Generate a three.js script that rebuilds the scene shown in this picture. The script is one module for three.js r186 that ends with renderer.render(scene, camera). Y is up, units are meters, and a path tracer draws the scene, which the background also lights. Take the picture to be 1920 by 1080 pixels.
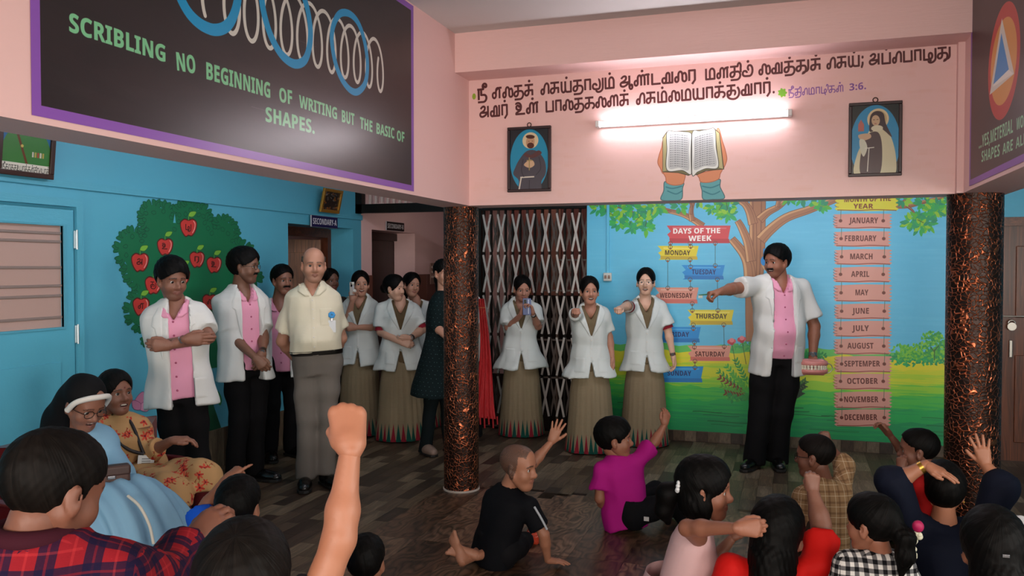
import * as THREE from 'three';
import { mergeGeometries } from 'three/addons/utils/BufferGeometryUtils.js';
import { RoundedBoxGeometry } from 'three/addons/geometries/RoundedBoxGeometry.js';
import { RectAreaLightUniformsLib } from 'three/addons/lights/RectAreaLightUniformsLib.js';

// ---------- camera, sky, large lights, exposure ----------
const scene = new THREE.Scene();
const renderer = new THREE.WebGLRenderer({ antialias: true });
renderer.toneMapping = THREE.LinearToneMapping;
renderer.toneMappingExposure = 1.7;
renderer.shadowMap.enabled = true;
RectAreaLightUniformsLib.init();
const FOCAL = 1580, YAW = 18.4 * Math.PI / 180, PITCH = -1.4 * Math.PI / 180, EYE = 1.55;
const camera = new THREE.PerspectiveCamera(2 * Math.atan(540 / FOCAL) * 180 / Math.PI, 16 / 9, 0.05, 100);
camera.position.set(0, EYE, 0);
camera.rotation.order = 'YXZ';
camera.rotation.set(PITCH, YAW, 0);
scene.add(camera);
scene.background = new THREE.Color(0.75, 0.85, 1.0);
// daylight entering through the two big openings of the wall behind the visitors and through the windows of the right aisle
function daylight(w, h, x, y, z, tx, ty, tz, power, color) {
  const l = new THREE.RectAreaLight(color, power, w, h);
  l.position.set(x, y, z); l.lookAt(tx, ty, tz); l.name = 'daylight'; scene.add(l); return l;
}
daylight(1.7, 1.45, -1.2, 1.625, 3.27, -1.2, 1.5, -5, 9, 0xfff4e6);
daylight(1.7, 1.45, 1.0, 1.625, 3.27, 1.0, 1.5, -5, 9, 0xfff4e6);
daylight(1.6, 1.3, 3.02, 1.55, -1.6, -5, 1.4, -1.6, 7, 0xfff6ea);
daylight(1.6, 1.3, 3.02, 1.55, 0.9, -5, 1.4, 0.9, 7, 0xfff6ea);

// ---------- pixel rays (photograph 1920 x 1080) to points in the room ----------
const V = (x, y, z) => new THREE.Vector3(x, y, z);
const fwd = V(-Math.sin(YAW) * Math.cos(PITCH), Math.sin(PITCH), -Math.cos(YAW) * Math.cos(PITCH));
const rgt = V(Math.cos(YAW), 0, -Math.sin(YAW));
const upv = rgt.clone().cross(fwd);
const ray = (px, py) => fwd.clone().addScaledVector(rgt, (px - 960) / FOCAL).addScaledVector(upv, -(py - 540) / FOCAL);
const at = (px, py, d) => ray(px, py).multiplyScalar(d).add(camera.position);
const onX = (px, py, x) => { const r = ray(px, py); return r.multiplyScalar(x / r.x).add(camera.position); };
const onY = (px, py, y) => { const r = ray(px, py); return r.multiplyScalar((y - EYE) / r.y).add(camera.position); };
const onZ = (px, py, z) => { const r = ray(px, py); return r.multiplyScalar(z / r.z).add(camera.position); };
const depthOf = (p) => p.clone().sub(camera.position).dot(fwd);
// ---------- helpers ----------
let seedState = 12345;
const rnd = () => { seedState = (seedState * 1664525 + 1013904223) >>> 0; return seedState / 4294967296; };
const rr = (a, b) => a + (b - a) * rnd();
const clamp = (x, a, b) => (x < a ? a : x > b ? b : x);
const taken = {};
function numbered(name) { const n = taken[name] = (taken[name] ?? -1) + 1; return n ? name + '_' + String(n).padStart(3, '0') : name; }
function tag(o, label, category, group) { o.userData.label = label; o.userData.category = category; if (group) o.userData.group = group; return o; }
function mesh(name, geo, mat, parent) { const m = new THREE.Mesh(geo, mat); m.name = name; m.castShadow = m.receiveShadow = true; if (parent) parent.add(m); return m; }
function thing(name, label, category, pos, group) {
  const g = new THREE.Group(); g.name = numbered(name); if (pos) g.position.copy(pos); tag(g, label, category, group); scene.add(g); return g;
}
function struct(name, geo, mat, parent) { const m = mesh(name, geo, mat, parent || scene); m.userData.kind = 'structure'; return m; }
function std(color, roughness = 0.7, o = {}) { if (roughness >= 0.69 && !o.metalness) return new THREE.MeshPhysicalMaterial({ color, roughness, specularIntensity: 0.3, ...o }); return new THREE.MeshStandardMaterial({ color, roughness, ...o }); }
function boxAt(x0, x1, y0, y1, z0, z1) { const g = new THREE.BoxGeometry(Math.abs(x1 - x0), Math.abs(y1 - y0), Math.abs(z1 - z0)); g.translate((x0 + x1) / 2, (y0 + y1) / 2, (z0 + z1) / 2); return g; }
function rbox(w, h, d, r = 0.004, x = 0, y = 0, z = 0) { const g = new RoundedBoxGeometry(w, h, d, 2, r); g.translate(x, y, z); return g; }
function tube(points, r, seg = 24, rs = 6, closed = false) { return new THREE.TubeGeometry(new THREE.CatmullRomCurve3(points, closed), seg, r, rs, closed); }
function rod(a, b, r, rs = 8) { return tube([a, a.clone().lerp(b, 0.5), b], r, 2, rs); }
function merge(list) { const gs = list.map((g) => { g = g.index ? g.toNonIndexed() : g; const o = new THREE.BufferGeometry(); o.setAttribute('position', g.attributes.position); o.setAttribute('normal', g.attributes.normal); if (g.attributes.uv) o.setAttribute('uv', g.attributes.uv); return o; }); if (!gs.every((g) => g.attributes.uv)) gs.forEach((g) => g.deleteAttribute('uv')); return mergeGeometries(gs); }
// value noise
function hash2(x, y, s) { let h = Math.imul(x, 374761393) + Math.imul(y, 668265263) + Math.imul(s, 974711); h = Math.imul(h ^ (h >>> 13), 1274126177); return ((h ^ (h >>> 16)) >>> 0) / 4294967296; }
function vnoise(x, y, s = 0, px = 0, py = 0) {
  const ix = Math.floor(x), iy = Math.floor(y), fx = x - ix, fy = y - iy, u = fx * fx * (3 - 2 * fx), v = fy * fy * (3 - 2 * fy);
  const w = (a, p) => (p ? ((a % p) + p) % p : a);
  const a = hash2(w(ix, px), w(iy, py), s), b = hash2(w(ix + 1, px), w(iy, py), s), c = hash2(w(ix, px), w(iy + 1, py), s), d = hash2(w(ix + 1, px), w(iy + 1, py), s);
  return a + (b - a) * u + (c - a) * v + (a - b - c + d) * u * v;
}
function dataTex(w, h, fn, srgb = true) {
  const d = new Uint8Array(w * h * 4);
  for (let y = 0; y < h; y++) for (let x = 0; x < w; x++) { const c = fn(x, y), o = (y * w + x) * 4; d[o] = clamp(c[0], 0, 255); d[o + 1] = clamp(c[1], 0, 255); d[o + 2] = clamp(c[2], 0, 255); d[o + 3] = 255; }
  const t = new THREE.DataTexture(d, w, h); t.magFilter = THREE.LinearFilter; t.minFilter = THREE.LinearMipmapLinearFilter; t.wrapS = t.wrapT = THREE.RepeatWrapping; if (srgb) t.colorSpace = THREE.SRGBColorSpace; t.needsUpdate = true; return t;
}
function canvasTex(w, h, draw, rep = false) {
  const c = document.createElement('canvas'); c.width = w; c.height = h; const x = c.getContext('2d'); draw(x, w, h);
  const t = new THREE.CanvasTexture(c); t.colorSpace = THREE.SRGBColorSpace; t.wrapS = t.wrapT = rep ? THREE.RepeatWrapping : THREE.ClampToEdgeWrapping; return t;
}
const plasterBump = dataTex(256, 256, (x, y) => { const v = 90 * vnoise(x / 8, y / 8, 1, 32, 32) + 60 * vnoise(x / 3, y / 3, 2, 85, 85) + 90 * vnoise(x / 40, y / 40, 3, 6, 6); return [v, v, v]; }, false);
function paint(color, rough = 0.55) { const b = plasterBump.clone(); b.repeat.set(1.3, 1.3); return std(color, rough, { bumpMap: b, bumpScale: 0.0012 }); }
// box with uv in metres
function metric(g, s = 1) {
  g = g.index ? g.toNonIndexed() : g; g.computeVertexNormals(); const p = g.attributes.position, n = g.attributes.normal, uv = new Float32Array(p.count * 2);
  for (let i = 0; i < p.count; i++) {
    const ax = Math.abs(n.getX(i)), ay = Math.abs(n.getY(i)), az = Math.abs(n.getZ(i));
    if (ax > ay && ax > az) { uv[2 * i] = p.getZ(i) * s; uv[2 * i + 1] = p.getY(i) * s; } else if (ay > az) { uv[2 * i] = p.getX(i) * s; uv[2 * i + 1] = p.getZ(i) * s; } else { uv[2 * i] = p.getX(i) * s; uv[2 * i + 1] = p.getY(i) * s; }
  }
  g.setAttribute('uv', new THREE.BufferAttribute(uv, 2)); return g;
}
// flat panel on a wall; corners as points, uv 0..1, facing n
function panel(a, b, c, d) { // a bottom-left, b bottom-right, c top-right, d top-left as seen from the front
  const g = new THREE.BufferGeometry();
  g.setAttribute('position', new THREE.Float32BufferAttribute([...a.toArray(), ...b.toArray(), ...c.toArray(), ...d.toArray()], 3));
  g.setAttribute('uv', new THREE.Float32BufferAttribute([0, 0, 1, 0, 1, 1, 0, 1], 2)); g.setIndex([0, 1, 2, 0, 2, 3]); g.computeVertexNormals(); return g;
}
// drawing on a plane: photograph pixels -> metres on the plane -> canvas pixels
function planeMap(kind, c, u0, u1, v0, v1, W, H) { // u runs left to right as seen from the front
  return (px, py) => { const p = kind === 'z' ? onZ(px, py, c) : onX(px, py, c); const u = kind === 'z' ? p.x : p.z; return [(u - u0) / (u1 - u0) * W, (v1 - p.y) / (v1 - v0) * H]; };
}
function poly(x, pts, M, close = true) { x.beginPath(); pts.forEach((p, i) => { const q = M ? M(p[0], p[1]) : p; i ? x.lineTo(q[0], q[1]) : x.moveTo(q[0], q[1]); }); if (close) x.closePath(); }
function smooth(x, pts, M, close = false) {
  const q = pts.map((p) => (M ? M(p[0], p[1]) : p)), n = q.length; x.beginPath(); x.moveTo(q[0][0], q[0][1]);
  for (let i = 0; i < (close ? n : n - 1); i++) {
    const a = q[close ? (i - 1 + n) % n : Math.max(0, i - 1)], b = q[i], c = q[(i + 1) % n], d = q[close ? (i + 2) % n : Math.min(n - 1, i + 2)];
    x.bezierCurveTo(b[0] + (c[0] - a[0]) / 6, b[1] + (c[1] - a[1]) / 6, c[0] - (d[0] - b[0]) / 6, c[1] - (d[1] - b[1]) / 6, c[0], c[1]);
  }
  if (close) x.closePath();
}
// text stretched into the box whose photograph corners are given: [left, baseline-left y, right, baseline-right y, cap height in photograph pixels]
function word(x, M, s, lx, ly, rx, ry, capL, color, opt = {}) {
  const a = M(lx, ly), b = M(rx, ry), t = M(lx, ly - capL), h = Math.hypot(t[0] - a[0], t[1] - a[1]), len = Math.hypot(b[0] - a[0], b[1] - a[1]);
  x.save(); x.translate(a[0], a[1]); x.rotate(Math.atan2(b[1] - a[1], b[0] - a[0])); x.font = (opt.style || 'bold') + ' 100px ' + (opt.font || 'sans-serif');
  const w = x.measureText(s).width; x.scale(len / w, h / 72); x.fillStyle = color; x.fillText(s, 0, 0); if (opt.stroke) { x.lineWidth = opt.stroke; x.strokeStyle = opt.strokeColor || color; x.lineJoin = 'round'; x.strokeText(s, 0, 0); } x.restore();
}
// ---------- painted lettering and pictures (flat print) ----------
const GL = { // stroke shapes of the letters: [advance, path]; 0 top line, 100 base line
  pa: [92, 'M10,0V95H78V0'], ma: [100, 'M10,0V95H86V40C86,-8 44,-8 44,35V95'], ya: [112, 'M8,0V62C8,108 44,108 44,66V0M44,60C44,95 56,95 66,95H98V0'],
  tta: [88, 'M10,0V95H84'], ra: [74, 'M10,95V5H58V90L34,124'], aa: [72, 'M10,95V5H58V98'],
  ka: [100, 'M2,4H84M42,4V62C42,104 4,104 4,76C4,50 30,52 42,52H66C100,52 98,98 70,98'],
  ca: [96, 'M2,4H86M42,4V62C42,104 4,104 4,76C4,50 30,52 42,52H78V98'],
  tha: [100, 'M2,4H84M42,4V62C42,102 4,104 4,76C4,50 30,50 42,50H66C104,50 100,122 56,122H6'],
  nii: [92, 'M2,5H60M14,5V98M36,5V55H60C92,60 84,116 54,118H6M58,8C30,-50 84,-58 82,-22C80,-2 58,-14 70,-26'],
  e: [102, 'M40,66C40,38 6,38 6,68C6,102 40,102 40,66V34C40,-4 76,-4 76,30V98M42,30C60,0 84,4 98,6'],
  ai: [108, 'M32,72C32,44 4,44 4,74C4,102 32,102 32,72V38C32,-4 66,-4 66,40V72C66,102 100,102 100,72C100,30 92,4 66,36'],
  E: [88, 'M34,74C34,46 6,46 6,76C6,104 34,104 34,74C34,-12 78,-12 78,36V98'],
  la: [102, 'M40,70C40,44 4,44 4,74C4,100 28,98 44,98H62C98,96 98,4 66,4C44,4 44,40 60,46'],
  lu: [108, 'M40,66C40,40 4,40 4,70C4,96 28,94 44,94H56C80,92 76,10 56,10M98,0V80C98,128 34,132 36,98'],
  AA: [118, 'M10,24C34,-14 66,4 48,34C34,56 2,50 4,76C8,106 62,98 78,50M6,58H82M82,0V96C82,130 112,128 108,92C104,72 88,84 90,100'],
  A: [102, 'M10,24C34,-14 66,4 48,34C34,56 2,50 4,76C8,106 62,98 78,50M6,58H86M84,0V100'],
  nna: [142, 'M32,72C32,44 4,44 4,74C4,102 32,102 32,72V38C32,-4 62,-4 62,38V98M62,38C62,-4 92,-4 92,38V98M92,10C110,0 128,6 136,4M122,6V98'],
  na: [112, 'M32,72C32,44 4,44 4,74C4,102 32,102 32,72V38C32,-4 64,-4 64,38V98M64,38C70,0 96,6 108,4M94,6V98'],
  lla: [112, 'M32,72C32,44 4,44 4,74C4,102 32,102 32,72V38C32,-4 64,-4 64,38V98M64,30C68,-6 98,-6 98,30V98'],
  va: [104, 'M36,70C36,44 4,44 4,72C4,104 38,104 38,66V34C38,2 66,-2 66,30V95M18,95H90V0'],
  thi: [104, 'M2,4H74M42,4V62C42,102 4,104 4,76C4,50 30,50 42,50H66C104,50 100,122 56,122H6M70,6C70,-40 104,-30 96,20V60'],
  thu: [120, 'M2,4H80M42,4V62C42,102 4,104 4,76C4,50 30,50 42,50H66C100,50 90,124 50,118M106,0V70C106,112 70,100 60,112'],
  zhu: [120, 'M10,0V95H56C90,95 88,34 62,40C44,46 50,95 74,112M110,0V84C110,130 44,134 50,106'],
  zhi: [112, 'M10,0V95H56C90,95 88,34 62,40C44,46 52,95 70,124M84,4C84,-40 114,-30 106,20V60'],
  U: [92, 'M34,40C34,12 8,12 8,38C8,66 50,64 50,34C50,-14 2,-8 6,10M48,44C48,80 4,70 6,96H86'],
  ku: [124, 'M2,4H80M42,4V56C42,94 8,96 8,70C8,46 30,48 42,48H66C84,48 82,84 66,84M96,20C130,60 110,124 60,122C20,120 0,96 16,70'],
  semi: [30, 'M14,18V26M14,70V82L6,108'], stop: [30, 'M12,90V94'],
};
function tamil(x, M, s, lx, ly, rx, ry, capL, color, weight = 15) {
  const keys = s.split(' ').map((k) => (k.endsWith('.') ? [k.slice(0, -1), 1] : [k, 0])), total = keys.reduce((t, [k]) => t + GL[k][0], 0) + keys.length * 6;
  const a = M(lx, ly), b = M(rx, ry), t = M(lx, ly - capL), h = Math.hypot(t[0] - a[0], t[1] - a[1]), len = Math.hypot(b[0] - a[0], b[1] - a[1]);
  x.save(); x.translate(a[0], a[1]); x.rotate(Math.atan2(b[1] - a[1], b[0] - a[0])); x.scale(len / total, h / 100); x.translate(0, -100); x.strokeStyle = color; x.fillStyle = color; x.lineWidth = weight; x.lineCap = 'butt'; x.lineJoin = 'round';
  for (const [k, dot] of keys) { const [w, d] = GL[k]; x.lineCap = k === 'stop' || k === 'semi' ? 'round' : 'butt'; x.stroke(new Path2D(d)); if (dot) { x.beginPath(); x.arc(w * 0.5, -30, 12, 0, 7); x.fill(); } x.translate(w + 6, 0); }
  x.restore();
}
function leaf(x, M, px, py, ang, len, wid, color, edge) { // ang in photograph degrees, 0 = right, 90 = down
  const c = Math.cos(ang * Math.PI / 180), s = Math.sin(ang * Math.PI / 180), P = (a, b) => [px + c * a - s * b, py + s * a + c * b];
  smooth(x, [P(0, 0), P(len * 0.35, -wid), P(len * 0.75, -wid * 0.7), P(len, 0), P(len * 0.75, wid * 0.7), P(len * 0.35, wid)], M, true); x.fillStyle = color; x.fill(); if (edge) { x.strokeStyle = edge; x.lineWidth = 2.2; x.stroke(); }
}
function speckle(x, W, H, n, cols, w0, w1, h0, h1) { for (let i = 0; i < n; i++) { x.fillStyle = cols[i % cols.length]; x.fillRect(rnd() * W, rnd() * H, rr(w0, w1), rr(h0, h1)); } }
function plankSign(x, M, x0, y0, x1, y1, fill, dark, teeth = true) {
  const pts = [], n = 5; pts.push([x0 + 3, y0 + 2], [(x0 + x1) / 2, y0], [x1 - 2, y0 + 1]);
  for (let i = 1; i < n * 2; i++) pts.push([x1 - (i % 2 ? -1 : 5), y0 + (y1 - y0) * i / (n * 2)]);
  pts.push([x1 - 3, y1], [(x0 + x1) / 2, y1 + 1], [x0 + 4, y1]);
  for (let i = 1; i < n * 2; i++) pts.push([x0 + (i % 2 ? -1 : 4), y1 - (y1 - y0) * i / (n * 2)]);
  poly(x, pts, M); x.fillStyle = fill; x.fill();
  smooth(x, [[x0 + 4, y1 - 1.5], [x0 + (x1 - x0) * 0.35, y1 - 0.5], [x0 + (x1 - x0) * 0.65, y1 - 2], [x1 - 3, y1 - 0.5]], M); x.strokeStyle = dark; x.lineWidth = 4.5; x.stroke();
  if (teeth) for (let i = 0; i < 4; i++) { const y = y0 + 5 + i * (y1 - y0 - 8) / 4; smooth(x, [[x0 - 1, y], [x0 + 3, y + 3], [x0 + 7, y + 3.5]], M); x.lineWidth = 2.6; x.stroke(); }
}
function brushSign(x, M, x0, y0, x1, y1, fill, band, lite) { // sign board with ragged paint strokes at both ends
  const L = [], n = 6; for (let i = 0; i <= n; i++) L.push([x0 + ((i * 37) % 11) - 3, y0 + (y1 - y0) * i / n]);
  const R = []; for (let i = 0; i <= n; i++) R.push([x1 + ((i * 53) % 13) - 7, y1 - (y1 - y0) * i / n]);
  poly(x, [...L, ...R], M); x.fillStyle = fill; x.fill();
  poly(x, [[x0 + 2, y1 - (y1 - y0) * 0.28], [x1 - 4, y1 - (y1 - y0) * 0.25], [x1 - 3, y1], [x0 + 3, y1 - 1]], M); x.fillStyle = band; x.fill();
  poly(x, [[x0 + 8, y0 + 3], [x1 - 8, y0 + 4], [x1 - 10, y0 + 6], [x0 + 8, y0 + 5.5]], M); x.fillStyle = lite; x.fill();
}
function hook(x, M, px, py) { const a = M(px, py); x.strokeStyle = '#57503f'; x.lineWidth = 3; x.beginPath(); x.arc(a[0], a[1], 11, 2, 7.4); x.stroke(); x.fillStyle = '#8c4a2a'; x.beginPath(); x.arc(a[0], a[1] + 9, 6, 0, 7); x.fill(); }
function line(x, M, a, b, w, c) { const p = M(...a), q = M(...b); x.strokeStyle = c; x.lineWidth = w; x.beginPath(); x.moveTo(...p); x.lineTo(...q); x.stroke(); }

// --- garden mural on the far wall
const MZ = -7.6, MU = [-1.8, 1.36], MVv = [0.095, 2.28];
const muralTex = canvasTex(2048, 1416, (x, W, H) => {
  const M = planeMap('z', MZ, MU[0], MU[1], MVv[0], MVv[1], W, H), yy = (m) => (MVv[1] - m) / (MVv[1] - MVv[0]) * H;
  x.fillStyle = '#5fbfe2'; x.fillRect(0, 0, W, H);
  speckle(x, W, H, 900, ['rgba(110,205,235,0.10)', 'rgba(80,180,215,0.10)', 'rgba(130,215,240,0.08)'], 60, 260, 6, 20);
  // far meadow in bands of brushed colour
  const bands = [[0.86, 0.74, '#5fc05a'], [0.80, 0.66, '#ddd62a'], [0.70, 0.56, '#cbd62a'], [0.58, 0.46, '#96d032'], [0.50, 0.36, '#4cc04a'], [0.38, 0.24, '#22b058'], [0.27, 0.05, '#16985a']];
  for (const [t, b, c] of bands) { x.fillStyle = c; x.beginPath(); x.moveTo(0, yy(t)); for (let i = 0; i <= 60; i++) x.lineTo(W * i / 60, yy(t) + 7 * Math.sin(i * 1.3) + 5 * Math.sin(i * 0.41)); x.lineTo(W, yy(b) + 30); x.lineTo(0, yy(b) + 30); x.fill(); }
  for (let i = 0; i < 420; i++) { const m = rr(0.1, 0.76), k = bands.findIndex(([t]) => t < m) ; const c = bands[clamp((k < 0 ? 6 : k) - (rnd() < 0.5 ? 1 : 0), 1, 6)][2]; x.globalAlpha = 0.5; x.fillStyle = c; x.beginPath(); x.ellipse(rnd() * W, yy(m), rr(40, 170), rr(2, 7), 0, 0, 7); x.fill(); }
  x.globalAlpha = 1;
  x.strokeStyle = '#0d6a3a'; for (let i = 0; i < 22; i++) { x.lineWidth = rr(2, 5); const y = yy(rr(0.14, 0.36)), X = rnd() * W; x.beginPath(); x.moveTo(X, y); x.bezierCurveTo(X + 60, y - 6, X + 140, y + 7, X + rr(160, 300), y); x.stroke(); }
  // bushes at the horizon
  const bush = (cx, cy, r, n, cols) => { for (let i = 0; i < n; i++) { const a = rnd() * 6.28, d = Math.sqrt(rnd()) * r; leaf(x, M, cx + Math.cos(a) * d * 1.3, cy + Math.sin(a) * d * 0.75, rnd() * 360, rr(4, 8), rr(1.5, 2.6), cols[Math.floor(rnd() * cols.length)]); } };
  for (let i = 0; i < 9; i++) bush(1676 + i * 14, 674, 13, 26, ['#22a060', '#1d9155', '#2cae5a']);
  for (const [cx, cy] of [[1690, 658], [1714, 654], [1700, 664], [1716, 664]]) bush(cx, cy, 13, 40, ['#5bb83a', '#7cc63a', '#3aa548']);
  for (const [cx, cy, r] of [[1748, 634, 14], [1742, 654, 16], [1764, 640, 14], [1770, 660, 16], [1752, 664, 14]]) bush(cx, cy, r, 55, ['#5bb83a', '#86cc3c', '#35a04a', '#2a9850']);
  for (const q of [[[1752, 676], [1752, 655]], [[1752, 660], [1744, 650]], [[1752, 658], [1760, 648]]]) line(x, M, q[0], q[1], 4, '#3a5a30');
  for (let i = 0; i < 5; i++) bush(1503 + i * 9, 668, 7, 16, ['#2a9c50', '#1f8d4a']);
  for (let i = 0; i < 6; i++) bush(1370 + i * 8, 650, 6, 12, ['#3aa85a', '#58b65a']);
  // big tree
  const br = '#a8734f', brD = '#7d4f38', brL = '#d0a070';
  const branch = (pts, w0, w1, light = true) => { const q = pts.map((p) => M(...p)), n = 24, P = []; for (let i = 0; i <= n; i++) { const f = i / n * (q.length - 1), k = Math.min(q.length - 2, Math.floor(f)), t = f - k; const a = q[Math.max(0, k - 1)], b = q[k], c = q[k + 1], d = q[Math.min(q.length - 1, k + 2)]; const cr = (j) => 0.5 * (2 * b[j] + (c[j] - a[j]) * t + (2 * a[j] - 5 * b[j] + 4 * c[j] - d[j]) * t * t + (3 * b[j] - a[j] - 3 * c[j] + d[j]) * t * t * t); P.push([cr(0), cr(1)]); }
    const side = (o, s) => P.map((p, i) => { const a = P[Math.max(0, i - 1)], b = P[Math.min(n, i + 1)], l = Math.hypot(b[0] - a[0], b[1] - a[1]) || 1, w = (w0 + (w1 - w0) * i / n) * o; return [p[0] - (b[1] - a[1]) / l * w * s, p[1] + (b[0] - a[0]) / l * w * s]; });
    poly(x, [...side(1, 1), ...side(1, -1).reverse()]); x.fillStyle = br; x.fill(); x.strokeStyle = brD; x.lineWidth = 3; x.stroke();
    if (light) { poly(x, [...side(0.9, -1), ...side(0.45, -1).reverse()]); x.fillStyle = brL; x.fill(); }
    poly(x, side(0.5, 1), null, false); x.strokeStyle = brD; x.lineWidth = 2.5; x.stroke(); };
  branch([[1414, 640], [1413, 560], [1418, 490], [1420, 430], [1421, 360]], 44, 42, false);
  for (const p of [[[1412, 560], [1411, 490], [1413, 430], [1411, 362]], [[1424, 540], [1426, 460], [1428, 366]], [[1418, 520], [1419, 470], [1418, 410]]]) { smooth(x, p, M); x.strokeStyle = brD; x.lineWidth = 4; x.stroke(); } smooth(x, [[1406, 540], [1408, 480], [1408, 430], [1407, 362]], M); x.strokeStyle = brL; x.lineWidth = 8; x.stroke();
  branch([[1407, 540], [1404, 500], [1394, 475], [1372, 448]], 34, 20); branch([[1408, 490], [1402, 455], [1391, 428], [1383, 414]], 26, 16); branch([[1412, 420], [1406, 398], [1396, 382], [1378, 372]], 26, 14);
  branch([[1426, 450], [1445, 430], [1475, 408], [1520, 392], [1570, 372]], 30, 17); branch([[1424, 412], [1440, 398], [1462, 386], [1484, 366]], 24, 10); branch([[1458, 388], [1460, 372], [1456, 362]], 12, 7);
  branch([[1318, 424], [1300, 412], [1280, 402], [1256, 396], [1240, 392]], 18, 10); branch([[1298, 414], [1296, 395], [1302, 372]], 16, 8); branch([[1296, 402], [1296, 384], [1288, 374]], 7, 4, false);
  branch([[1258, 396], [1225, 399], [1190, 403], [1160, 404]], 6, 2, false); branch([[1200, 402], [1176, 394], [1150, 386]], 4, 2, false);
  branch([[1680, 386], [1700, 386], [1720, 382], [1750, 374], [1790, 366]], 14, 6); branch([[1700, 386], [1710, 394], [1716, 402]], 6, 3, false); branch([[1690, 380], [1705, 370], [1720, 366]], 5, 3, false);
  x.fillStyle = '#6b3c22'; let kq = M(1440, 492); x.beginPath(); x.ellipse(kq[0], kq[1], 30, 44, 0, 0, 7); x.fill(); x.strokeStyle = brL; x.lineWidth = 10; x.stroke();
  x.fillStyle = '#1f8fd6'; kq = M(1433, 489); x.beginPath(); x.ellipse(kq[0], kq[1], 19, 27, 0.1, 0, 7); x.fill(); poly(x, [[1431, 466], [1436, 466], [1436, 490], [1431, 490]], M); x.fill();
  const g1 = ['#1f9a63', '#27a85a', '#58b832', '#8fc92f', '#189066', '#2fb04c'];
  const cluster = (cx, cy, r, n, len = 15) => { for (let i = 0; i < n; i++) { const a = i / n * 360 + rr(-18, 18), k = rnd(); leaf(x, M, cx + Math.cos(a / 57.3) * r * k, cy + Math.sin(a / 57.3) * r * 0.6 * k, a, rr(len * 0.7, len * 1.1), rr(2.8, 4.2), g1[Math.floor(rnd() * 6)]); } };
  for (const [cx, cy, r, n] of [[1124, 390, 9, 13], [1140, 394, 9, 14], [1165, 394, 14, 18], [1190, 390, 16, 20], [1215, 388, 14, 16], [1180, 414, 14, 20], [1210, 412, 14, 20], [1232, 388, 10, 14], [1162, 418, 9, 14], [1186, 428, 4, 7], [1213, 428, 6, 9], [1275, 386, 10, 12], [1310, 378, 4, 6], [1340, 386, 14, 20], [1356, 398, 10, 16], [1368, 384, 10, 14], [1366, 402, 6, 8], [1480, 372, 6, 8], [1502, 374, 8, 9], [1532, 376, 11, 14], [1540, 386, 8, 10], [1692, 372, 10, 14], [1735, 380, 12, 18], [1760, 388, 15, 22], [1752, 396, 14, 18], [1780, 378, 12, 16], [1722, 410, 14, 24], [1712, 418, 14, 22], [1738, 418, 14, 22], [1726, 424, 12, 14]]) cluster(cx, cy, r, n);
  for (const [a, b] of [[[1150, 404], [1135, 395]], [[1190, 416], [1202, 404]], [[1210, 424], [1213, 412]], [[1364, 394], [1362, 380]], [[1348, 394], [1354, 384]], [[1720, 412], [1732, 418]], [[1180, 422], [1184, 414]]]) line(x, M, a, b, 3, '#3f4a24');
  // week signs
  brushSign(x, M, 1253, 423, 1371, 456, '#d0454b', '#b8343f', '#dd7076');
  word(x, M, 'DAYS OF THE', 1261, 438, 1351, 437, 9.5, '#f6eee8', { style: '', stroke: 2 }); word(x, M, 'WEEK', 1291, 452, 1334, 451.5, 10, '#f6eee8', { style: '', stroke: 2 });
  const days = [['MONDAY', 1236, 461, 1311, 487, '#e0cf31', '#c2a82a', '#ece06a', 1246, 478, 1294, '#4a3512'], ['TUESDAY', 1281, 497, 1360, 524, '#1a8fd6', '#1478c0', '#4fb0e6', 1297, 514, 1342, '#14306a'], ['WEDNESDAY', 1231, 539, 1311, 569, '#e09a86', '#cf6f63', '#edb8a6', 1237, 558, 1298, '#5a1c14'], ['THURSDAY', 1292, 581, 1377, 609, '#e0cf31', '#c2a82a', '#ece06a', 1304, 597, 1363, '#3d2c14'], ['FRIDAY', 1236, 613, 1315, 642, '#1a8fd6', '#1478c0', '#4fb0e6', 1252, 631, 1292, '#14306a'], ['SATURDAY', 1292, 648, 1372, 677, '#e09a86', '#cf6f63', '#edb8a6', 1303, 668, 1359, '#5a1c14'], ['SUNDAY', 1236, 687, 1320, 717, '#1a8fd6', '#1478c0', '#4fb0e6', 1251, 704, 1296, '#14306a']];
  for (const [s, x0, y0, x1, y1, c1, c2, c3, lx, ly, rx, tc] of days) { brushSign(x, M, x0, y0, x1, y1, c1, c2, c3); word(x, M, s, lx, ly, rx, ly + 0.6, 9, tc, { stroke: 2 }); }
  for (const [a, b] of [[[1252, 487], [1252, 540]], [[1294, 456], [1295, 462]], [[1294, 487], [1295, 500]], [[1341, 456], [1341, 498]], [[1294, 524], [1295, 541]], [[1345, 524], [1346, 582]], [[1298, 569], [1298, 582]], [[1300, 609], [1300, 616]], [[1357, 609], [1358, 650]], [[1302, 642], [1302, 651]], [[1303, 677], [1303, 689]], [[1257, 456], [1257, 463]]]) { line(x, M, a, b, 3, '#2f5f6a'); hook(x, M, ...a); hook(x, M, ...b); }
  // month boards
  plankSign(x, M, 1566, 358, 1684, 395, '#ddd531', '#8c4a1c'); word(x, M, 'MONTH OF THE', 1582, 379, 1671, 376.5, 9.5, '#7a3112', { style: '', stroke: 1.5 }); word(x, M, 'YEAR', 1600, 391, 1637, 391, 9, '#7a3112', { style: '', stroke: 1.5 });
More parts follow.
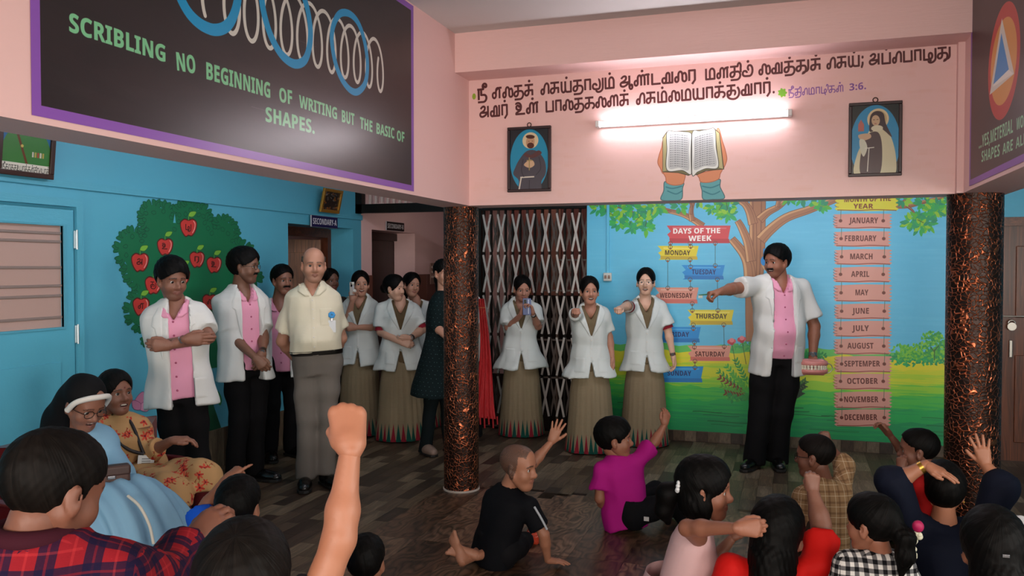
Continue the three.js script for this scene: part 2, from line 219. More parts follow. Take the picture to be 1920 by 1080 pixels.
  const months = [['JANUARY', 400, 428, 1593, 1646], ['FEBRUARY', 433, 462, 1583, 1643], ['MARCH', 467, 496, 1593, 1637], ['APRIL', 500, 529, 1596, 1630], ['MAY', 533, 565, 1603, 1628], ['JUNE', 569, 598, 1599, 1630], ['JULY', 601, 631, 1599, 1629], ['AUGUST', 634, 664, 1589, 1638], ['SEPTEMPER', 667, 698, 1583, 1650], ['OCTOBER', 700, 730, 1588, 1646], ['NOVEMBER', 734, 765, 1582, 1647], ['DECEMBER', 767, 799, 1583, 1645]];
  months.forEach(([s, y0, y1, lx, rx], i) => { plankSign(x, M, 1563 + (i % 3), y0, 1672 - (i % 2) * 2, y1, '#d5988a', '#8f3a30'); word(x, M, s, lx, (y0 + y1) / 2 + 4.5, rx, (y0 + y1) / 2 + 4.5, 10.5, '#5b1d17', { stroke: 2 });
    for (const X of [1576, 1656]) { const X2 = X + (i % 3); line(x, M, [X2 + 1, y0 - 6], [X2, (y0 + y1) / 2], 3, '#5e6b55'); const q = M(X2, (y0 + y1) / 2); x.fillStyle = '#6b2f22'; x.beginPath(); x.arc(q[0], q[1], 9, 0, 7); x.fill(); } });
  // fern and roses beside the week signs
  const frond = (a, b, n, c, l = 9) => { line(x, M, a, b, 3, c); for (let i = 1; i < n; i++) { const px = a[0] + (b[0] - a[0]) * i / n, py = a[1] + (b[1] - a[1]) * i / n, g = Math.atan2(b[1] - a[1], b[0] - a[0]) * 57.3; leaf(x, M, px, py, g - 40, l, 1.6, c); leaf(x, M, px, py, g + 40, l, 1.6, c); } };
  for (const [a, b, c] of [[[1398, 735], [1344, 694], '#2f9a44'], [[1400, 730], [1360, 684], '#3cab46'], [[1398, 738], [1346, 706], '#7a3b28'], [[1400, 740], [1350, 722], '#5da735'], [[1402, 745], [1358, 736], '#7a3b28'], [[1402, 720], [1378, 672], '#2f9a44'], [[1404, 735], [1372, 700], '#58b23a'], [[1480, 735], [1512, 713], '#2c6a34'], [[1480, 742], [1510, 722], '#243c2a'], [[1480, 750], [1504, 735], '#243c2a']]) frond(a, b, 8, c);
  for (let i = 0; i < 5; i++) bush(1370 + i * 9, 745, 8, 14, ['#2a9150', '#38a24a']);
  for (const [px, py] of [[1372, 641], [1391, 637]]) { line(x, M, [px, py], [px + 8, py + 46], 3, '#2a4a2c'); const q = M(px, py); for (const [dx, dy, c] of [[-12, 0, '#cf4652'], [10, -4, '#d95a66'], [0, 6, '#b8323e'], [0, -9, '#e58a90']]) { x.fillStyle = c; x.beginPath(); x.arc(q[0] + dx, q[1] + dy, 13, 0, 7); x.fill(); } }
});

// --- verse painted on the pink front of the far beam, with the open book held in two hands
const PZ = -5.3, PU = [-2.067, 0.885], PVv = [1.965, 2.8];
const verseTex = canvasTex(2048, 580, (x, W, H) => {
  const M = planeMap('z', PZ, PU[0], PU[1], PVv[0], PVv[1], W, H), B = '#4d1719';
  x.fillStyle = '#ebc3bf'; x.fillRect(0, 0, W, H); speckle(x, W, H, 700, ['rgba(235,190,186,0.10)', 'rgba(215,160,158,0.08)'], 20, 90, 6, 24);
  const L1 = (X) => 188.5 - (X - 895) * 0.0895, L2 = (X) => 221 - (X - 900) * 0.084;
  for (const [s, a, b] of [['nii', 895, 916], ['e ai tha ca.', 923, 1003], ['E ca ya. tha aa lu ma.', 1014, 1155], ['AA nna. tta va ai ra', 1163, 1308], ['ma na thi la.', 1322, 1415], ['ai va tha. thu ca.', 1423, 1542], ['E ca ya. semi', 1550, 1622], ['A pa. E pa aa zhu thu', 1630, 1785]]) tamil(x, M, s, a, L1(a), b, L1(b), 21, B, 18);
  for (const [s, a, b] of [['A va ra.', 900, 955], ['U na.', 967, 1012], ['pa aa ai tha ka ai lla ca.', 1023, 1182], ['E ca ma. ai ma ya aa ka. ku va aa ra. stop', 1193, 1456]]) tamil(x, M, s, a, L2(a), b, L2(b), 21, B, 18);
  tamil(x, M, 'nii thi E ma aa zhi ka lla.', 1478, 181, 1583, 172, 13, '#7d4ba0', 13); word(x, M, '3:6.', 1592, 170, 1625, 167, 13, '#7d4ba0', { style: '' });
  x.fillStyle = '#8fb02c'; let q = M(889, 181); x.beginPath(); x.ellipse(q[0], q[1], 9, 14, 0, 0, 7); x.fill();
  for (let i = 0; i < 7; i++) leaf(x, M, 1467, 174, i * 51, 9, 3.2, '#74b02e');
  // hands, sleeves, book
  const skin = '#d58a63', skD = '#b05f40', Z = (p) => p.map(([a, b]) => [1220 + a / 6.75, 220 + b / 6.75]);
  const shape = (pts, f, s, lw = 3) => { smooth(x, Z(pts), M, true); x.fillStyle = f; x.fill(); if (s) { x.strokeStyle = s; x.lineWidth = lw; x.stroke(); } };
  shape([[180, 815], [300, 850], [415, 830], [405, 900], [390, 1035], [260, 1055], [130, 1040], [165, 930]], '#59a3ab', '#35555a'); shape([[635, 820], [760, 820], [878, 785], [880, 880], [935, 1020], [790, 1040], [665, 1035], [650, 930]], '#59a3ab', '#35555a');
  for (const p of [[[190, 880], [280, 900], [400, 870]], [[210, 930], [320, 970], [400, 930]], [[650, 870], [760, 890], [875, 850]], [[660, 930], [780, 975], [880, 935]]]) { smooth(x, Z(p), M); x.strokeStyle = '#2d7d8a'; x.lineWidth = 5; x.stroke(); }
  shape([[165, 690], [300, 680], [430, 720], [425, 800], [400, 845], [300, 860], [205, 830], [190, 760]], skin, skD); shape([[600, 720], [740, 680], [900, 650], [880, 720], [860, 780], [760, 820], [640, 820], [615, 770]], skin, skD);
  shape([[170, 270], [185, 380], [165, 700], [120, 640], [90, 570], [110, 470], [140, 380], [150, 310]], skin, skD); shape([[840, 165], [870, 155], [905, 290], [940, 400], [965, 520], [945, 600], [905, 660], [880, 560], [870, 400]], skin, skD);
  poly(x, Z([[205, 185], [155, 260], [155, 690], [350, 700], [480, 735], [518, 712], [580, 728], [700, 675], [925, 655], [870, 200], [812, 150]]), M); x.fillStyle = '#6f6a44'; x.fill(); x.strokeStyle = '#3a3424'; x.lineWidth = 3; x.stroke();
  for (let i = 0; i < 5; i++) { line(x, M, ...Z([[160 + i * 10, 262 - i * 15], [160 + i * 10, 686 - i * 3]]), 2, '#c8c08e'); line(x, M, ...Z([[822 + i * 10, 165 + i * 8], [872 + i * 10, 640 + i * 3]]), 2, '#d8cf9a'); }
  shape([[208, 188], [300, 178], [400, 182], [520, 215], [520, 400], [518, 712], [400, 672], [208, 668], [206, 400]], '#dfe3df', '#4a4a42'); shape([[524, 215], [620, 175], [720, 155], [812, 150], [830, 380], [855, 630], [700, 650], [600, 690], [522, 712]], '#dfe3df', '#4a4a42');
  shape([[230, 205], [330, 200], [486, 225], [484, 430], [482, 665], [360, 640], [230, 640], [230, 420]], '#b9bdbe'); shape([[550, 240], [660, 205], [782, 185], [805, 390], [830, 605], [680, 620], [548, 660], [550, 440]], '#b9bdbe');
  x.setLineDash([7, 3, 4, 4, 9, 3]); for (let i = 0; i < 15; i++) { smooth(x, Z([[245, 225 + i * 28], [340, 222 + i * 28], [472, 238 + i * 28]]), M); x.strokeStyle = '#55585c'; x.lineWidth = 2.2; x.stroke(); smooth(x, Z([[562, 262 + i * 27], [660, 228 + i * 27], [780 + i * 2, 205 + i * 27]]), M); x.stroke(); } x.setLineDash([]);
  line(x, M, ...Z([[520, 215], [519, 712]]), 4, '#3a3a34');
});

// --- dark board painted on the left beam
const BX = -2.066, BZ = [-1.86, -4.42], BVv = [1.985, 3.04];
const boardTex = canvasTex(2048, 840, (x, W, H) => {
  const M0 = planeMap('x', BX, BZ[0], BZ[1], BVv[0], BVv[1], W, H), M = M0;
  x.fillStyle = '#2c2628'; x.fillRect(0, 0, W, H);
  for (let i = 0; i < 260; i++) { x.fillStyle = ['rgba(70,62,64,0.05)', 'rgba(20,16,18,0.06)'][i % 2]; x.beginPath(); x.ellipse(rnd() * W, rnd() * H, rr(30, 160), rr(8, 40), rr(-0.3, 0.3), 0, 7); x.fill(); }
  x.strokeStyle = 'rgba(200,200,195,0.25)'; for (const [a, b, c, d] of [[548, 72, 592, 88], [470, 200, 500, 208], [620, 205, 655, 214]]) line(x, M, [a, b], [c, d], 1.5, 'rgba(190,190,185,0.25)');
  // chalk-white spiral and blue rings
  x.strokeStyle = '#d6d4cb'; x.lineCap = 'round';
  const P = []; for (let t = 0; t <= 15.5 * 6.283; t += 0.12) { const k = t / 6.283; const p = M(0, 0); P.push([k, t]); }
  const c0 = M(398, -22), c1 = M(718, 128), n = 11.2; x.beginPath();
  for (let i = 0; i <= 1200; i++) { const f = i / 1200, a = f * n * 6.283 + 2.2, cx = c0[0] + (c1[0] - c0[0]) * f + Math.cos(a) * (62 - 14 * f), cy = c0[1] + (c1[1] - c0[1]) * f + Math.sin(a) * (112 - 10 * f) ; i ? x.lineTo(cx, cy) : x.moveTo(cx, cy); } x.lineWidth = 15; x.stroke();
  const ring = (l, t, r, b, w) => { const a = M((l + r) / 2, (t + b) / 2), e = M(r, (t + b) / 2), s = M((l + r) / 2, b); x.strokeStyle = '#1597cf'; x.lineWidth = w; x.beginPath(); x.ellipse(a[0], a[1], Math.abs(e[0] - a[0]) - w / 2, Math.abs(s[1] - a[1]) - w / 2, 0, 0, 7); x.stroke(); };
  const tilted = (pts, w) => { smooth(x, pts, M, true); x.strokeStyle = '#1597cf'; x.lineWidth = w; x.stroke(); };
  tilted([[325, -40], [345, 12], [370, 42], [400, 56], [425, 48], [440, 20], [445, -20], [430, -70], [400, -110], [360, -110], [332, -80]], 36);
  tilted([[489, -10], [495, 30], [508, 70], [528, 104], [552, 120], [572, 110], [581, 70], [576, 20], [560, -25], [535, -60], [510, -62], [494, -38]], 32);
  tilted([[621, 70], [626, 110], [638, 145], [655, 168], [670, 172], [684, 155], [688, 120], [683, 80], [672, 46], [656, 27], [638, 25], [626, 42]], 28);
  // lettering
  const g = '#7cc795', o = { style: 'bold', stroke: 3 };
  word(x, M, 'SCRIBLING', 127, 58, 311, 117, 35, g, o); word(x, M, 'NO', 329, 131, 367, 138, 33, g, o); word(x, M, 'BEGINNING', 384, 147, 507, 184, 31, g, o); word(x, M, 'OF', 522, 190, 548, 196, 26, g, o); word(x, M, 'WRITING', 560, 201, 632, 224, 23, g, o); word(x, M, 'BUT', 639, 228, 664, 235, 22, g, o); word(x, M, 'THE', 674, 240, 698, 248, 21, g, o); word(x, M, 'BASIC', 704, 250, 739, 260, 20, g, o); word(x, M, 'OF', 743, 263, 758, 267, 19, g, o); word(x, M, 'SHAPES.', 496, 227, 590, 251, 27, g, o);
  x.strokeStyle = '#8a57b4'; x.lineWidth = 52; x.strokeRect(0, 0, W, H);
});
const RX = 0.9, RZ = [-5.08, -3.3], RVv = [1.985, 3.04];
const boardRTex = canvasTex(1400, 830, (x, W, H) => {
  const M = planeMap('x', RX, RZ[0], RZ[1], RVv[0], RVv[1], W, H);
  x.fillStyle = '#3a2a2c'; x.fillRect(0, 0, W, H);
  const q = M(1882, 116), e = M(1914, 116), b = M(1882, 222), rx = (e[0] - q[0]), ry = b[1] - q[1];
  x.fillStyle = '#c23a34'; x.beginPath(); x.ellipse(q[0], q[1], rx, ry, 0, 0, 7); x.fill(); x.fillStyle = '#e09a4e'; x.beginPath(); x.ellipse(q[0], q[1], rx - 42, ry - 52, 0, 0, 7); x.fill();
  poly(x, [[1880, 34], [1903, 138], [1857, 178]], M); x.fillStyle = '#ddd8cc'; x.fill(); poly(x, [[1879, 62], [1893, 130], [1864, 158]], M); x.fillStyle = '#2a8fd0'; x.fill(); poly(x, [[1893, 130], [1864, 158], [1863, 163], [1901, 138]], M); x.fillStyle = '#f1ede2'; x.fill();
  const g = '#8fcfa5'; word(x, M, '...YES,METERIAL', 1836, 279, 1901, 248, 22, g); word(x, M, 'WORLD', 1907, 244, 1936, 230, 22, g); word(x, M, 'SHAPES', 1841, 304, 1876, 292, 20, g); word(x, M, 'ARE', 1881, 290, 1901, 281, 20, g); word(x, M, 'ALL', 1906, 279, 1926, 268, 20, g);
  x.strokeStyle = '#8a57b4'; x.lineWidth = 50; x.strokeRect(0, 0, W, H);
});
// --- apple tree painted on the left wall
const LX = -4.22, TZ = [-4.3, -6.62], TVv = [0.1, 2.12];
const treeTex = canvasTex(1600, 1392, (x, W, H) => {
  const M = planeMap('x', LX, TZ[0], TZ[1], TVv[0], TVv[1], W, H), G = '#0f6b44', E = '#0a3a28';
  const out = [[222, 476], [226, 452], [238, 440], [251, 434], [262, 444], [271, 438], [274, 424], [268, 410], [272, 394], [284, 384], [301, 390], [316, 390], [321, 402], [325, 420], [330, 404], [334, 392], [346, 388], [357, 382], [370, 392], [386, 394], [384, 410], [394, 418], [399, 430], [408, 420], [414, 412], [428, 418], [437, 430], [437, 446], [440, 458], [458, 460], [468, 476], [478, 500], [482, 540], [484, 580], [480, 630], [460, 670], [400, 690], [330, 690], [285, 660], [268, 616], [250, 606], [242, 588], [244, 566], [258, 548], [262, 536], [248, 528], [238, 512], [236, 494]];
  for (let i = 0; i < out.length; i++) { const a = out[i], b = out[(i + 1) % out.length], cx = 360, cy = 540; for (let k = 0; k < 1; k++) { const px = a[0] + (b[0] - a[0]) * 0.5, py = a[1] + (b[1] - a[1]) * 0.5, g = Math.atan2(-(b[0] - a[0]), b[1] - a[1]) * 57.3; for (const d of [-42, 0, 40]) leaf(x, M, px, py, g + d + rr(-8, 8), 15, 5, G, E); } }
  smooth(x, out, M, true); x.fillStyle = G; x.fill();
  for (let i = 0; i < 34; i++) { const k = i % out.length, a = out[k], g = Math.atan2(a[1] - 540, a[0] - 360) * 57.3, f = rr(0.86, 0.96); leaf(x, M, 360 + (a[0] - 360) * f, 540 + (a[1] - 540) * f, g + rr(-60, 60), 9, 3.4, G, E); }
  const cyan = '#55acc6'; poly(x, [[324, 418], [327, 400], [329, 418]], M); x.fillStyle = cyan; x.fill();
  poly(x, [[330, 688], [322, 760], [310, 800], [345, 868], [430, 850], [400, 760], [392, 688]], M); x.fillStyle = '#1c5a3c'; x.fill();
  for (let i = 0; i < 26; i++) leaf(x, M, rr(318, 520), rr(760, 850), -90 + rr(-35, 35), rr(20, 46), 5, ['#1f7a44', '#2c8a4a', '#176a3e'][i % 3]);
  // a pink and blue flower at the foot of the tree
  leaf(x, M, 262, 768, -80, 34, 12, '#c987a8', '#7a3a66'); leaf(x, M, 262, 768, -30, 26, 9, '#d79ab8', '#7a3a66'); leaf(x, M, 262, 768, -130, 22, 8, '#c987a8', '#7a3a66');
  const apple = (px, py, s, ch) => { const P = (l) => l.map(([a, b]) => [px + a * s, py + b * s]);
    smooth(x, P([[0, -13], [8, -15], [15, -8], [13, 6], [6, 16], [0, 15], [-6, 17], [-13, 6], [-15, -8], [-8, -15]]), M, true); x.fillStyle = '#c33a34'; x.fill(); x.strokeStyle = '#5a1410'; x.lineWidth = 6; x.stroke();
    smooth(x, P([[9, -12], [12, -6], [11, 3], [7, 11]]), M); x.strokeStyle = '#e6a49a'; x.lineWidth = 5; x.stroke();
    line(x, M, ...P([[0, -13], [0, -22]]), 4, '#6fae3a'); leaf(x, M, px, py - 21 * s, -28, 16 * s, 5 * s, '#79b43c', '#2a5a1c');
    const keys = { a: 'A', e: 'e', i: 'ku', u: 'U' }; tamil(x, M, ch, px - 6 * s, py + 5 * s, px + 6 * s, py + 5.5 * s, 11 * s, '#4a1512', 16); };
  for (const [px, py, s, ch] of [[353, 426, 1.0, 'zhu'], [309, 462, 0.95, 'U'], [262, 491, 1.05, 'A'], [369, 486, 0.9, 'ra'], [401, 496, 0.9, 'U'], [287, 534, 1.0, 'ku'], [340, 518, 1.0, 'E'], [264, 574, 1.0, 'e'], [393, 566, 0.9, 'ai'], [430, 600, 0.9, 'e'], [330, 620, 1, 'ka']]) apple(px, py, s, ch);
});
// ---------- the hall ----------
const PINK0 = paint(0xebc3bf, 0.5), PINK = PINK0, CYAN = paint(0x55acc6, 0.5), WHITE = paint(0xd8d6d4, 0.7), BROWNPINK = PINK0, SOFFIT = PINK;
const CEIL = 3.05, HB = 1.965;
// floor: base slab and printed-wood boards laid on it
const grain = dataTex(512, 512, (x, y) => { const w = vnoise(x / 30, y / 90, 5, 0, 0) * 3; const f = vnoise(x / 5 + w * 2, y / 120, 7) * 0.55 + vnoise(x / 2, y / 40, 8) * 0.3 + 0.25 * vnoise(x / 60, y / 200, 9); const v = 150 + 120 * (f - 0.5); return [v, v * 0.97, v * 0.93]; });
const grainBig = dataTex(1024, 1024, (x, y) => { const w = vnoise(x / 90, y / 140, 15) * 5 + vnoise(x / 30, y / 60, 16) * 2; const r = Math.abs(Math.sin(w * 2.2 + x / 26)); const f = 0.45 * r + 0.35 * vnoise(x / 7 + w, y / 120, 17) + 0.35 * vnoise(x / 120, y / 240, 18); const v = 40 + 190 * f; return [v, v * 0.91, v * 0.84]; });
const slab = struct('floor', boxAt(-5.6, 3.4, -0.12, -0.0035, -12, 3.5), std(0x2a201b, 0.8));
const tones = [0xab9880, 0x958168, 0x6d5a4a, 0xb8a68e, 0x84705c, 0x584638].map((c) => std(c, 0.42, { map: grain }));
const bigTones = [0xa68e7a, 0x927a66, 0x7c6552, 0x9c8672, 0x6e5948].map((c) => std(c, 0.36, { map: grainBig }));
const HALLX0 = -2.33, HALLX1 = 1.13, HALLZ = -5.55;
{
  const variants = (w, l, s, n) => Array.from({ length: n }, () => { const g = boxAt(-w / 2 + 0.0006, w / 2 - 0.0006, -0.005, 0, -l / 2 + 0.0006, l / 2 - 0.0006), uv = g.attributes.uv, u0 = rnd(), v0 = rnd(), p = g.attributes.position; for (let i = 0; i < uv.count; i++) uv.setXY(i, u0 + p.getX(i) * s, v0 + p.getZ(i) * s); return g; });
  const small = variants(0.1, 0.3, 1.6, 6), big = variants(0.3, 1.2, 0.75, 6), list = [];
  for (let i = 0; i < 76; i++) for (let j = 0; j < 50; j++) { const x = LX + 0.05 + i * 0.1, z = -7.6 + 0.15 + j * 0.3 - (i % 3) * 0.1; const hall = x > HALLX0 && x < HALLX1 && z > HALLZ; if (hall || z > 0.4 || z < -7.75) continue; list.push([x, z, 0, (i * 7 + j * 13) % 6, Math.floor(hash2(i, j, 4) * 6)]); }
  for (let i = 0; i < 12; i++) for (let j = 0; j < 6; j++) { const x = HALLX0 + 0.15 + i * 0.3, z = HALLZ + 0.6 + j * 1.2 - (i % 2) * 0.0; if (x > HALLX1) continue; list.push([x, z, 1, (i * 3 + j) % 6, Math.floor(hash2(i, j, 9) * 5)]); }
  const sees = ([x, z]) => { const v = V(x, 0, z).sub(camera.position), d = v.dot(fwd); if (d < 0.5) return 1e9; const u = 960 + FOCAL * v.dot(rgt) / d, w = 540 - FOCAL * v.dot(upv) / d; return u > -60 && u < 1980 && w < 1110 ? d : 1e8 + d; };
  list.forEach((a) => a.push(sees(a))); list.sort((a, b) => a[5] - b[5]);
  let count = 0; const rest = tones.map(() => []), restBig = bigTones.map(() => []);
  for (const a of list) {
    const [x, z, kind, gi, mi, d] = a, geo = (kind ? big : small)[gi];
    if (d < 1e7 && count < 299) { count++; const m = mesh(numbered('plank'), geo, (kind ? bigTones : tones)[mi], slab); m.position.set(x, 0, z); } else (kind ? restBig : rest)[mi].push(geo.clone().translate(x, 0, z));
  }
  const all = [...rest.map((r, i) => [r, tones[i]]), ...restBig.map((r, i) => [r, bigTones[i]])];
  for (const [r, m] of all) if (r.length) { const k = mesh(numbered('more_planks'), merge(r), m, slab); k.userData.kind = 'stuff'; }
}
// left wall of the left aisle, with the blue door and the doorway of the first class room
const zA0 = onX(540, 430, LX).z, zA1 = onX(662, 430, LX).z, zEnd = -7.76, DH = 1.94, TH = 0.27;
const wallL = struct('wall_left', merge([boxAt(LX - TH, LX, 0, CEIL, zA0, 3.3), boxAt(LX - TH, LX, 0, CEIL, zEnd, zA1), boxAt(LX - TH, LX, DH, CEIL, zA1, zA0)]), CYAN);
struct('trim_1', boxAt(LX, LX + 0.018, 2.035, 2.085, zEnd, 3.2), CYAN); // shallow ledge along the wall
{ // skirting of wood-pattern tiles along the left wall
  const sk = struct('baseboard_left', boxAt(LX, LX + 0.008, 0, 0.3, zA0 + 0.02, 3.2), std(0x6a5848, 0.5));
  for (let i = 0; i < 16; i++) { const m = mesh(numbered('tile'), rbox(0.01, 0.298, 0.296, 0.002), tones[i % 6], sk); m.position.set(LX + 0.008, 0.15, zA0 + 0.17 + i * 0.3); }
}
const mural2 = struct('apple_tree_mural', panel(V(LX + 0.003, TVv[0], TZ[0]), V(LX + 0.003, TVv[0], TZ[1]), V(LX + 0.003, TVv[1], TZ[1]), V(LX + 0.003, TVv[1], TZ[0])), std(0xffffff, 0.5, { map: treeTex, alphaTest: 0.5 }), wallL); delete mural2.userData.kind;
{ // blue panelled door with a louvred glass light
  const z1 = onX(133, 500, LX).z, z0 = z1 + 0.92, W = 0.92, g = new THREE.Group(); g.name = 'door_1'; g.userData.kind = 'structure'; g.position.set(LX, 0, z1); scene.add(g);
  const zz = (px, py) => onX(px, py, LX).z - z1, t = 0.035, gz0 = zz(110, 500), gz1 = gz0 + 0.66, gy0 = 1.19, gy1 = 1.8;
  mesh('door_leaf', merge([boxAt(0.006, t, 0.03, gy0, 0.012, W), boxAt(0.006, t, gy1, 1.9, 0.012, W), boxAt(0.006, t, gy0, gy1, 0.012, gz0), boxAt(0.006, t, gy0, gy1, gz1, W)]), CYAN, g);
  mesh('lower_panel', rbox(0.012, 0.72, 0.62, 0.004, t + 0.003, 0.62, gz0 + 0.34), CYAN, g);
  mesh('door_frame', merge([boxAt(0, 0.05, 0, 1.92, -0.05, 0), boxAt(0, 0.05, 1.92, 1.97, -0.05, W + 0.06), boxAt(0, 0.05, 0, 1.92, W + 0.01, W + 0.06)]), CYAN, g);
  const pale = std(0xb89a90, 0.35), bar = std(0x8a7a74, 0.4);
  mesh('window_pane', boxAt(0.012, 0.016, gy0, gy1, gz0, gz1), std(0xb7998f, 0.45), g);
  for (const y of [0.045, 0.095, 0.25, 0.36, 0.42, 0.55]) mesh('louvre', rbox(0.012, 0.016, gz1 - gz0, 0.004, 0.02, gy1 - y, (gz0 + gz1) / 2), bar, g);
  mesh('glazing_bead', merge([boxAt(0.02, t + 0.008, gy0 - 0.012, gy1 + 0.012, gz0 - 0.014, gz0), boxAt(0.02, t + 0.008, gy0 - 0.012, gy0, gz0, gz1), boxAt(0.02, t + 0.008, gy1, gy1 + 0.012, gz0, gz1)]), CYAN, g);
  const steel = std(0xb8c4c8, 0.3, { metalness: 0.8 });
  for (const y of [1.72, 1.14]) { mesh('hinge', merge([rbox(0.012, 0.11, 0.03, 0.003, 0.042, y, 0.002), new THREE.CylinderGeometry(0.007, 0.007, 0.12, 10).translate(0.05, y, 0)]), steel, g); }
}
{ // doorway of the first class room: timber frame, open leaf, room behind
  const g = new THREE.Group(); g.name = 'door_2'; g.userData.kind = 'structure'; g.position.set(LX - TH, 0, zA0); scene.add(g);
  const w = zA0 - zA1, wood = std(0x94502f, 0.45, { map: grain }), light = std(0xd6905f, 0.5, { map: grain });
  mesh('door_frame', merge([boxAt(-0.06, 0.02, 0, DH - 0.09, -0.08, -0.005), boxAt(-0.06, 0.02, DH - 0.09, DH - 0.005, -w + 0.005, -0.005), boxAt(-0.06, 0.02, 0, DH - 0.09, -w + 0.005, -w + 0.07)]), wood, g);
  const leafG = new THREE.Group(); leafG.name = 'door_leaf'; g.add(leafG); leafG.position.set(-0.05, 0, -w + 0.09); leafG.rotation.y = -0.85;
  mesh('leaf_panel', rbox(0.03, 1.8, 0.5, 0.004, 0, 0.93, 0.25), light, leafG); mesh('raised_field', rbox(0.012, 0.7, 0.3, 0.004, 0.02, 1.35, 0.25), light, leafG); mesh('raised_field', rbox(0.012, 0.6, 0.3, 0.004, 0.02, 0.5, 0.25), light, leafG);
  struct('wall_class_room', merge([boxAt(-5.6, -5.5, 0, CEIL, -8.6, -5.4), boxAt(-5.5, LX - TH, 0, CEIL, -5.5, -5.4)]), PINK);
}
// passage beyond the folding gate, pink-brown walls
const zB0 = onX(697, 435, LX).z, zB1 = onX(778, 440, LX).z, DAD = onX(700, 508, LX).y;
{
  const z9 = -11.6;
  const wl = struct('wall_passage', merge([boxAt(LX - TH, LX, 0, CEIL, zB0, zEnd - 0.001), boxAt(LX - TH, LX, 0, CEIL, z9, zB1), boxAt(LX - TH, LX, 1.95, CEIL, zB1, zB0)]), BROWNPINK);
  const tileM = std(0x7a4a3c, 0.3), tileM2 = std(0x70443a, 0.3);
  for (let k = 0; k < 4; k++) for (let j = 0; j < 6; j++) { const z = zB1 - 0.16 - j * 0.31, m = mesh(numbered('wall_tile'), rbox(0.012, 0.36, 0.304, 0.002), (j + k) % 2 ? tileM : tileM2, wl); m.position.set(LX + 0.005, 0.19 + k * 0.366, z); }
  for (let k = 0; k < 4; k++) { const m = mesh(numbered('wall_tile'), rbox(0.012, 0.36, zEnd - zB0 - 0.01, 0.002), tileM, wl); m.position.set(LX + 0.005, 0.19 + k * 0.366, (zEnd + zB0) / 2); }
  struct('wall_passage_end', boxAt(LX - TH, -1.5, 0, CEIL, z9 - 0.15, z9), PINK);
  struct('wall_passage_side', boxAt(-1.79, -1.6, 0, CEIL, z9, MZ - 0.13), BROWNPINK);
  struct('wall_second_room', merge([boxAt(LX - 1.3, LX - 1.2, 0, CEIL, z9, -7.9), boxAt(LX - 1.3, LX - TH, 0, CEIL, z9, z9 + 0.1)]), BROWNPINK);
  const g = new THREE.Group(); g.name = 'door_3'; g.userData.kind = 'structure'; g.position.set(LX - TH, 0, zB0); scene.add(g);
  const w = zB0 - zB1, wood = std(0x4a2418, 0.4, { map: grain });
  mesh('door_leaf', boxAt(-0.04, 0, 0, 1.94, -w + 0.02, -0.02), wood, g);
  for (const y of [0.55, 1.4]) mesh('raised_field', rbox(0.016, 0.66, w * 0.5, 0.005, 0.004, y, -w * 0.5), wood, g);
  mesh('door_frame', merge([boxAt(-0.02, 0.04, 1.86, 1.945, -w + 0.003, -0.003), boxAt(-0.02, 0.04, 0, 1.86, -0.07, -0.003)]), wood, g);
  // switch panel with steel bars on the passage wall
  const sp = thing('switch_panel', 'tall pale switch plate with steel handles on the passage wall', 'switch', onX(808, 516, LX));
  const st = std(0xa89890, 0.35, { metalness: 0.5 });
  mesh('plate', rbox(0.012, 0.26, 0.13, 0.004, 0.02, 0.02, 0), std(0x9a776a, 0.4), sp); for (let k = 0; k < 6; k++) mesh('switch', rbox(0.012, 0.026, 0.03, 0.003, 0.03, 0.1 - (k >> 1) * 0.06, k % 2 ? 0.025 : -0.025), std(0xc9b4a6, 0.4), sp);
  for (const z of [-0.14, -0.32]) mesh('bar', rbox(0.014, 0.14, 0.02, 0.004, 0.02, -0.03, z), st, sp);
}
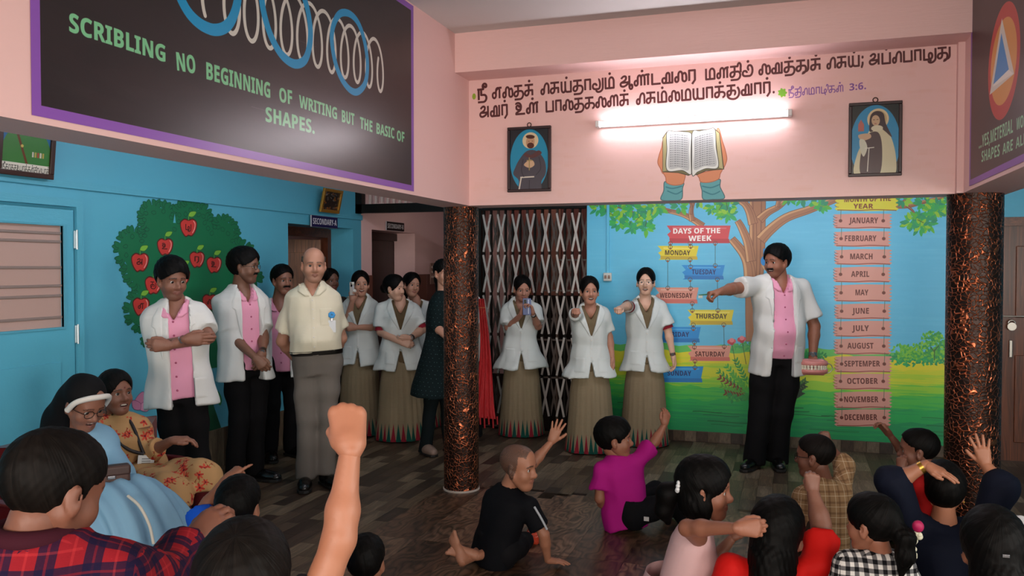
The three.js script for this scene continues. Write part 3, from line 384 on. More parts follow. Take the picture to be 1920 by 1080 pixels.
// folding steel gate
const GX0 = -2.84, GX1 = -1.81, GZ = -7.68, GT = 2.13;
{
  const steelB = std(0x17130f, 0.35, { metalness: 0.6 }), rust = std(0x4a3a32, 0.4, { metalness: 0.6 }), strap = std(0xb9b2ac, 0.38, { metalness: 0.35 }), strap2 = std(0x5a4f4a, 0.4, { metalness: 0.5 });
  const lin = struct('gate_lintel', merge([boxAt(LX, GX0 - 0.12, 2.1, 2.19, GZ - 0.04, GZ + 0.04), boxAt(LX, LX + 0.07, 2.1, CEIL, GZ - 0.04, GZ + 0.04), boxAt(GX0 - 0.12, GX1, GT, GT + 0.09, GZ - 0.05, GZ + 0.05)]), steelB);
  struct('wall_above_gate', boxAt(LX, GX1, 2.45, CEIL, GZ - 0.12, GZ - 0.045), BROWNPINK);
  struct('vent_backing', boxAt(LX + 0.05, GX0 - 0.12, 2.19, 2.45, GZ - 0.1, GZ - 0.06), PINK);
  for (let i = 0; i < 19; i++) mesh(numbered('slat'), rbox(0.022, 0.27, 0.03, 0.003, LX + 0.15 + i * 0.066, 2.32, GZ), std(0xc9b4ac, 0.4), lin);
  const g = thing('folding_gate', 'collapsible steel gate of dark bars with pale crossed straps', 'gate', V(GX0, 0, GZ));
  const n = 15, w = GX1 - GX0, step = w / (n - 1);
  mesh('post', boxAt(-0.1, -0.05, 0, GT, -0.03, 0.03), std(0x8d8580, 0.3, { metalness: 0.6 }), g); mesh('post', boxAt(-0.045, -0.02, 0, GT, -0.03, 0.03), steelB, g);
  for (let i = 0; i < n; i++) for (const dz of [-0.014, 0.014]) { const b = mesh(numbered('bar'), new THREE.BoxGeometry(0.016, GT - 0.02, 0.007), i % 4 === 2 ? rust : steelB, g); b.position.set(i * step, GT / 2, dz); }
  const rows = 5, rh = 0.36, y0 = 0.14;
  for (let r = 0; r < rows; r++) for (let i = 0; i < n - 1; i++) { const front = i % 2 === 0, y = y0 + r * (rh + 0.03) + rh / 2; for (const s of [-1, 1]) { const L = Math.hypot(step, rh), b = mesh(numbered('strap'), new THREE.BoxGeometry(0.02, L, 0.004), front ? strap : strap2, g); b.position.set((i + 0.5) * step, y, (front ? 0.022 : -0.02) + s * 0.003); b.rotation.z = s * Math.atan2(step, rh); } }
  for (const [y, a] of [[0.5, 6], [0.86, 6], [1.06, 7], [1.33, 8], [1.62, 10]]) mesh('cross_bar', boxAt(a * step, w, y - 0.008, y + 0.008, -0.05, -0.04), strap2, g);
  mesh('track', boxAt(-0.1, w, GT - 0.03, GT + 0.01, -0.04, 0.04), steelB, g); mesh('floor_rail', boxAt(-0.1, w, 0, 0.012, -0.03, 0.03), steelB, g);
}
{ // brown shutter panels and a dark sheet across their lower half, standing in the passage behind the gate
  const g = thing('wooden_partition', 'reddish brown boarded partition seen behind the folding gate', 'partition', V(GX0 - 0.1, 0, -8.75));
  for (let i = 0; i < 6; i++) mesh('panel', rbox(0.19, 2.2, 0.03, 0.006, 0.1 + i * 0.196, 1.1 + 0.9 * 0, 0), std([0x6a2f22, 0x7c3c2c, 0x8a5340, 0x743426, 0x6a2a20, 0x8c2e26][i], 0.45), g);
  mesh('lower_dark_sheet', boxAt(0, 1.2, 0, 1.25, 0.02, 0.045), std(0x241813, 0.7), g);
}
// far wall with the garden mural, skirting, door at its right end
{
  const wf = struct('wall_far', merge([boxAt(GX1 + 0.01, 1.52, 0, CEIL, MZ - 0.15, MZ - 0.002), boxAt(1.52, 3.2, 1.95, CEIL, MZ - 0.15, MZ - 0.002), boxAt(2.5, 3.2, 0, 1.95, MZ - 0.15, MZ - 0.002)]), CYAN);
  const mu = mesh('garden_mural', panel(V(MU[0], MVv[0], MZ), V(MU[1], MVv[0], MZ), V(MU[1], MVv[1], MZ), V(MU[0], MVv[1], MZ)), std(0xffffff, 0.42, { map: muralTex }), wf);
  const sk = struct('baseboard_far', boxAt(GX1 + 0.01, 1.5, 0, 0.095, MZ - 0.002, MZ + 0.006), std(0x4a3c32, 0.5));
  for (let i = 0; i < 33; i++) { const m = mesh(numbered('tile'), rbox(0.097, 0.09, 0.01, 0.002), tones[(i * 5) % 6], sk); m.position.set(GX1 + 0.06 + i * 0.1, 0.047, MZ + 0.006); }
  const d = new THREE.Group(); d.name = 'door_4'; d.userData.kind = 'structure'; d.position.set(1.52, 0, MZ - 0.06); scene.add(d);
  const wood = std(0xa45c3a, 0.3, { map: grain }), metal = std(0xb9b4aa, 0.3, { metalness: 0.8 });
  mesh('door_frame', merge([boxAt(0, 0.05, 0, 1.88, -0.04, 0.05), boxAt(0, 0.98, 1.88, 1.95, -0.04, 0.05), boxAt(0.93, 0.98, 0, 1.88, -0.04, 0.05)]), wood, d);
  mesh('door_leaf', boxAt(0.05, 0.93, 0, 1.88, -0.02, 0.015), wood, d);
  for (const [x0, y0, y1] of [[0.17, 0.15, 0.85], [0.55, 0.15, 0.85], [0.17, 1.15, 1.72], [0.55, 1.15, 1.72]]) mesh('raised_field', rbox(0.28, y1 - y0, 0.02, 0.006, x0 + 0.14, (y0 + y1) / 2, 0.02), wood, d);
  mesh('bolt', rod(V(0.06, 1.16, 0.03), V(0.5, 1.16, 0.03), 0.006), metal, d); mesh('handle', rbox(0.025, 0.14, 0.02, 0.006, 0.14, 0.9, 0.028), metal, d);
  const pl = new THREE.Group(); pl.name = 'padlock'; d.add(pl); pl.position.set(0.14, 1.08, 0.05);
  mesh('lock_body', new THREE.CylinderGeometry(0.032, 0.032, 0.02, 20).rotateX(Math.PI / 2), metal, pl); mesh('shackle', new THREE.TorusGeometry(0.024, 0.006, 8, 20, Math.PI).translate(0, 0.025, 0), metal, pl);
}
{ // surface conduit and small socket box on the mural wall
  const t = onZ(1140, 388, MZ), b = onZ(1140, 512, MZ), g = thing('wall_socket', 'small white socket box under a painted conduit beside the gate', 'socket', V(b.x, b.y, MZ));
  mesh('conduit', rbox(0.026, t.y - b.y + 0.1, 0.016, 0.004, 0, (t.y - b.y) / 2 + 0.05, 0.009), std(0x5fbfe2, 0.45), g); mesh('box', rbox(0.075, 0.075, 0.03, 0.005, 0, -0.035, 0.015), std(0xc8ccc6, 0.4), g);
  for (const s of [-1, 1]) mesh('switch', rbox(0.02, 0.03, 0.01, 0.003, s * 0.016, -0.035, 0.033), std(0x8a6f60, 0.4), g);
}
// beams round the middle of the hall
{
  const bl = struct('beam_left', boxAt(BX - 0.23, BX, HB, CEIL, PZ - 0.25, 3.2), PINK);
  mesh('painted_board', panel(V(BX + 0.003, BVv[0], BZ[0]), V(BX + 0.003, BVv[0], BZ[1]), V(BX + 0.003, BVv[1], BZ[1]), V(BX + 0.003, BVv[1], BZ[0])), std(0xffffff, 0.3, { map: boardTex }), bl);
  const br = struct('beam_right', boxAt(RX, RX + 0.25, HB, CEIL, PZ - 0.25, 3.2), PINK);
  mesh('painted_board', panel(V(RX - 0.003, RVv[0], RZ[1]), V(RX - 0.003, RVv[0], RZ[0]), V(RX - 0.003, RVv[1], RZ[0]), V(RX - 0.003, RVv[1], RZ[1])), std(0xffffff, 0.4, { map: (() => { boardRTex.wrapS = THREE.RepeatWrapping; boardRTex.repeat.x = -1; boardRTex.offset.x = 1; return boardRTex; })() }), br);
  const bf = struct('beam_far', boxAt(BX - 0.1, RX + 0.1, HB, CEIL, PZ - 0.23, PZ), PINK);
  mesh('painted_verse', panel(V(PU[0], PVv[0], PZ + 0.002), V(PU[1], PVv[0], PZ + 0.002), V(PU[1], PVv[1], PZ + 0.002), V(PU[0], PVv[1], PZ + 0.002)), std(0xffffff, 0.5, { map: verseTex }), bf);
  struct('trim_2', boxAt(BX - 0.05, RX + 0.05, 2.8, CEIL, PZ, PZ + 0.25), PINK);
  struct('trim_3', boxAt(RX - 0.035, RX + 0.01, HB, 2.8, PZ, PZ + 0.05), PINK);
  struct('ceiling', boxAt(-5.6, 3.4, CEIL, CEIL + 0.15, -12, 3.5), WHITE);
  // walls outside the frame: right aisle and the side behind the visitors, with their windows
  const fr = std(0x6d4a36, 0.5), wr = [];
  const holeX = [[-2.4, -0.8], [0.1, 1.7]];
  wr.push(boxAt(3.05, 3.25, 0, 0.9, -7.7, 3.3), boxAt(3.05, 3.25, 2.2, CEIL, -7.7, 3.3), boxAt(3.05, 3.25, 0.9, 2.2, -7.7, -2.4), boxAt(3.05, 3.25, 0.9, 2.2, -0.8, 0.1), boxAt(3.05, 3.25, 0.9, 2.2, 1.7, 3.3));
  struct('wall_right', merge(wr), CYAN);
  struct('wall_back', merge([boxAt(-4.5, 3.2, 0, 0.9, 3.3, 3.5), boxAt(-4.5, 3.2, 2.35, CEIL, 3.3, 3.5), boxAt(-4.5, -2.05, 0.9, 2.35, 3.3, 3.5), boxAt(-0.35, 0.15, 0.9, 2.35, 3.3, 3.5), boxAt(1.85, 3.2, 0.9, 2.35, 3.3, 3.5)]), PINK);
  const win = (name, boxes) => struct(name, merge(boxes), fr);
  win('window_1', [boxAt(-2.05, -0.35, 0.9, 0.95, 3.36, 3.44), boxAt(-2.05, -0.35, 2.3, 2.35, 3.36, 3.44), boxAt(-1.225, -1.175, 0.9, 2.35, 3.36, 3.44)]);
  win('window_2', [boxAt(0.15, 1.85, 0.9, 0.95, 3.36, 3.44), boxAt(0.15, 1.85, 2.3, 2.35, 3.36, 3.44), boxAt(0.975, 1.025, 0.9, 2.35, 3.36, 3.44)]);
  win('window_3', [boxAt(3.11, 3.19, 0.9, 0.95, -2.4, -0.8), boxAt(3.11, 3.19, 2.15, 2.2, -2.4, -0.8), boxAt(3.11, 3.19, 0.9, 2.2, -1.625, -1.575)]);
  win('window_4', [boxAt(3.11, 3.19, 0.9, 0.95, 0.1, 1.7), boxAt(3.11, 3.19, 2.15, 2.2, 0.1, 1.7), boxAt(3.11, 3.19, 0.9, 2.2, 0.875, 0.925)]);
}
// copper crackle pillars
{
  const W = 512, H = 1280, CX = 32, CY = 80, fx = [], hgt = new Float32Array(W * H);
  const wor = (x, y, cx, cy, s) => { let a = 9, b = 9; const ix = Math.floor(x), iy = Math.floor(y); for (let j = -1; j <= 1; j++) for (let i = -1; i <= 1; i++) { const qx = ix + i, qy = iy + j, hx = ((qx % cx) + cx) % cx, hy = ((qy % cy) + cy) % cy, dx = qx + hash2(hx, hy, s) - x, dy = qy + hash2(hx, hy, s + 1) - y, d = Math.sqrt(dx * dx + dy * dy); if (d < a) { b = a; a = d; } else if (d < b) b = d; } return b - a; };
  for (let y = 0; y < H; y++) for (let x = 0; x < W; x++) { const wx = vnoise(x / 20, y / 20, 31, 0, 64) * 0.9, wy = vnoise(x / 20 + 9, y / 20, 33, 0, 64) * 0.9; const e = wor(x / W * CX + wx, y / H * CY + wy, CX, CY, 41), v = vnoise(x / 26, y / 26, 44, 0, 0); const t = 0.05 + 0.36 * v * v + 0.06 * v; hgt[y * W + x] = clamp(1 - e / t, 0, 1); }
  const at2 = (x, y) => hgt[y * W + x];
  const col = dataTex(W, H, (x, y) => { const k = Math.min(1, at2(x, y) * 2.2), n = vnoise(x / 5, y / 5, 50); return [46 + k * (118 + 40 * n), 31 + k * (60 + 24 * n), 25 + k * (38 + 16 * n)]; });
  const rough = dataTex(W, H, (x, y) => { const k = Math.min(1, at2(x, y) * 2.2); return [0, 84 - 14 * k + 30 * vnoise(x / 7, y / 7, 52), 165 + 85 * k]; }, false);
  const bump = dataTex(W, H, (x, y) => { const v = at2(x, y) * 170 + 60 * vnoise(x / 6, y / 6, 53); return [v, v, v]; }, false);
  const mat = std(0xffffff, 1, { map: col, roughnessMap: rough, metalnessMap: rough, metalness: 1, bumpMap: bump, bumpScale: 0.006 });
  const mk = (x, z, r, label, h) => { const p = thing('pillar', label, 'pillar', V(x, 0, z), 'copper crackle pillars'); p.userData.kind = 'structure'; mesh('shaft', new THREE.CylinderGeometry(r, r, h, 64, 1, true).translate(0, h / 2, 0), mat, p); mesh('base_ring', new THREE.CylinderGeometry(r + 0.006, r + 0.006, 0.012, 64).translate(0, 0.006, 0), std(0xc4b8ae, 0.5), p); return p; };
  mk(-2.19, -5.46, 0.122, 'round copper crackle pillar below the corner of the lettered board', HB); mk(0.985, -5.4, 0.145, 'round copper crackle pillar beside the painted months', HB);
}
// tube lights: one on the far beam above the book; unseen ones on its rear; those behind the lettered board, in class room and passage are added fill lamps
function tubeLight(label, pos, L, turn, roll, power, wire, tint = 0xfff8ff) {
  const g = thing('tube_light', label, 'tube light', pos); g.rotation.set(0, turn, roll, 'YXZ');
  mesh('batten', rbox(L, 0.035, 0.03, 0.006, 0, 0, -0.04), std(0xe8e8e8, 0.4), g);
  mesh('tube', new THREE.CylinderGeometry(0.014, 0.014, L - 0.05, 20).rotateZ(Math.PI / 2), new THREE.MeshStandardMaterial({ color: 0xffffff, emissive: tint, emissiveIntensity: power * 0.55 }), g);
  for (const s of [-1, 1]) mesh('holder', rbox(0.025, 0.04, 0.06, 0.005, s * (L / 2 - 0.012), 0, -0.015), std(0xe8e8e8, 0.4), g);
  if (wire) mesh('wire', tube([V(0.02, 0.02, -0.05), V(0.0, 0.05, -0.04), V(-0.03, 0.045, -0.045), V(-0.05, 0.02, -0.05)], 0.003, 12, 5), std(0xcfcfcf, 0.5), g);
  const l = new THREE.RectAreaLight(tint, power * 1.2, L, 0.03); l.position.set(0, 0, 0.02); l.rotation.y = Math.PI; g.add(l); l.name = 'tube_glow'; return g;
}
{
  const a = onZ(1117, 233, PZ + 0.06), b = onZ(1485, 211, PZ + 0.06);
  tubeLight('lit white tube light above the painted open book', a.clone().lerp(b, 0.5), a.distanceTo(b), 0, Math.atan2(b.y - a.y, b.x - a.x), 23, true);
  tubeLight('lit tube light on the rear of the far beam facing the week signs', V(-1.1, 2.62, PZ - 0.29), 1.2, Math.PI, 0, 34, false, 0xf4f6ff);
  tubeLight('lit tube light on the rear of the far beam facing the month boards', V(0.35, 2.62, PZ - 0.29), 1.2, Math.PI, 0, 34, false, 0xf4f6ff);
  tubeLight('added unseen fill tube on the rear of the lettered beam facing the apple tree', V(BX - 0.29, 2.62, -4.7), 1.2, -Math.PI / 2, 0, 34, false, 0xf4f6ff);  // added lamp out of view, brightens the left wall and the standing men
  tubeLight('added unseen fill tube inside the first class room', V(-5.44, 2.5, -6.9), 1.2, Math.PI / 2, 0, 8, false, 0xfff4ea);  // invented lamp that makes the open door leaf look lit
  tubeLight('added unseen fill tube over the folding gate on the passage side', V(-3.0, 2.72, GZ - 0.2), 1.2, Math.PI, 0, 7, false, 0xfff4ea);  // hidden lamp put in to lift the dark passage behind the gate
  tubeLight('added unseen fill tube on the rear of the lettered beam facing the blue door', V(BX - 0.29, 2.62, -2.6), 1.2, -Math.PI / 2, 0, 22, false, 0xf4f6ff);  // further added lamp, more fill for the near end of the left aisle
}
// framed pictures and signs
function framed(name, label, corner, tex, frameM, fw, hookOn, tilt = 0) { // corner: {a,b,c,d} points on the wall
  const [a, b, c, d] = corner, ctr = a.clone().add(b).add(c).add(d).multiplyScalar(0.25), w = a.distanceTo(b), h = a.distanceTo(d), g = thing(name, label, 'picture', ctr);
  const X = b.clone().sub(a).normalize(), Y = V(0, 1, 0), Zn = X.clone().cross(Y).normalize(); g.setRotationFromMatrix(new THREE.Matrix4().makeBasis(X, Y, Zn)); if (tilt) { g.rotateX(tilt); g.translateZ(0.05); }
  mesh('picture_sheet', (() => { const p = new THREE.PlaneGeometry(w - fw, h - fw); p.translate(0, 0, 0.012); return p; })(), std(0xffffff, 0.25, { map: tex }), g);
  mesh('backing', rbox(w - fw, h - fw, 0.008, 0.002, 0, 0, 0.006), std(0x2a2420, 0.7), g);
  for (const [ww, hh, x, y] of [[w, fw, 0, h / 2 - fw / 2], [w, fw, 0, -h / 2 + fw / 2], [fw, h - 2 * fw, -w / 2 + fw / 2, 0], [fw, h - 2 * fw, w / 2 - fw / 2, 0]]) mesh('frame_side', rbox(ww, hh, 0.024, 0.004, x, y, 0.013), frameM, g);
  if (hookOn) mesh('hanging_ring', new THREE.TorusGeometry(0.013, 0.003, 8, 18).translate(0, h / 2 + 0.012, 0.012), std(0x3a2a24, 0.4, { metalness: 0.6 }), g);
  return g;
}
const corners = (f, c, l, t, r, b) => { const A = f(l, b, c), B = f(r, b, c), T = f((l + r) / 2, t, c); const y0 = (A.y + B.y) / 2, y1 = T.y; A.y = B.y = y0; return [A, B, V(B.x, y1, B.z), V(A.x, y1, A.z)]; };
const monkTex = canvasTex(256, 384, (x, W, H) => {
  x.fillStyle = '#23262c'; x.fillRect(0, 0, W, H); x.fillStyle = '#2590b8'; x.beginPath(); x.ellipse(W / 2, H * 0.52, W * 0.47, H * 0.5, 0, 0, 7); x.fill();
  x.fillStyle = '#d9c9a4'; x.beginPath(); x.arc(W * 0.53, H * 0.2, 50, 0, 7); x.fill();
  x.fillStyle = '#4a4650'; smooth(x, [[60, 200], [100, 150], [140, 135], [185, 150], [225, 205], [232, 280], [205, 330], [195, 384], [70, 384], [62, 320], [28, 280], [40, 240]], null, true); x.fill();
  x.fillStyle = '#5c3a3a'; smooth(x, [[105, 150], [140, 165], [185, 140], [205, 160], [150, 185], [100, 170]], null, true); x.fill();
  x.fillStyle = '#c29a78'; x.beginPath(); x.ellipse(135, 85, 27, 38, 0.1, 0, 7); x.fill(); x.fillStyle = '#5a2e22'; x.beginPath(); x.ellipse(137, 108, 22, 18, 0.1, 0, 7); x.fill(); x.fillStyle = '#4a2a20'; x.beginPath(); x.ellipse(135, 54, 28, 12, 0.1, 0, 7); x.fill();
  x.fillStyle = '#3a2018'; for (const s of [-10, 12]) x.fillRect(132 + s, 80, 8, 3);
  x.fillStyle = '#cfae8c'; smooth(x, [[95, 225], [130, 195], [155, 205], [160, 230], [130, 245]], null, true); x.fill(); x.fillStyle = '#9a8a5a'; x.fillRect(126, 180, 6, 80); x.fillRect(112, 196, 36, 6);
  x.strokeStyle = '#d8d2c4'; x.lineWidth = 8; x.beginPath(); x.moveTo(72, 302); x.lineTo(160, 300); x.moveTo(78, 302); x.lineTo(64, 380); x.stroke();
  x.strokeStyle = '#35323a'; x.lineWidth = 5; for (const p of [[[90, 190], [80, 260], [95, 300]], [[190, 180], [200, 250], [170, 290]], [[130, 320], [128, 384]]]) { smooth(x, p); x.stroke(); }
});
const nunTex = canvasTex(288, 420, (x, W, H) => {
  x.fillStyle = '#1f2a2a'; x.fillRect(0, 0, W, H); x.fillStyle = '#2a8fc0'; x.beginPath(); x.ellipse(W / 2, H * 0.56, W * 0.5, H * 0.54, 0, 0, 7); x.fill();
  x.fillStyle = '#d9c9a0'; x.beginPath(); x.arc(160, 92, 62, 0, 7); x.fill(); x.fillStyle = '#bfa97a'; x.beginPath(); x.arc(160, 92, 50, 0, 7); x.fill();
  x.fillStyle = '#cfcaa8'; smooth(x, [[120, 150], [180, 140], [230, 190], [262, 300], [260, 420], [170, 420], [30, 420], [40, 300], [90, 200]], null, true); x.fill();
  x.fillStyle = '#3c2e30'; smooth(x, [[110, 150], [118, 70], [150, 45], [190, 60], [205, 120], [240, 200], [200, 165], [165, 140], [125, 165]], null, true); x.fill();
  x.fillStyle = '#4a3a3c'; smooth(x, [[95, 190], [160, 170], [185, 260], [170, 420], [70, 420], [60, 320]], null, true); x.fill();
  x.fillStyle = '#c9aa88'; x.beginPath(); x.ellipse(147, 100, 24, 32, -0.1, 0, 7); x.fill(); x.fillStyle = '#d8d2b6'; x.beginPath(); x.ellipse(155, 146, 34, 18, 0, 0, 7); x.fill();
  x.fillStyle = '#3a2420'; x.fillRect(132, 94, 10, 3); x.fillRect(152, 93, 10, 3); x.fillStyle = '#a85a50'; x.fillRect(140, 116, 12, 4);
  x.fillStyle = '#b8685e'; poly(x, [[46, 120], [62, 90], [80, 120], [80, 160], [46, 160]]); x.fill(); x.fillStyle = '#c8a888'; smooth(x, [[50, 180], [110, 175], [120, 200], [80, 215], [55, 205]], null, true); x.fill();
  x.fillStyle = '#cfd0bc'; smooth(x, [[55, 210], [85, 215], [100, 260], [80, 310], [60, 270]], null, true); x.fill(); x.strokeStyle = '#dcd8cc'; x.lineWidth = 5; x.beginPath(); x.moveTo(110, 260); x.lineTo(102, 400); x.moveTo(85, 262); x.lineTo(140, 258); x.stroke();
});
const blackFrame = std(0x2a1418, 0.35);
framed('saint_picture', 'black framed picture of a bearded monk with a cross on blue', corners(onZ, PZ + 0.004, 953, 238, 1034, 360), monkTex, blackFrame, 0.018, true);
framed('saint_picture', 'black framed picture of a veiled nun with a halo on blue', corners(onZ, PZ + 0.004, 1590, 192, 1690, 331), nunTex, blackFrame, 0.018, true);
const soldierTex = canvasTex(360, 420, (x, W, H) => {
  x.fillStyle = '#2a6a9a'; x.fillRect(0, 0, W, H); x.fillStyle = '#3f7a3a'; smooth(x, [[40, 190], [120, 130], [180, 120], [260, 135], [330, 200], [350, 360], [20, 360]], null, true); x.fill();
  x.fillStyle = '#9a6a4a'; x.beginPath(); x.ellipse(180, 90, 46, 60, 0, 0, 7); x.fill(); x.fillStyle = '#3a6a34'; x.fillRect(120, 20, 120, 34); x.strokeStyle = '#6a3f24'; x.lineWidth = 16; x.beginPath(); x.moveTo(110, 150); x.lineTo(190, 360); x.stroke();
  for (let i = 0; i < 5; i++) { x.fillStyle = ['#c9c4b0', '#b0a050', '#a04a3a'][i % 3]; x.fillRect(220 + i * 18, 270, 12, 34); } x.fillStyle = '#d0b860'; x.beginPath(); x.arc(150, 240, 10, 0, 7); x.fill();
  x.fillStyle = '#d9d4c6'; x.fillRect(0, 352, W, 68); tamil(x, (a, b) => [a, b], 'E nii tha aa ca ca U pa aa ka. ca na. thi ra E pa aa ka.', 10, 402, 350, 402, 32, '#20201c', 12);
});
framed('soldier_portrait', 'dark framed portrait of a green uniform above the blue door', corners(onX, LX + 0.004, -20, 200, 88, 330), soldierTex, std(0x3a2018, 0.3), 0.03, false, 0.1);
const goldTex = canvasTex(128, 192, (x, W, H) => { x.fillStyle = '#2a2420'; x.fillRect(0, 0, W, H); for (let i = 0; i < 60; i++) { x.fillStyle = ['#4a423c', '#6a625a', '#3a2a20', '#7a4a24'][i % 4]; x.beginPath(); x.ellipse(rnd() * W, rnd() * H, rr(4, 18), rr(3, 10), rnd() * 3, 0, 7); x.fill(); } });
framed('gilt_picture', 'small gilt framed dark picture leaning above the first class room door', corners(onX, LX + 0.02, 593, 352, 628, 397), goldTex, std(0xa87a2c, 0.35, { metalness: 0.5 }), 0.03, false, 0.22);
function nameplate(label, cs, text, bg) {
  const [a, b, c, d] = cs, w = a.distanceTo(b), h = a.distanceTo(d), ctr = a.clone().add(c).multiplyScalar(0.5), g = thing('door_sign', label, 'sign', ctr), X = b.clone().sub(a).normalize();
  g.setRotationFromMatrix(new THREE.Matrix4().makeBasis(X, V(0, 1, 0), X.clone().cross(V(0, 1, 0)).normalize()));
  mesh('plate', rbox(w, h, 0.012, 0.002, 0, 0, 0.006), std(0xb8b8c0, 0.5), g);
  mesh('lettering', new THREE.PlaneGeometry(w - 0.004, h - 0.004).translate(0, 0, 0.0135), std(0xffffff, 0.4, { map: canvasTex(512, Math.round(512 * h / w), (x, W, H) => { x.fillStyle = bg; x.fillRect(0, 0, W, H); word(x, (p, q) => [p, q], text, W * 0.04, H * 0.76, W * 0.96, H * 0.76, H * 0.54, '#dadade', {}); }) }), g);
}
nameplate('dark blue SECONDARY-A sign over the doorway in the blue wall', corners(onX, LX + 0.03, 582, 405.5, 631, 427), 'SECONDARY-A', '#14164a');
nameplate('black SECONDARY-B sign over the dark door in the pink passage', corners(onX, LX + 0.01, 723, 416.5, 756, 433), 'SECONDARY-B', '#1a1014');
// ---------- people: signed-distance bodies meshed with surface nets ----------
const hyp = Math.hypot, mn = Math.min, mx = Math.max, UP = V(0, 1, 0);
function cone(a, ra, b, rb) {
  const ax = a.x, ay = a.y, az = a.z, bx = b.x - ax, by = b.y - ay, bz = b.z - az, l2 = bx * bx + by * by + bz * bz || 1e-9, R = mx(ra, rb);
  const f = (x, y, z) => { const px = x - ax, py = y - ay, pz = z - az, t = clamp((px * bx + py * by + pz * bz) / l2, 0, 1), qx = px - bx * t, qy = py - by * t, qz = pz - bz * t; return Math.sqrt(qx * qx + qy * qy + qz * qz) - ra - (rb - ra) * t; };
  f.lo = [mn(a.x, b.x) - R, mn(a.y, b.y) - R, mn(a.z, b.z) - R]; f.hi = [mx(a.x, b.x) + R, mx(a.y, b.y) + R, mx(a.z, b.z) + R]; return f;
}
function chain(pts, rs) { const out = []; for (let i = 0; i + 1 < pts.length; i++) out.push(cone(pts[i], rs[i], pts[i + 1], rs[i + 1])); return out; }
function ell(c, rx, ry, rz, B) { // B: [X,Y,Z] axes
  const X = B ? B[0] : V(1, 0, 0), Y = B ? B[1] : V(0, 1, 0), Z = B ? B[2] : V(0, 0, 1), R = mx(rx, ry, rz);
  const f = (x, y, z) => { const px = x - c.x, py = y - c.y, pz = z - c.z, u = (px * X.x + py * X.y + pz * X.z) / rx, v = (px * Y.x + py * Y.y + pz * Y.z) / ry, w = (px * Z.x + py * Z.y + pz * Z.z) / rz, k0 = Math.sqrt(u * u + v * v + w * w), k1 = Math.sqrt((u / rx) ** 2 + (v / ry) ** 2 + (w / rz) ** 2); return k1 < 1e-9 ? -mn(rx, ry, rz) : k0 * (k0 - 1) / k1; };
  f.lo = [c.x - R, c.y - R, c.z - R]; f.hi = [c.x + R, c.y + R, c.z + R]; return f;
}
const smin = (a, b, k) => { const h = mx(k - Math.abs(a - b), 0) / k; return mn(a, b) - h * h * k * 0.25; };
function uni(list, k) {
  list = list.filter(Boolean); const n = list.length, f = (x, y, z) => { let d = list[0](x, y, z); for (let i = 1; i < n; i++) { const e = list[i](x, y, z); if (e < d + k) d = e < d - k ? e : smin(d, e, k); } return d; };
  f.lo = [0, 1, 2].map((i) => mn(...list.map((q) => q.lo[i]))); f.hi = [0, 1, 2].map((i) => mx(...list.map((q) => q.hi[i]))); return f;
}
function like(src, f, pad = 0) { f.lo = src.lo.map((v) => v - pad); f.hi = src.hi.map((v) => v + pad); return f; }
// elliptical loft along a torso frame: rings [v, halfWidth, halfDepth, forwardShift]
function loft(T, rings) {
  const { o, L, U, F } = T, n = rings.length, vb = rings[0][0], vt = rings[n - 1][0], R = mx(...rings.map((r) => mx(r[1], r[2]) + Math.abs(r[3] || 0)));
  const f = (x, y, z) => {
    const px = x - o.x, py = y - o.y, pz = z - o.z, u = px * L.x + py * L.y + pz * L.z, v = px * U.x + py * U.y + pz * U.z, w0 = px * F.x + py * F.y + pz * F.z, vc = clamp(v, vb, vt);
    let i = 0; while (i < n - 2 && vc > rings[i + 1][0]) i++;
    const A = rings[i], B = rings[i + 1]; let t = (vc - A[0]) / (B[0] - A[0]); t = t * t * (3 - 2 * t) * 0.5 + t * 0.5;
    const a = A[1] + (B[1] - A[1]) * t, b = A[2] + (B[2] - A[2]) * t, w = w0 - ((A[3] || 0) + ((B[3] || 0) - (A[3] || 0)) * t), k0 = Math.sqrt((u / a) ** 2 + (w / b) ** 2), k1 = Math.sqrt((u / (a * a)) ** 2 + (w / (b * b)) ** 2), d = k1 < 1e-6 ? -mn(a, b) : k0 * (k0 - 1) / k1;
    return mx(d, v - vt, vb - v);
  };
  const p0 = o.clone().addScaledVector(U, vb), p1 = o.clone().addScaledVector(U, vt);
  f.lo = [mn(p0.x, p1.x) - R, mn(p0.y, p1.y) - R, mn(p0.z, p1.z) - R]; f.hi = [mx(p0.x, p1.x) + R, mx(p0.y, p1.y) + R, mx(p0.z, p1.z) + R]; return f;
}
let triCount = 0;
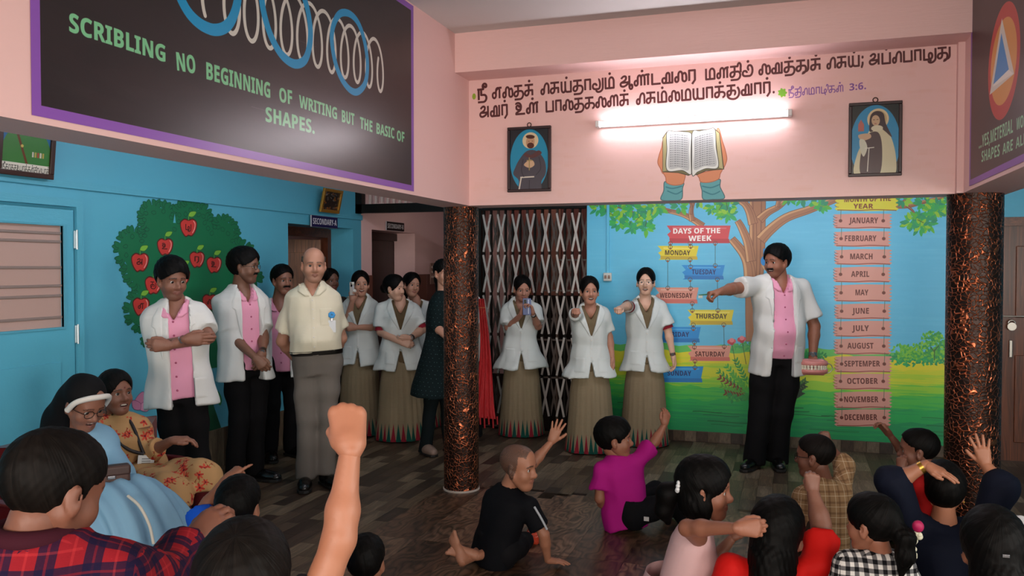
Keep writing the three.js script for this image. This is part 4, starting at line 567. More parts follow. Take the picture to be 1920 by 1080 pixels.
function nets(f, h, opt = {}) {
  const pad = 2.5 * h, lo = f.lo.map((v) => v - pad), n = f.hi.map((v, i) => Math.ceil((v + pad - lo[i]) / h / 4) * 4 + 1), [nx, ny, nz] = n, sy = nx, sz = nx * ny, val = new Float32Array(nx * ny * nz);
  const B = 4, rad = B * h * 0.87 * 1.6;
  for (let k = 0; k < nz; k += B) for (let j = 0; j < ny; j += B) for (let i = 0; i < nx; i += B) {
    const c = f(lo[0] + (i + 1.5) * h, lo[1] + (j + 1.5) * h, lo[2] + (k + 1.5) * h), skip = Math.abs(c) > rad;
    for (let kk = k; kk < mn(k + B, nz); kk++) for (let jj = j; jj < mn(j + B, ny); jj++) for (let ii = i; ii < mn(i + B, nx); ii++) val[ii + jj * sy + kk * sz] = skip ? c : f(lo[0] + ii * h, lo[1] + jj * h, lo[2] + kk * h);
  }
  const id = new Int32Array(nx * ny * nz).fill(-1), P = [], I = [], off = [0, 1, sy, sy + 1, sz, sz + 1, sz + sy, sz + sy + 1], E = [[0, 1], [2, 3], [4, 5], [6, 7], [0, 2], [1, 3], [4, 6], [5, 7], [0, 4], [1, 5], [2, 6], [3, 7]];
  for (let k = 0; k < nz - 1; k++) for (let j = 0; j < ny - 1; j++) for (let i = 0; i < nx - 1; i++) {
    const b = i + j * sy + k * sz; let m = 0; for (let q = 0; q < 8; q++) if (val[b + off[q]] < 0) m |= 1 << q; if (m === 0 || m === 255) continue;
    let x = 0, y = 0, z = 0, c = 0; for (const [p, q] of E) { if (((m >> p) & 1) === ((m >> q) & 1)) continue; const a = val[b + off[p]], e = val[b + off[q]], t = a / (a - e); x += (p & 1) + ((q & 1) - (p & 1)) * t; y += ((p >> 1) & 1) + (((q >> 1) & 1) - ((p >> 1) & 1)) * t; z += ((p >> 2) & 1) + (((q >> 2) & 1) - ((p >> 2) & 1)) * t; c++; }
    id[b] = P.length / 3; P.push(lo[0] + (i + x / c) * h, lo[1] + (j + y / c) * h, lo[2] + (k + z / c) * h);
  }
  const quad = (a, b, c, d, flip) => { if (a < 0 || b < 0 || c < 0 || d < 0) return; flip ? I.push(a, c, b, a, d, c) : I.push(a, b, c, a, c, d); };
  for (let k = 1; k < nz - 1; k++) for (let j = 1; j < ny - 1; j++) for (let i = 1; i < nx - 1; i++) {
    const b = i + j * sy + k * sz, s = val[b] < 0;
    if (s !== val[b + 1] < 0) quad(id[b - sy - sz], id[b - sz], id[b], id[b - sy], !s);
    if (s !== val[b + sy] < 0) quad(id[b - 1 - sz], id[b - 1], id[b], id[b - sz], !s);
    if (s !== val[b + sz] < 0) quad(id[b - 1 - sy], id[b - sy], id[b], id[b - 1], !s);
  }
  const g = new THREE.BufferGeometry(); g.setAttribute('position', new THREE.Float32BufferAttribute(P, 3)); g.setIndex(I); triCount += I.length / 3;
  if (opt.color) { const C = new Float32Array(P.length); for (let i = 0; i < P.length; i += 3) { const c = opt.color(P[i], P[i + 1], P[i + 2]); C[i] = c[0]; C[i + 1] = c[1]; C[i + 2] = c[2]; } g.setAttribute('color', new THREE.BufferAttribute(C, 3)); }
  g.computeVertexNormals(); return g;
}
const lin = (hex) => new THREE.Color(hex).toArray();
function joinSkin(list) { // geometries with position, normal, colour, index
  return mergeGeometries(list.map((g) => { if (!g.attributes.color) throw new Error('no colour'); g.deleteAttribute('uv'); return g; }));
}
// fabric pattern coordinates: box projection in a frame
function boxUV(g, T) {
  g = g.toNonIndexed(); const p = g.attributes.position, n = g.attributes.normal, uv = new Float32Array(p.count * 2), a = V(), c = V();
  for (let i = 0; i < p.count; i += 3) { c.set(0, 0, 0); for (let k = 0; k < 3; k++) c.add(a.fromBufferAttribute(n, i + k)); const u = Math.abs(c.dot(T.L)), v = Math.abs(c.dot(T.U)), w = Math.abs(c.dot(T.F)); for (let k = 0; k < 3; k++) { a.fromBufferAttribute(p, i + k).sub(T.o); const q = u > v && u > w ? [a.dot(T.F), a.dot(T.U)] : v > w ? [a.dot(T.L), a.dot(T.F)] : [a.dot(T.L), a.dot(T.U)]; uv[2 * (i + k)] = q[0]; uv[2 * (i + k) + 1] = q[1]; } }
  g.setAttribute('uv', new THREE.BufferAttribute(uv, 2)); return g;
}
// camera-based directions: [right, up, towards the camera]
const toCamAt = (p) => V(camera.position.x - p.x, 0, camera.position.z - p.z).normalize();
function cdir(p, [r, u, c]) { const t = toCamAt(p), R = UP.clone().cross(t).normalize(); return V().addScaledVector(R, r).addScaledVector(UP, u).addScaledVector(t, c).normalize(); }
function facing(p, deg) { const a = deg * Math.PI / 180; return cdir(p, [Math.sin(a), 0, Math.cos(a)]); }

// ----- head -----
const skinMat = new THREE.MeshPhysicalMaterial({ vertexColors: true, roughness: 0.52, sheen: 0.15, sheenRoughness: 0.6, sheenColor: new THREE.Color(0x8a5a44) });
const eyeGeo = (() => { const g = new THREE.SphereGeometry(0.0146, 24, 18).rotateX(Math.PI / 2), p = g.attributes.position, C = []; for (let i = 0; i < p.count; i++) { const z = p.getZ(i) / 0.0146; C.push(...(z > 0.85 ? [0.012, 0.008, 0.006] : [0.46, 0.43, 0.4])); } g.setAttribute('color', new THREE.Float32BufferAttribute(C, 3)); return g; })();
const eyeMat = new THREE.MeshStandardMaterial({ vertexColors: true, roughness: 0.2 });
const strandTex = dataTex(512, 128, (x, y) => { const v = 255 * (0.55 * vnoise(x / 3, y / 40, 61, 171, 0) + 0.45 * vnoise(x / 9, y / 60, 62, 57, 0)); return [v, v, v]; }, false);
const strandCol = dataTex(512, 128, (x, y) => { const v = 120 + 150 * (0.5 * vnoise(x / 3, y / 40, 61, 171, 0) + 0.5 * vnoise(x / 10, y / 60, 63, 51, 0)); return [v, v, v]; });
function hairUV(g) { // azimuth and angle about the crown
  g = g.toNonIndexed(); const p = g.attributes.position, uv = new Float32Array(p.count * 2), cy = 0.86, cz = -0.5; for (let i = 0; i < p.count; i += 3) { const q = []; for (let k = 0; k < 3; k++) { const x = p.getX(i + k), y = p.getY(i + k) - 0.03, z = p.getZ(i + k) + 0.012, a = y * cy + z * cz, b = -y * cz + z * cy; q.push([Math.atan2(x, b) / (2 * Math.PI) + 0.5, Math.atan2(Math.hypot(x, b), a) / Math.PI]); } const m = mx(q[0][0], q[1][0], q[2][0]); for (let k = 0; k < 3; k++) { if (m - q[k][0] > 0.5) q[k][0] += 1; uv[2 * (i + k)] = q[k][0]; uv[2 * (i + k) + 1] = q[k][1]; } }
  g.setAttribute('uv', new THREE.BufferAttribute(uv, 2)); return g;
}
const teethMat = std(0xd9d2c6, 0.3), hairMats = {};
const hairMat = (c) => hairMats[c] ||= new THREE.MeshPhysicalMaterial({ color: c, roughness: 0.6, specularIntensity: 0.22, bumpMap: strandTex, bumpScale: 0.001, map: strandCol });
function headField(o) {
  const f = o.fem ? 0.94 : 1, kid = o.kid ? 1 : 0, jw = (o.jaw || 1) * f, ck = o.cheek || 1;
  const S = (s, x, y, z) => V(s * x, y, z), both = (fn) => [fn(-1), fn(1)];
  let parts = [ell(V(0, 0.036, -0.014), 0.0728, 0.084, 0.094), ell(V(0, -0.026, 0.022), 0.0565 * jw, 0.082, 0.066), ell(V(0, 0.045, 0.03), 0.062, 0.06, 0.058),
    ell(V(0, -0.095, 0.056), 0.022 * jw, 0.024, 0.026), ...both((s) => cone(S(s, 0.053 * jw, -0.04, 0.0), 0.018, S(s, 0.022 * jw, -0.092, 0.048), 0.02)), ...both((s) => ell(S(s, 0.037, -0.034, 0.056), 0.026 * ck, 0.026 * ck, 0.024 * ck)), cone(V(-0.032, 0.016, 0.0765), 0.0095, V(0.032, 0.016, 0.0765), 0.0095)];
  const base = uni(parts, 0.03);
  const sockets = both((s) => ell(S(s, 0.031, -0.001, 0.092), 0.0198, 0.0145, 0.0125)), nose = uni([cone(V(0, 0.008, 0.08), 0.008, V(0, -0.03, 0.1), 0.0115), cone(V(0, -0.03, 0.1), 0.0115, V(0, -0.036, 0.096), 0.012), ...both((s) => ell(S(s, 0.0135, -0.036, 0.0885), 0.009, 0.0078, 0.011))], 0.008);
  const mo = o.mouth || 'closed', gap = mo === 'open' ? 0.0055 : mo === 'smile' ? 0.0035 : 0, wd = mo === 'smile' ? 0.029 : 0.0265, cy = mo === 'smile' ? 0.006 : 0;
  const lips = uni([...chain([V(-wd, -0.064 + cy, 0.0735), V(-0.01, -0.0605 + gap * 0.3, 0.0855), V(0, -0.0615 + gap * 0.3, 0.0862), V(0.01, -0.0605 + gap * 0.3, 0.0855), V(wd, -0.064 + cy, 0.0735)], [0.0025, 0.0046, 0.0042, 0.0046, 0.0025]), ...chain([V(-wd, -0.065 + cy, 0.0735), V(0, -0.0705 - gap, 0.0848), V(wd, -0.065 + cy, 0.0735)], [0.0025, 0.006, 0.0025])], 0.004);
  const lids = uni(both((s) => uni([...chain([S(s, 0.0515, 0.0, 0.072), S(s, 0.042, 0.0092, 0.0798), S(s, 0.031, 0.0112, 0.0842), S(s, 0.02, 0.0084, 0.0834), S(s, 0.013, -0.001, 0.0805)], [0.0026, 0.0032, 0.0036, 0.0032, 0.0026]), ...chain([S(s, 0.0505, -0.002, 0.072), S(s, 0.031, -0.0132, 0.081), S(s, 0.0145, -0.004, 0.08)], [0.0024, 0.003, 0.0024])], 0.003)), 0.003);
  const ears = uni(both((s) => uni([ell(S(s, 0.078, -0.006, -0.006), 0.0075, 0.031, 0.019, [V(s * 0.92, 0, -0.4).normalize(), V(0, 0.97, -0.25).normalize(), V(s * 0.4, 0.2, 0.9).normalize()]), ell(S(s, 0.075, -0.03, -0.001), 0.008, 0.013, 0.01)], 0.008)), 0.005);
  const earCut = both((s) => ell(S(s, 0.088, -0.002, 0.002), 0.007, 0.016, 0.009)), mouthCut = gap ? ell(V(0, -0.066 + cy * 0.5, 0.09), wd * 0.86, gap * 1.25 + 0.002, 0.02) : null;
  const field = (x, y, z) => {
    let d = base(x, y, z); if (d > 0.06) return d - 0.02;
    for (const s of sockets) d = -smin(-d, s(x, y, z), 0.012);
    d = smin(d, nose(x, y, z), 0.012); d = smin(d, lips(x, y, z), 0.006); d = smin(d, lids(x, y, z), 0.003); let e = ears(x, y, z); for (const c of earCut) e = mx(e, -c(x, y, z)); d = smin(d, e, 0.008); if (mouthCut) d = mx(d, -mouthCut(x, y, z)); return d;
  };
  field.lo = [-0.098, -0.125, -0.112]; field.hi = [0.098, 0.124, 0.118];
  const sk = lin(o.skin), lip = lin(o.lip || '#7a4038'), br = lin(o.brow || '#140d0a'), st = o.stubble ? lin(o.stubble) : null, mt = o.moustache ? lin(o.moustache) : null, inside = lin('#2a0d0c');
  const color = (x, y, z) => {
    const ax = Math.abs(x);
    if (z > 0.05) {
      if (mouthCut && mouthCut(x, y, z) < 0.0025 && lips(x, y, z) > -0.003 && z < 0.084) return inside;
      if (lips(x, y, z) < 0.0018) return lip.map((v, i) => v * 0.7 + sk[i] * 0.3);
      const by = 0.0245 - 9 * (ax - 0.029) * (ax - 0.029) - Math.max(0, ax - 0.034) * 0.25 + (o.browUp || 0), bt = (o.fem ? 0.0032 : 0.0042) - 0.07 * Math.max(0, ax - 0.036); if (ax > 0.012 && ax < 0.052 && Math.abs(y - by) < bt) return br.map((v, i) => v * 0.78 + sk[i] * 0.22);
      if (mt && y < -0.041 && y > -0.0585 && ax < 0.031 + (-0.041 - y) * 0.25) return mt;
      if (o.bindi && ax < 0.0045 && Math.abs(y - 0.032) < 0.005) return lin('#5a0f12');
    }
    if (st && y < -0.035 && z > 0.0 && !(z > 0.05 && y > -0.058 && ax < 0.028)) { const k = clamp((-0.035 - y) / 0.03, 0, 1) * 0.32; return sk.map((v, i) => v + (st[i] - v) * k); }
    if (o.shaved) { const hl = (z - 0.066) * 0.75 + (y - 0.062); if (hl < 0 ? (z < 0.03 && y > -0.055 && z < 0.03 - Math.max(0, 0.03 - y) * 0.3) || y > 0.07 : y > 0.062 && z < 0.07) { const h = lin(o.shaved), n = 0.75 + 0.25 * Math.sin(x * 900 + y * 700) * Math.sin(z * 800); return sk.map((v, i) => v + (h[i] - v) * n); } }
    return sk;
  };
  return { field, color, mouthCut, gap, wd, cy };
}
function hairField(o) {
  const st = o.hair || 'short', vol = o.vol ?? 0.016, cr = ell(V(0, 0.038, -0.014), 0.0745 + vol * 0.75, 0.084 + vol, 0.094 + vol * 0.8), fore = ell(V(0, 0.05, 0.03), 0.062 + vol * 0.5, 0.058 + vol, 0.058 + vol * 0.5);
  const rough = o.curl ?? 0.003, hl = o.hairline ?? 0.078, nape = o.nape ?? -0.07, ph = o.seed || 1;
  const part = o.part ? 1 : 0;
  const shell = (x, y, z) => {
    let d = smin(cr(x, y, z), fore(x, y, z), 0.03);
    if (d < 0.05) d -= rough * (Math.sin(x * 150 + ph + y * 40) * Math.sin(z * 130 + y * 90 + ph) + 0.6 * Math.sin(y * 210 + x * 130 + ph) * Math.sin(z * 260 - x * 90)) + (part ? -0.004 * Math.exp(-((x / 0.005) ** 2)) * (y > 0.05 ? 1 : 0) : 0);
    // hairline: keep what lies behind a bent surface across the forehead and in front of the ears
    const ax = Math.abs(x), face = Math.max(z - (0.024 + 0.5 * Math.max(0, y - 0.0) + (y > 0.02 ? (y - 0.02) * 0.3 : 0) - ax * 0.12), -(y - hl) - 1e3), front = z - (y > hl - 0.03 ? 0.2 : 0);
    const sideCut = z - ((o.side ?? 0.022) - 0.25 * Math.max(0, -y)), brow = hl - (o.fem ? 20 : 9) * ax * ax - y; // in front of the ear line only above the brow line
    d = mx(d, mn(sideCut, brow)); // below the hairline the front is bare
    d = mx(d, nape + 0.02 * 0 - y - 0 * face); void front;
    d = mx(d, mn(z + 0.004, (o.burn ?? -0.012) - y));
    // ears stay free
    if (!o.coverEars) { const e = hyp((ax - 0.08) / 0.022, (y + 0.008) / 0.03, (z + 0.0) / 0.022); d = mx(d, (1 - e) * 0.02); }
    return d;
  };
  const extra = [];
  if (st === 'bun') extra.push(ell(V(0, 0.0, -0.115), 0.045, 0.045, 0.038));
  if (st === 'ponytail') extra.push(...chain([V(0, 0.02, -0.1), V(0, -0.02, -0.135), V(0.005, -0.09, -0.14), V(0.008, -0.17, -0.125)], [0.03, 0.036, 0.032, 0.012]));
  if (st === 'long') extra.push(ell(V(0, -0.06, -0.06), 0.082, 0.13, 0.06), ...chain([V(0, -0.05, -0.09), V(0, -0.2, -0.1), V(0, -0.34, -0.09)], [0.065, 0.07, 0.05]));
  if (st === 'bob') extra.push(ell(V(0, -0.045, -0.035), 0.088, 0.085, 0.075), ell(V(-0.066, -0.06, 0.0), 0.022, 0.06, 0.035), ell(V(0.066, -0.06, 0.0), 0.022, 0.06, 0.035));
  if (st === 'low') extra.push(ell(V(0, -0.05, -0.085), 0.04, 0.05, 0.035), ...chain([V(0, -0.06, -0.095), V(0, -0.2, -0.1)], [0.03, 0.02]));
  if (st === 'bald') { const f = (x, y, z) => mx(shell(x, y, z), y - 0.06, z - 0.024); return like(cr, f, 0.03); }
  const ex = extra.length ? uni(extra, 0.03) : null, f = ex ? (x, y, z) => { let e = ex(x, y, z); if (e < 0.05) e -= 0.0035 * Math.sin(x * 260 + ph) * Math.sin(y * 60 + z * 220); return smin(shell(x, y, z), e, 0.02); } : shell;
  const all = uni([cr, fore, ...extra], 0.01); return like(all, f, 0.01);
}
// ----- hand: X along fingers, Z palm side, T thumb side -----
const POSE = { open: [[4, 6, 4], [4, 6, 4], [4, 6, 4], [4, 6, 4], 14], relaxed: [[22, 26, 16], [26, 30, 18], [30, 32, 20], [34, 34, 20], 4], fist: [[82, 98, 55], [84, 100, 55], [86, 100, 55], [88, 98, 55], 0], point: [[6, 8, 5], [82, 98, 55], [84, 100, 55], [86, 98, 55], 0], grip: [[52, 62, 30], [56, 64, 30], [60, 64, 30], [64, 62, 30], 0], cup: [[34, 40, 22], [36, 42, 22], [38, 42, 22], [40, 42, 22], 3], flat: [[10, 8, 5], [8, 8, 5], [8, 8, 5], [10, 8, 5], 3] };
function handField(wrist, X, Z, left, s, pose, thick = 1) {
  X = X.clone().normalize(); Z = Z.clone().addScaledVector(X, -Z.dot(X)).normalize(); const T = X.clone().cross(Z).multiplyScalar(left ? -1 : 1), P = (a, t, z) => wrist.clone().addScaledVector(X, a * s).addScaledVector(T, t * s).addScaledVector(Z, z * s);
  const P0 = POSE[pose] || POSE.relaxed, th = thick * s, parts = [], fingers = [];
  parts.push(uni([cone(P(-0.004, 0, 0), 0.0225 * th, P(0.02, 0.002, 0), 0.024 * th), ...chain([P(0.012, 0.014, 0), P(0.08, 0.026, 0)], [0.019 * th, 0.0145 * th]), ...chain([P(0.015, 0, 0), P(0.085, 0.008, -0.001)], [0.019 * th, 0.015 * th]), ...chain([P(0.015, -0.008, 0), P(0.082, -0.01, 0)], [0.018 * th, 0.0145 * th]), ...chain([P(0.012, -0.014, 0.002), P(0.074, -0.027, 0.002)], [0.018 * th, 0.0135 * th]), ell(P(0.035, 0.02, 0.008), 0.026 * s, 0.018 * th, 0.014 * th, [X, T, Z])], 0.012 * s));
  const bt = [0.027, 0.009, -0.0095, -0.027], bx = [0.084, 0.089, 0.085, 0.077], ln = [0.073, 0.082, 0.076, 0.06], fr = [0.0092, 0.0096, 0.009, 0.008];
  for (let i = 0; i < 4; i++) {
    const c = P0[i], spread = (P0[4] * [1.1, 0.25, -0.5, -1.3][i]) * Math.PI / 180; let p = P(bx[i], bt[i], 0), ang = 0; const seg = [0.46, 0.3, 0.24], pts = [p], rs = [fr[i] * th * 1.08];
    for (let k = 0; k < 3; k++) { ang += c[k] * Math.PI / 180; const d = X.clone().multiplyScalar(Math.cos(ang) * Math.cos(spread)).addScaledVector(T, Math.sin(spread) * Math.abs(Math.cos(ang))).addScaledVector(Z, Math.sin(ang)); p = p.clone().addScaledVector(d, ln[i] * s * seg[k]); pts.push(p); rs.push(fr[i] * th * [1, 0.92, 0.78][k]); }
    fingers.push(uni([...chain(pts, rs), ...(c[0] > 40 ? [ell(P(bx[i] + 0.004, bt[i], -0.004), fr[i] * th * 1.2, fr[i] * th * 1.12, fr[i] * th * 1.1, [X, T, Z])] : [])], 0.002));
  }
  const closed = pose === 'fist' || pose === 'point' || pose === 'grip';
  const tp = closed ? [P(0.02, 0.026, 0.006), P(0.05, 0.036, 0.022), P(0.072, 0.022, 0.038), P(0.076, 0.0, 0.042)] : pose === 'open' ? [P(0.018, 0.022, 0.004), P(0.042, 0.046, 0.008), P(0.066, 0.064, 0.008), P(0.088, 0.076, 0.006)] : [P(0.018, 0.022, 0.006), P(0.045, 0.04, 0.014), P(0.072, 0.044, 0.02), P(0.095, 0.042, 0.022)];
  fingers.push(uni(chain(tp, [0.0135 * th, 0.0115 * th, 0.0108 * th, 0.0088 * th]), 0.004));
  const palm = parts[0], all = uni([palm, ...fingers], 0.001), k = 0.007 * s;
  return like(all, (x, y, z) => { let d = palm(x, y, z); if (d > 0.15) return d - 0.02; let e = 9; for (const g of fingers) e = mn(e, g(x, y, z)); return smin(d, e, k); }, 0.004);
}
// ----- rigs -----
function torsoFrame(J) { const U = J.neck.clone().sub(J.hip).normalize(), L = J.sL.clone().sub(J.sR); L.addScaledVector(U, -L.dot(U)).normalize(); return { o: J.hip.clone(), U, L, F: L.clone().cross(U).normalize(), len: J.neck.distanceTo(J.hip) }; }
function standRig({ px, py, H = 1.7, yaw = 0, fem = false, stance = 0.09, lean = [0, 0], j = {}, at: pos }) {
  const base = pos || onY(px, py, 0), F = facing(base, yaw), L = UP.clone().cross(F), sw = (fem ? 0.098 : 0.112) * H, J = {}, P = (l, y, f) => base.clone().addScaledVector(L, l).addScaledVector(F, f + (y / H) * lean[1]).addScaledVector(UP, y).addScaledVector(L, (y / H) * lean[0]);
  J.base = base; J.hip = P(0, 0.525 * H, 0); J.neck = P(0, 0.845 * H, -0.01); J.sL = P(sw, 0.81 * H, -0.01); J.sR = P(-sw, 0.81 * H, -0.01); J.head = P(0, 0.925 * H, 0.025);
  J.hL = P(0.052 * H, 0.515 * H, 0); J.hR = P(-0.052 * H, 0.515 * H, 0); J.kL = P(stance * 0.9, 0.285 * H, 0.02); J.kR = P(-stance * 0.9, 0.285 * H, 0.02); J.aL = P(stance, 0.05 * H, -0.02); J.aR = P(-stance, 0.05 * H, -0.02);
  J.eL = P(sw + 0.05, 0.63 * H, -0.02); J.eR = P(-sw - 0.05, 0.63 * H, -0.02); J.wL = P(sw + 0.05, 0.485 * H, 0.06); J.wR = P(-sw - 0.05, 0.485 * H, 0.06);
  J.F = F; J.L = L; J.H = H; J.yaw = yaw; J.d = depthOf(base.clone().setY(1)); override(J, j); return J;
}
function override(J, j) { for (const k in j) { const v = j[k]; J[k] = v.isVector3 ? v : at(v[0], v[1], J.d - (v[2] || 0)); } return J; }
// joints straight from pixels: [px, py, nearer by m]; d = distance of the body
function freeRig(d, yaw, j, H = 1.3) { const J = { d, H, yaw }; override(J, j); J.base = V(J.hip.x, 0, J.hip.z); J.F = facing(J.base, yaw); J.L = UP.clone().cross(J.F); return J; }

function person(label, J, o, group) {
  const g = thing('person', label, 'person', J.base.clone(), group), base = J.base.clone(), add = (name, geo, mat, parent = g) => mesh(name, geo.translate(-base.x, -base.y, -base.z), mat, parent);
  const T = torsoFrame(J), sc = o.s || J.H / 1.7, skinC = lin(o.skin), res = o.res || 1; J.T = T;
  const P = { g, base, J, T, o, add, sc };
  { const mid = J.sL.clone().lerp(J.sR, 0.5); for (const s of ['sL', 'sR']) J[s] = J[s].clone().lerp(mid, o.shIn ?? 0.1).addScaledVector(T.U, o.shDown ?? -0.016); }
  // head
  const hs = o.hs || 1, hy = (o.hyaw ?? J.yaw) * Math.PI / 180, tc = toCamAt(J.head), R0 = UP.clone().cross(tc).normalize(), Fh = tc.clone().multiplyScalar(Math.cos(hy)).addScaledVector(R0, Math.sin(hy)), Lh = UP.clone().cross(Fh);
  const q = new THREE.Quaternion().setFromRotationMatrix(new THREE.Matrix4().makeBasis(Lh, UP, Fh)).multiply(new THREE.Quaternion().setFromEuler(new THREE.Euler((o.hpitch || 0) * Math.PI / 180, 0, (o.hroll || 0) * Math.PI / 180)));
  const M = new THREE.Matrix4().compose(J.head, q, V(hs, hs, hs)); P.headM = M; P.hs = hs;
  const skinParts = [];
  if (!o.noHead) {
    const hf = headField(o), hg = nets(hf.field, (o.hres || (Math.abs(o.hyaw ?? J.yaw) > 120 ? 0.0065 : 0.0044)), { color: hf.color }); hg.applyMatrix4(M); skinParts.push(hg);
    const eyes = []; if (!o.noEyes) for (const s of [-1, 1]) { const e = eyeGeo.clone(); const gz = (o.gaze || [0, 0]); e.rotateX(gz[1] * Math.PI / 180); e.rotateY((gz[0]) * Math.PI / 180); e.translate(s * 0.0318, 0, 0.0698); e.applyMatrix4(M); eyes.push(e); }
    if (eyes.length) for (const e of eyes) add('eye', e, eyeMat);
    if (hf.gap && !o.noEyes) { const t = new THREE.SphereGeometry(1, 18, 8).scale(hf.wd * 0.72, hf.gap * 0.55 + 0.0022, 0.008).translate(0, -0.0632 + hf.cy * 0.55, 0.0765); t.applyMatrix4(M); add('teeth', t, teethMat); }
    if (o.hair !== 'none') { let hh = hairUV(nets(hairField(o), o.hairRes || 0.006)); hh.applyMatrix4(M); add('hair', hh, hairMat(o.hairColor || 0x0b0908)); }
    if (o.beardGeo) { const b = nets(uni(chain([V(-0.03, -0.057, 0.079), V(-0.014, -0.051, 0.0905), V(0, -0.049, 0.0935), V(0.014, -0.051, 0.0905), V(0.03, -0.057, 0.079)], [0.0025, 0.0042, 0.0042, 0.0042, 0.0025]), 0.003), 0.0028); b.applyMatrix4(M); add('moustache', b, hairMat(o.hairColor || 0x0b0908)); }
    if (o.glasses) { const gm = std(o.glasses, 0.3, { metalness: 0.7 }), parts = []; for (const s of [-1, 1]) { parts.push(new THREE.TorusGeometry(0.021, 0.0016, 8, 28).scale(1.12, 0.85, 1).translate(s * 0.031, -0.003, 0.0965)); parts.push(tube([V(s * 0.054, 0.002, 0.094), V(s * 0.074, 0.003, 0.05), V(s * 0.079, 0.004, 0.0), V(s * 0.078, -0.006, -0.02)], 0.0016, 12, 6)); } parts.push(tube([V(-0.009, 0.001, 0.097), V(0, 0.004, 0.1), V(0.009, 0.001, 0.097)], 0.0015, 6, 6)); const gg = merge(parts); gg.applyMatrix4(M); const fr = add('glasses', gg, gm); for (const s of [-1, 1]) { const ln = new THREE.CircleGeometry(0.0205, 24).scale(1.12, 0.85, 1).translate(s * 0.031, -0.003, 0.0965); ln.applyMatrix4(M); add('lens', ln, new THREE.MeshPhysicalMaterial({ color: 0xffffff, roughness: 0.0, ior: 1.18, transmission: 1, thickness: 0 }), fr); } }
    if (o.earring) for (const s of [-1, 1]) { const e = new THREE.SphereGeometry(0.006, 10, 8).translate(s * 0.083, -0.04, 0.0); e.applyMatrix4(M); add('earring', e, std(0xb08a3c, 0.3, { metalness: 0.9 })); }
  }
  // neck, arms, bare legs
  const sz = o.arm || 1, nk = new THREE.Vector3(0, -0.055, -0.022).applyMatrix4(M), bones = [];
  if (!o.noHead) bones.push(cone(nk, 0.05 * hs * (o.fem ? 0.88 : 1), J.neck.clone().addScaledVector(T.F, -0.005), 0.058 * sc * (o.fem ? 0.88 : 1)), cone(J.neck, 0.05 * sc, J.neck.clone().addScaledVector(T.U, -0.09 * sc).addScaledVector(T.F, 0.01), 0.075 * sc));
  for (const s of ['L', 'R']) { if (o['noArm' + s]) continue; const a = J['s' + s], b = J['e' + s], c = J['w' + s], m = b.clone().lerp(c, 0.3); bones.push(cone(a, 0.046 * sc * sz, b, 0.037 * sc * sz), cone(b, 0.036 * sc * sz, m, 0.037 * sc * sz), cone(m, 0.037 * sc * sz, c, 0.025 * sc * sz)); }
  if (o.legs) for (const s of ['L', 'R']) { const a = J['h' + s], b = J['k' + s], c = J['a' + s], m = b.clone().lerp(c, 0.3); if (!a) continue; bones.push(cone(a, 0.075 * sc, b, 0.05 * sc), cone(b, 0.05 * sc, m, 0.052 * sc), cone(m, 0.052 * sc, c, 0.034 * sc)); const t = J['t' + s]; if (t) bones.push(cone(c, 0.033 * sc, t, 0.026 * sc), ell(c.clone().lerp(t, 0.5), c.distanceTo(t) * 0.62, 0.026 * sc, 0.04 * sc, (() => { const X = t.clone().sub(c).normalize(), Z = (J['sole' + s] ? cdir(c, J['sole' + s]) : V(0, 1, 0)).clone(); Z.addScaledVector(X, -Z.dot(X)).normalize(); return [X, Z, X.clone().cross(Z)]; })())); }
  if (bones.length) skinParts.push(nets(uni(bones, 0.02), 0.0105 * (o.bodyRes || 1), { color: () => skinC }));
  for (const s of ['L', 'R']) { const h = o['hand' + s]; if (!h || o['noArm' + s]) continue; const w = J['w' + s], X = h.dir ? cdir(w, h.dir) : w.clone().sub(J['e' + s]).normalize(), hf = handField(w, X, cdir(w, h.palm || [0, 0, 1]), s === 'L', (h.s || 1) * (o.handS || sc), h.pose, h.thick || 1); const pc = h.pale ? lin(h.pale) : skinC; skinParts.push(nets(hf, h.res || 0.0045, { color: () => pc })); }
  for (const s of ['L', 'R']) { const ft = o['foot' + s]; if (ft) skinParts.push(nets(footField(J['a' + s], cdir(J['a' + s], ft.dir), cdir(J['a' + s], ft.sole), s === 'L', ft.s || 0.7), 0.0042, { color: () => lin(ft.color || o.skin) })); }
  if (skinParts.length) { P.body = add('body', joinSkin(skinParts), skinMat); P.body.name = 'body'; }
  return P;
}
// bare foot: X heel to toes, Z sole side
function footField(heel, X, Z, left, s) {
  X = X.clone().normalize(); Z = Z.clone().addScaledVector(X, -Z.dot(X)).normalize(); const T = X.clone().cross(Z).multiplyScalar(left ? 1 : -1), P = (a, t, z) => heel.clone().addScaledVector(X, a * s).addScaledVector(T, t * s).addScaledVector(Z, z * s), B = [X, T, Z], parts = [ell(P(0.02, 0, 0), 0.04 * s, 0.034 * s, 0.036 * s, B), ell(P(0.16, 0.004, 0.008), 0.055 * s, 0.047 * s, 0.026 * s, B), cone(P(0.03, -0.006, -0.008), 0.034 * s, P(0.15, -0.01, -0.004), 0.028 * s), cone(P(0.02, 0, -0.04), 0.034 * s, P(0.1, 0.004, -0.012), 0.03 * s)];
  const toes = [0.034, 0.013, -0.005, -0.021, -0.035].map((t, i) => cone(P(0.19 - i * i * 0.0014, t * 0.9, 0.01), [0.016, 0.012, 0.011, 0.0105, 0.01][i] * s, P(0.232 - i * 0.008 - i * i * 0.0012, t * 1.12, 0.012), [0.0155, 0.0115, 0.0105, 0.01, 0.0095][i] * s));
  const b = uni(parts, 0.025 * s), t = uni(toes, 0.002), all = uni([b, t], 0.012 * s); return all;
}
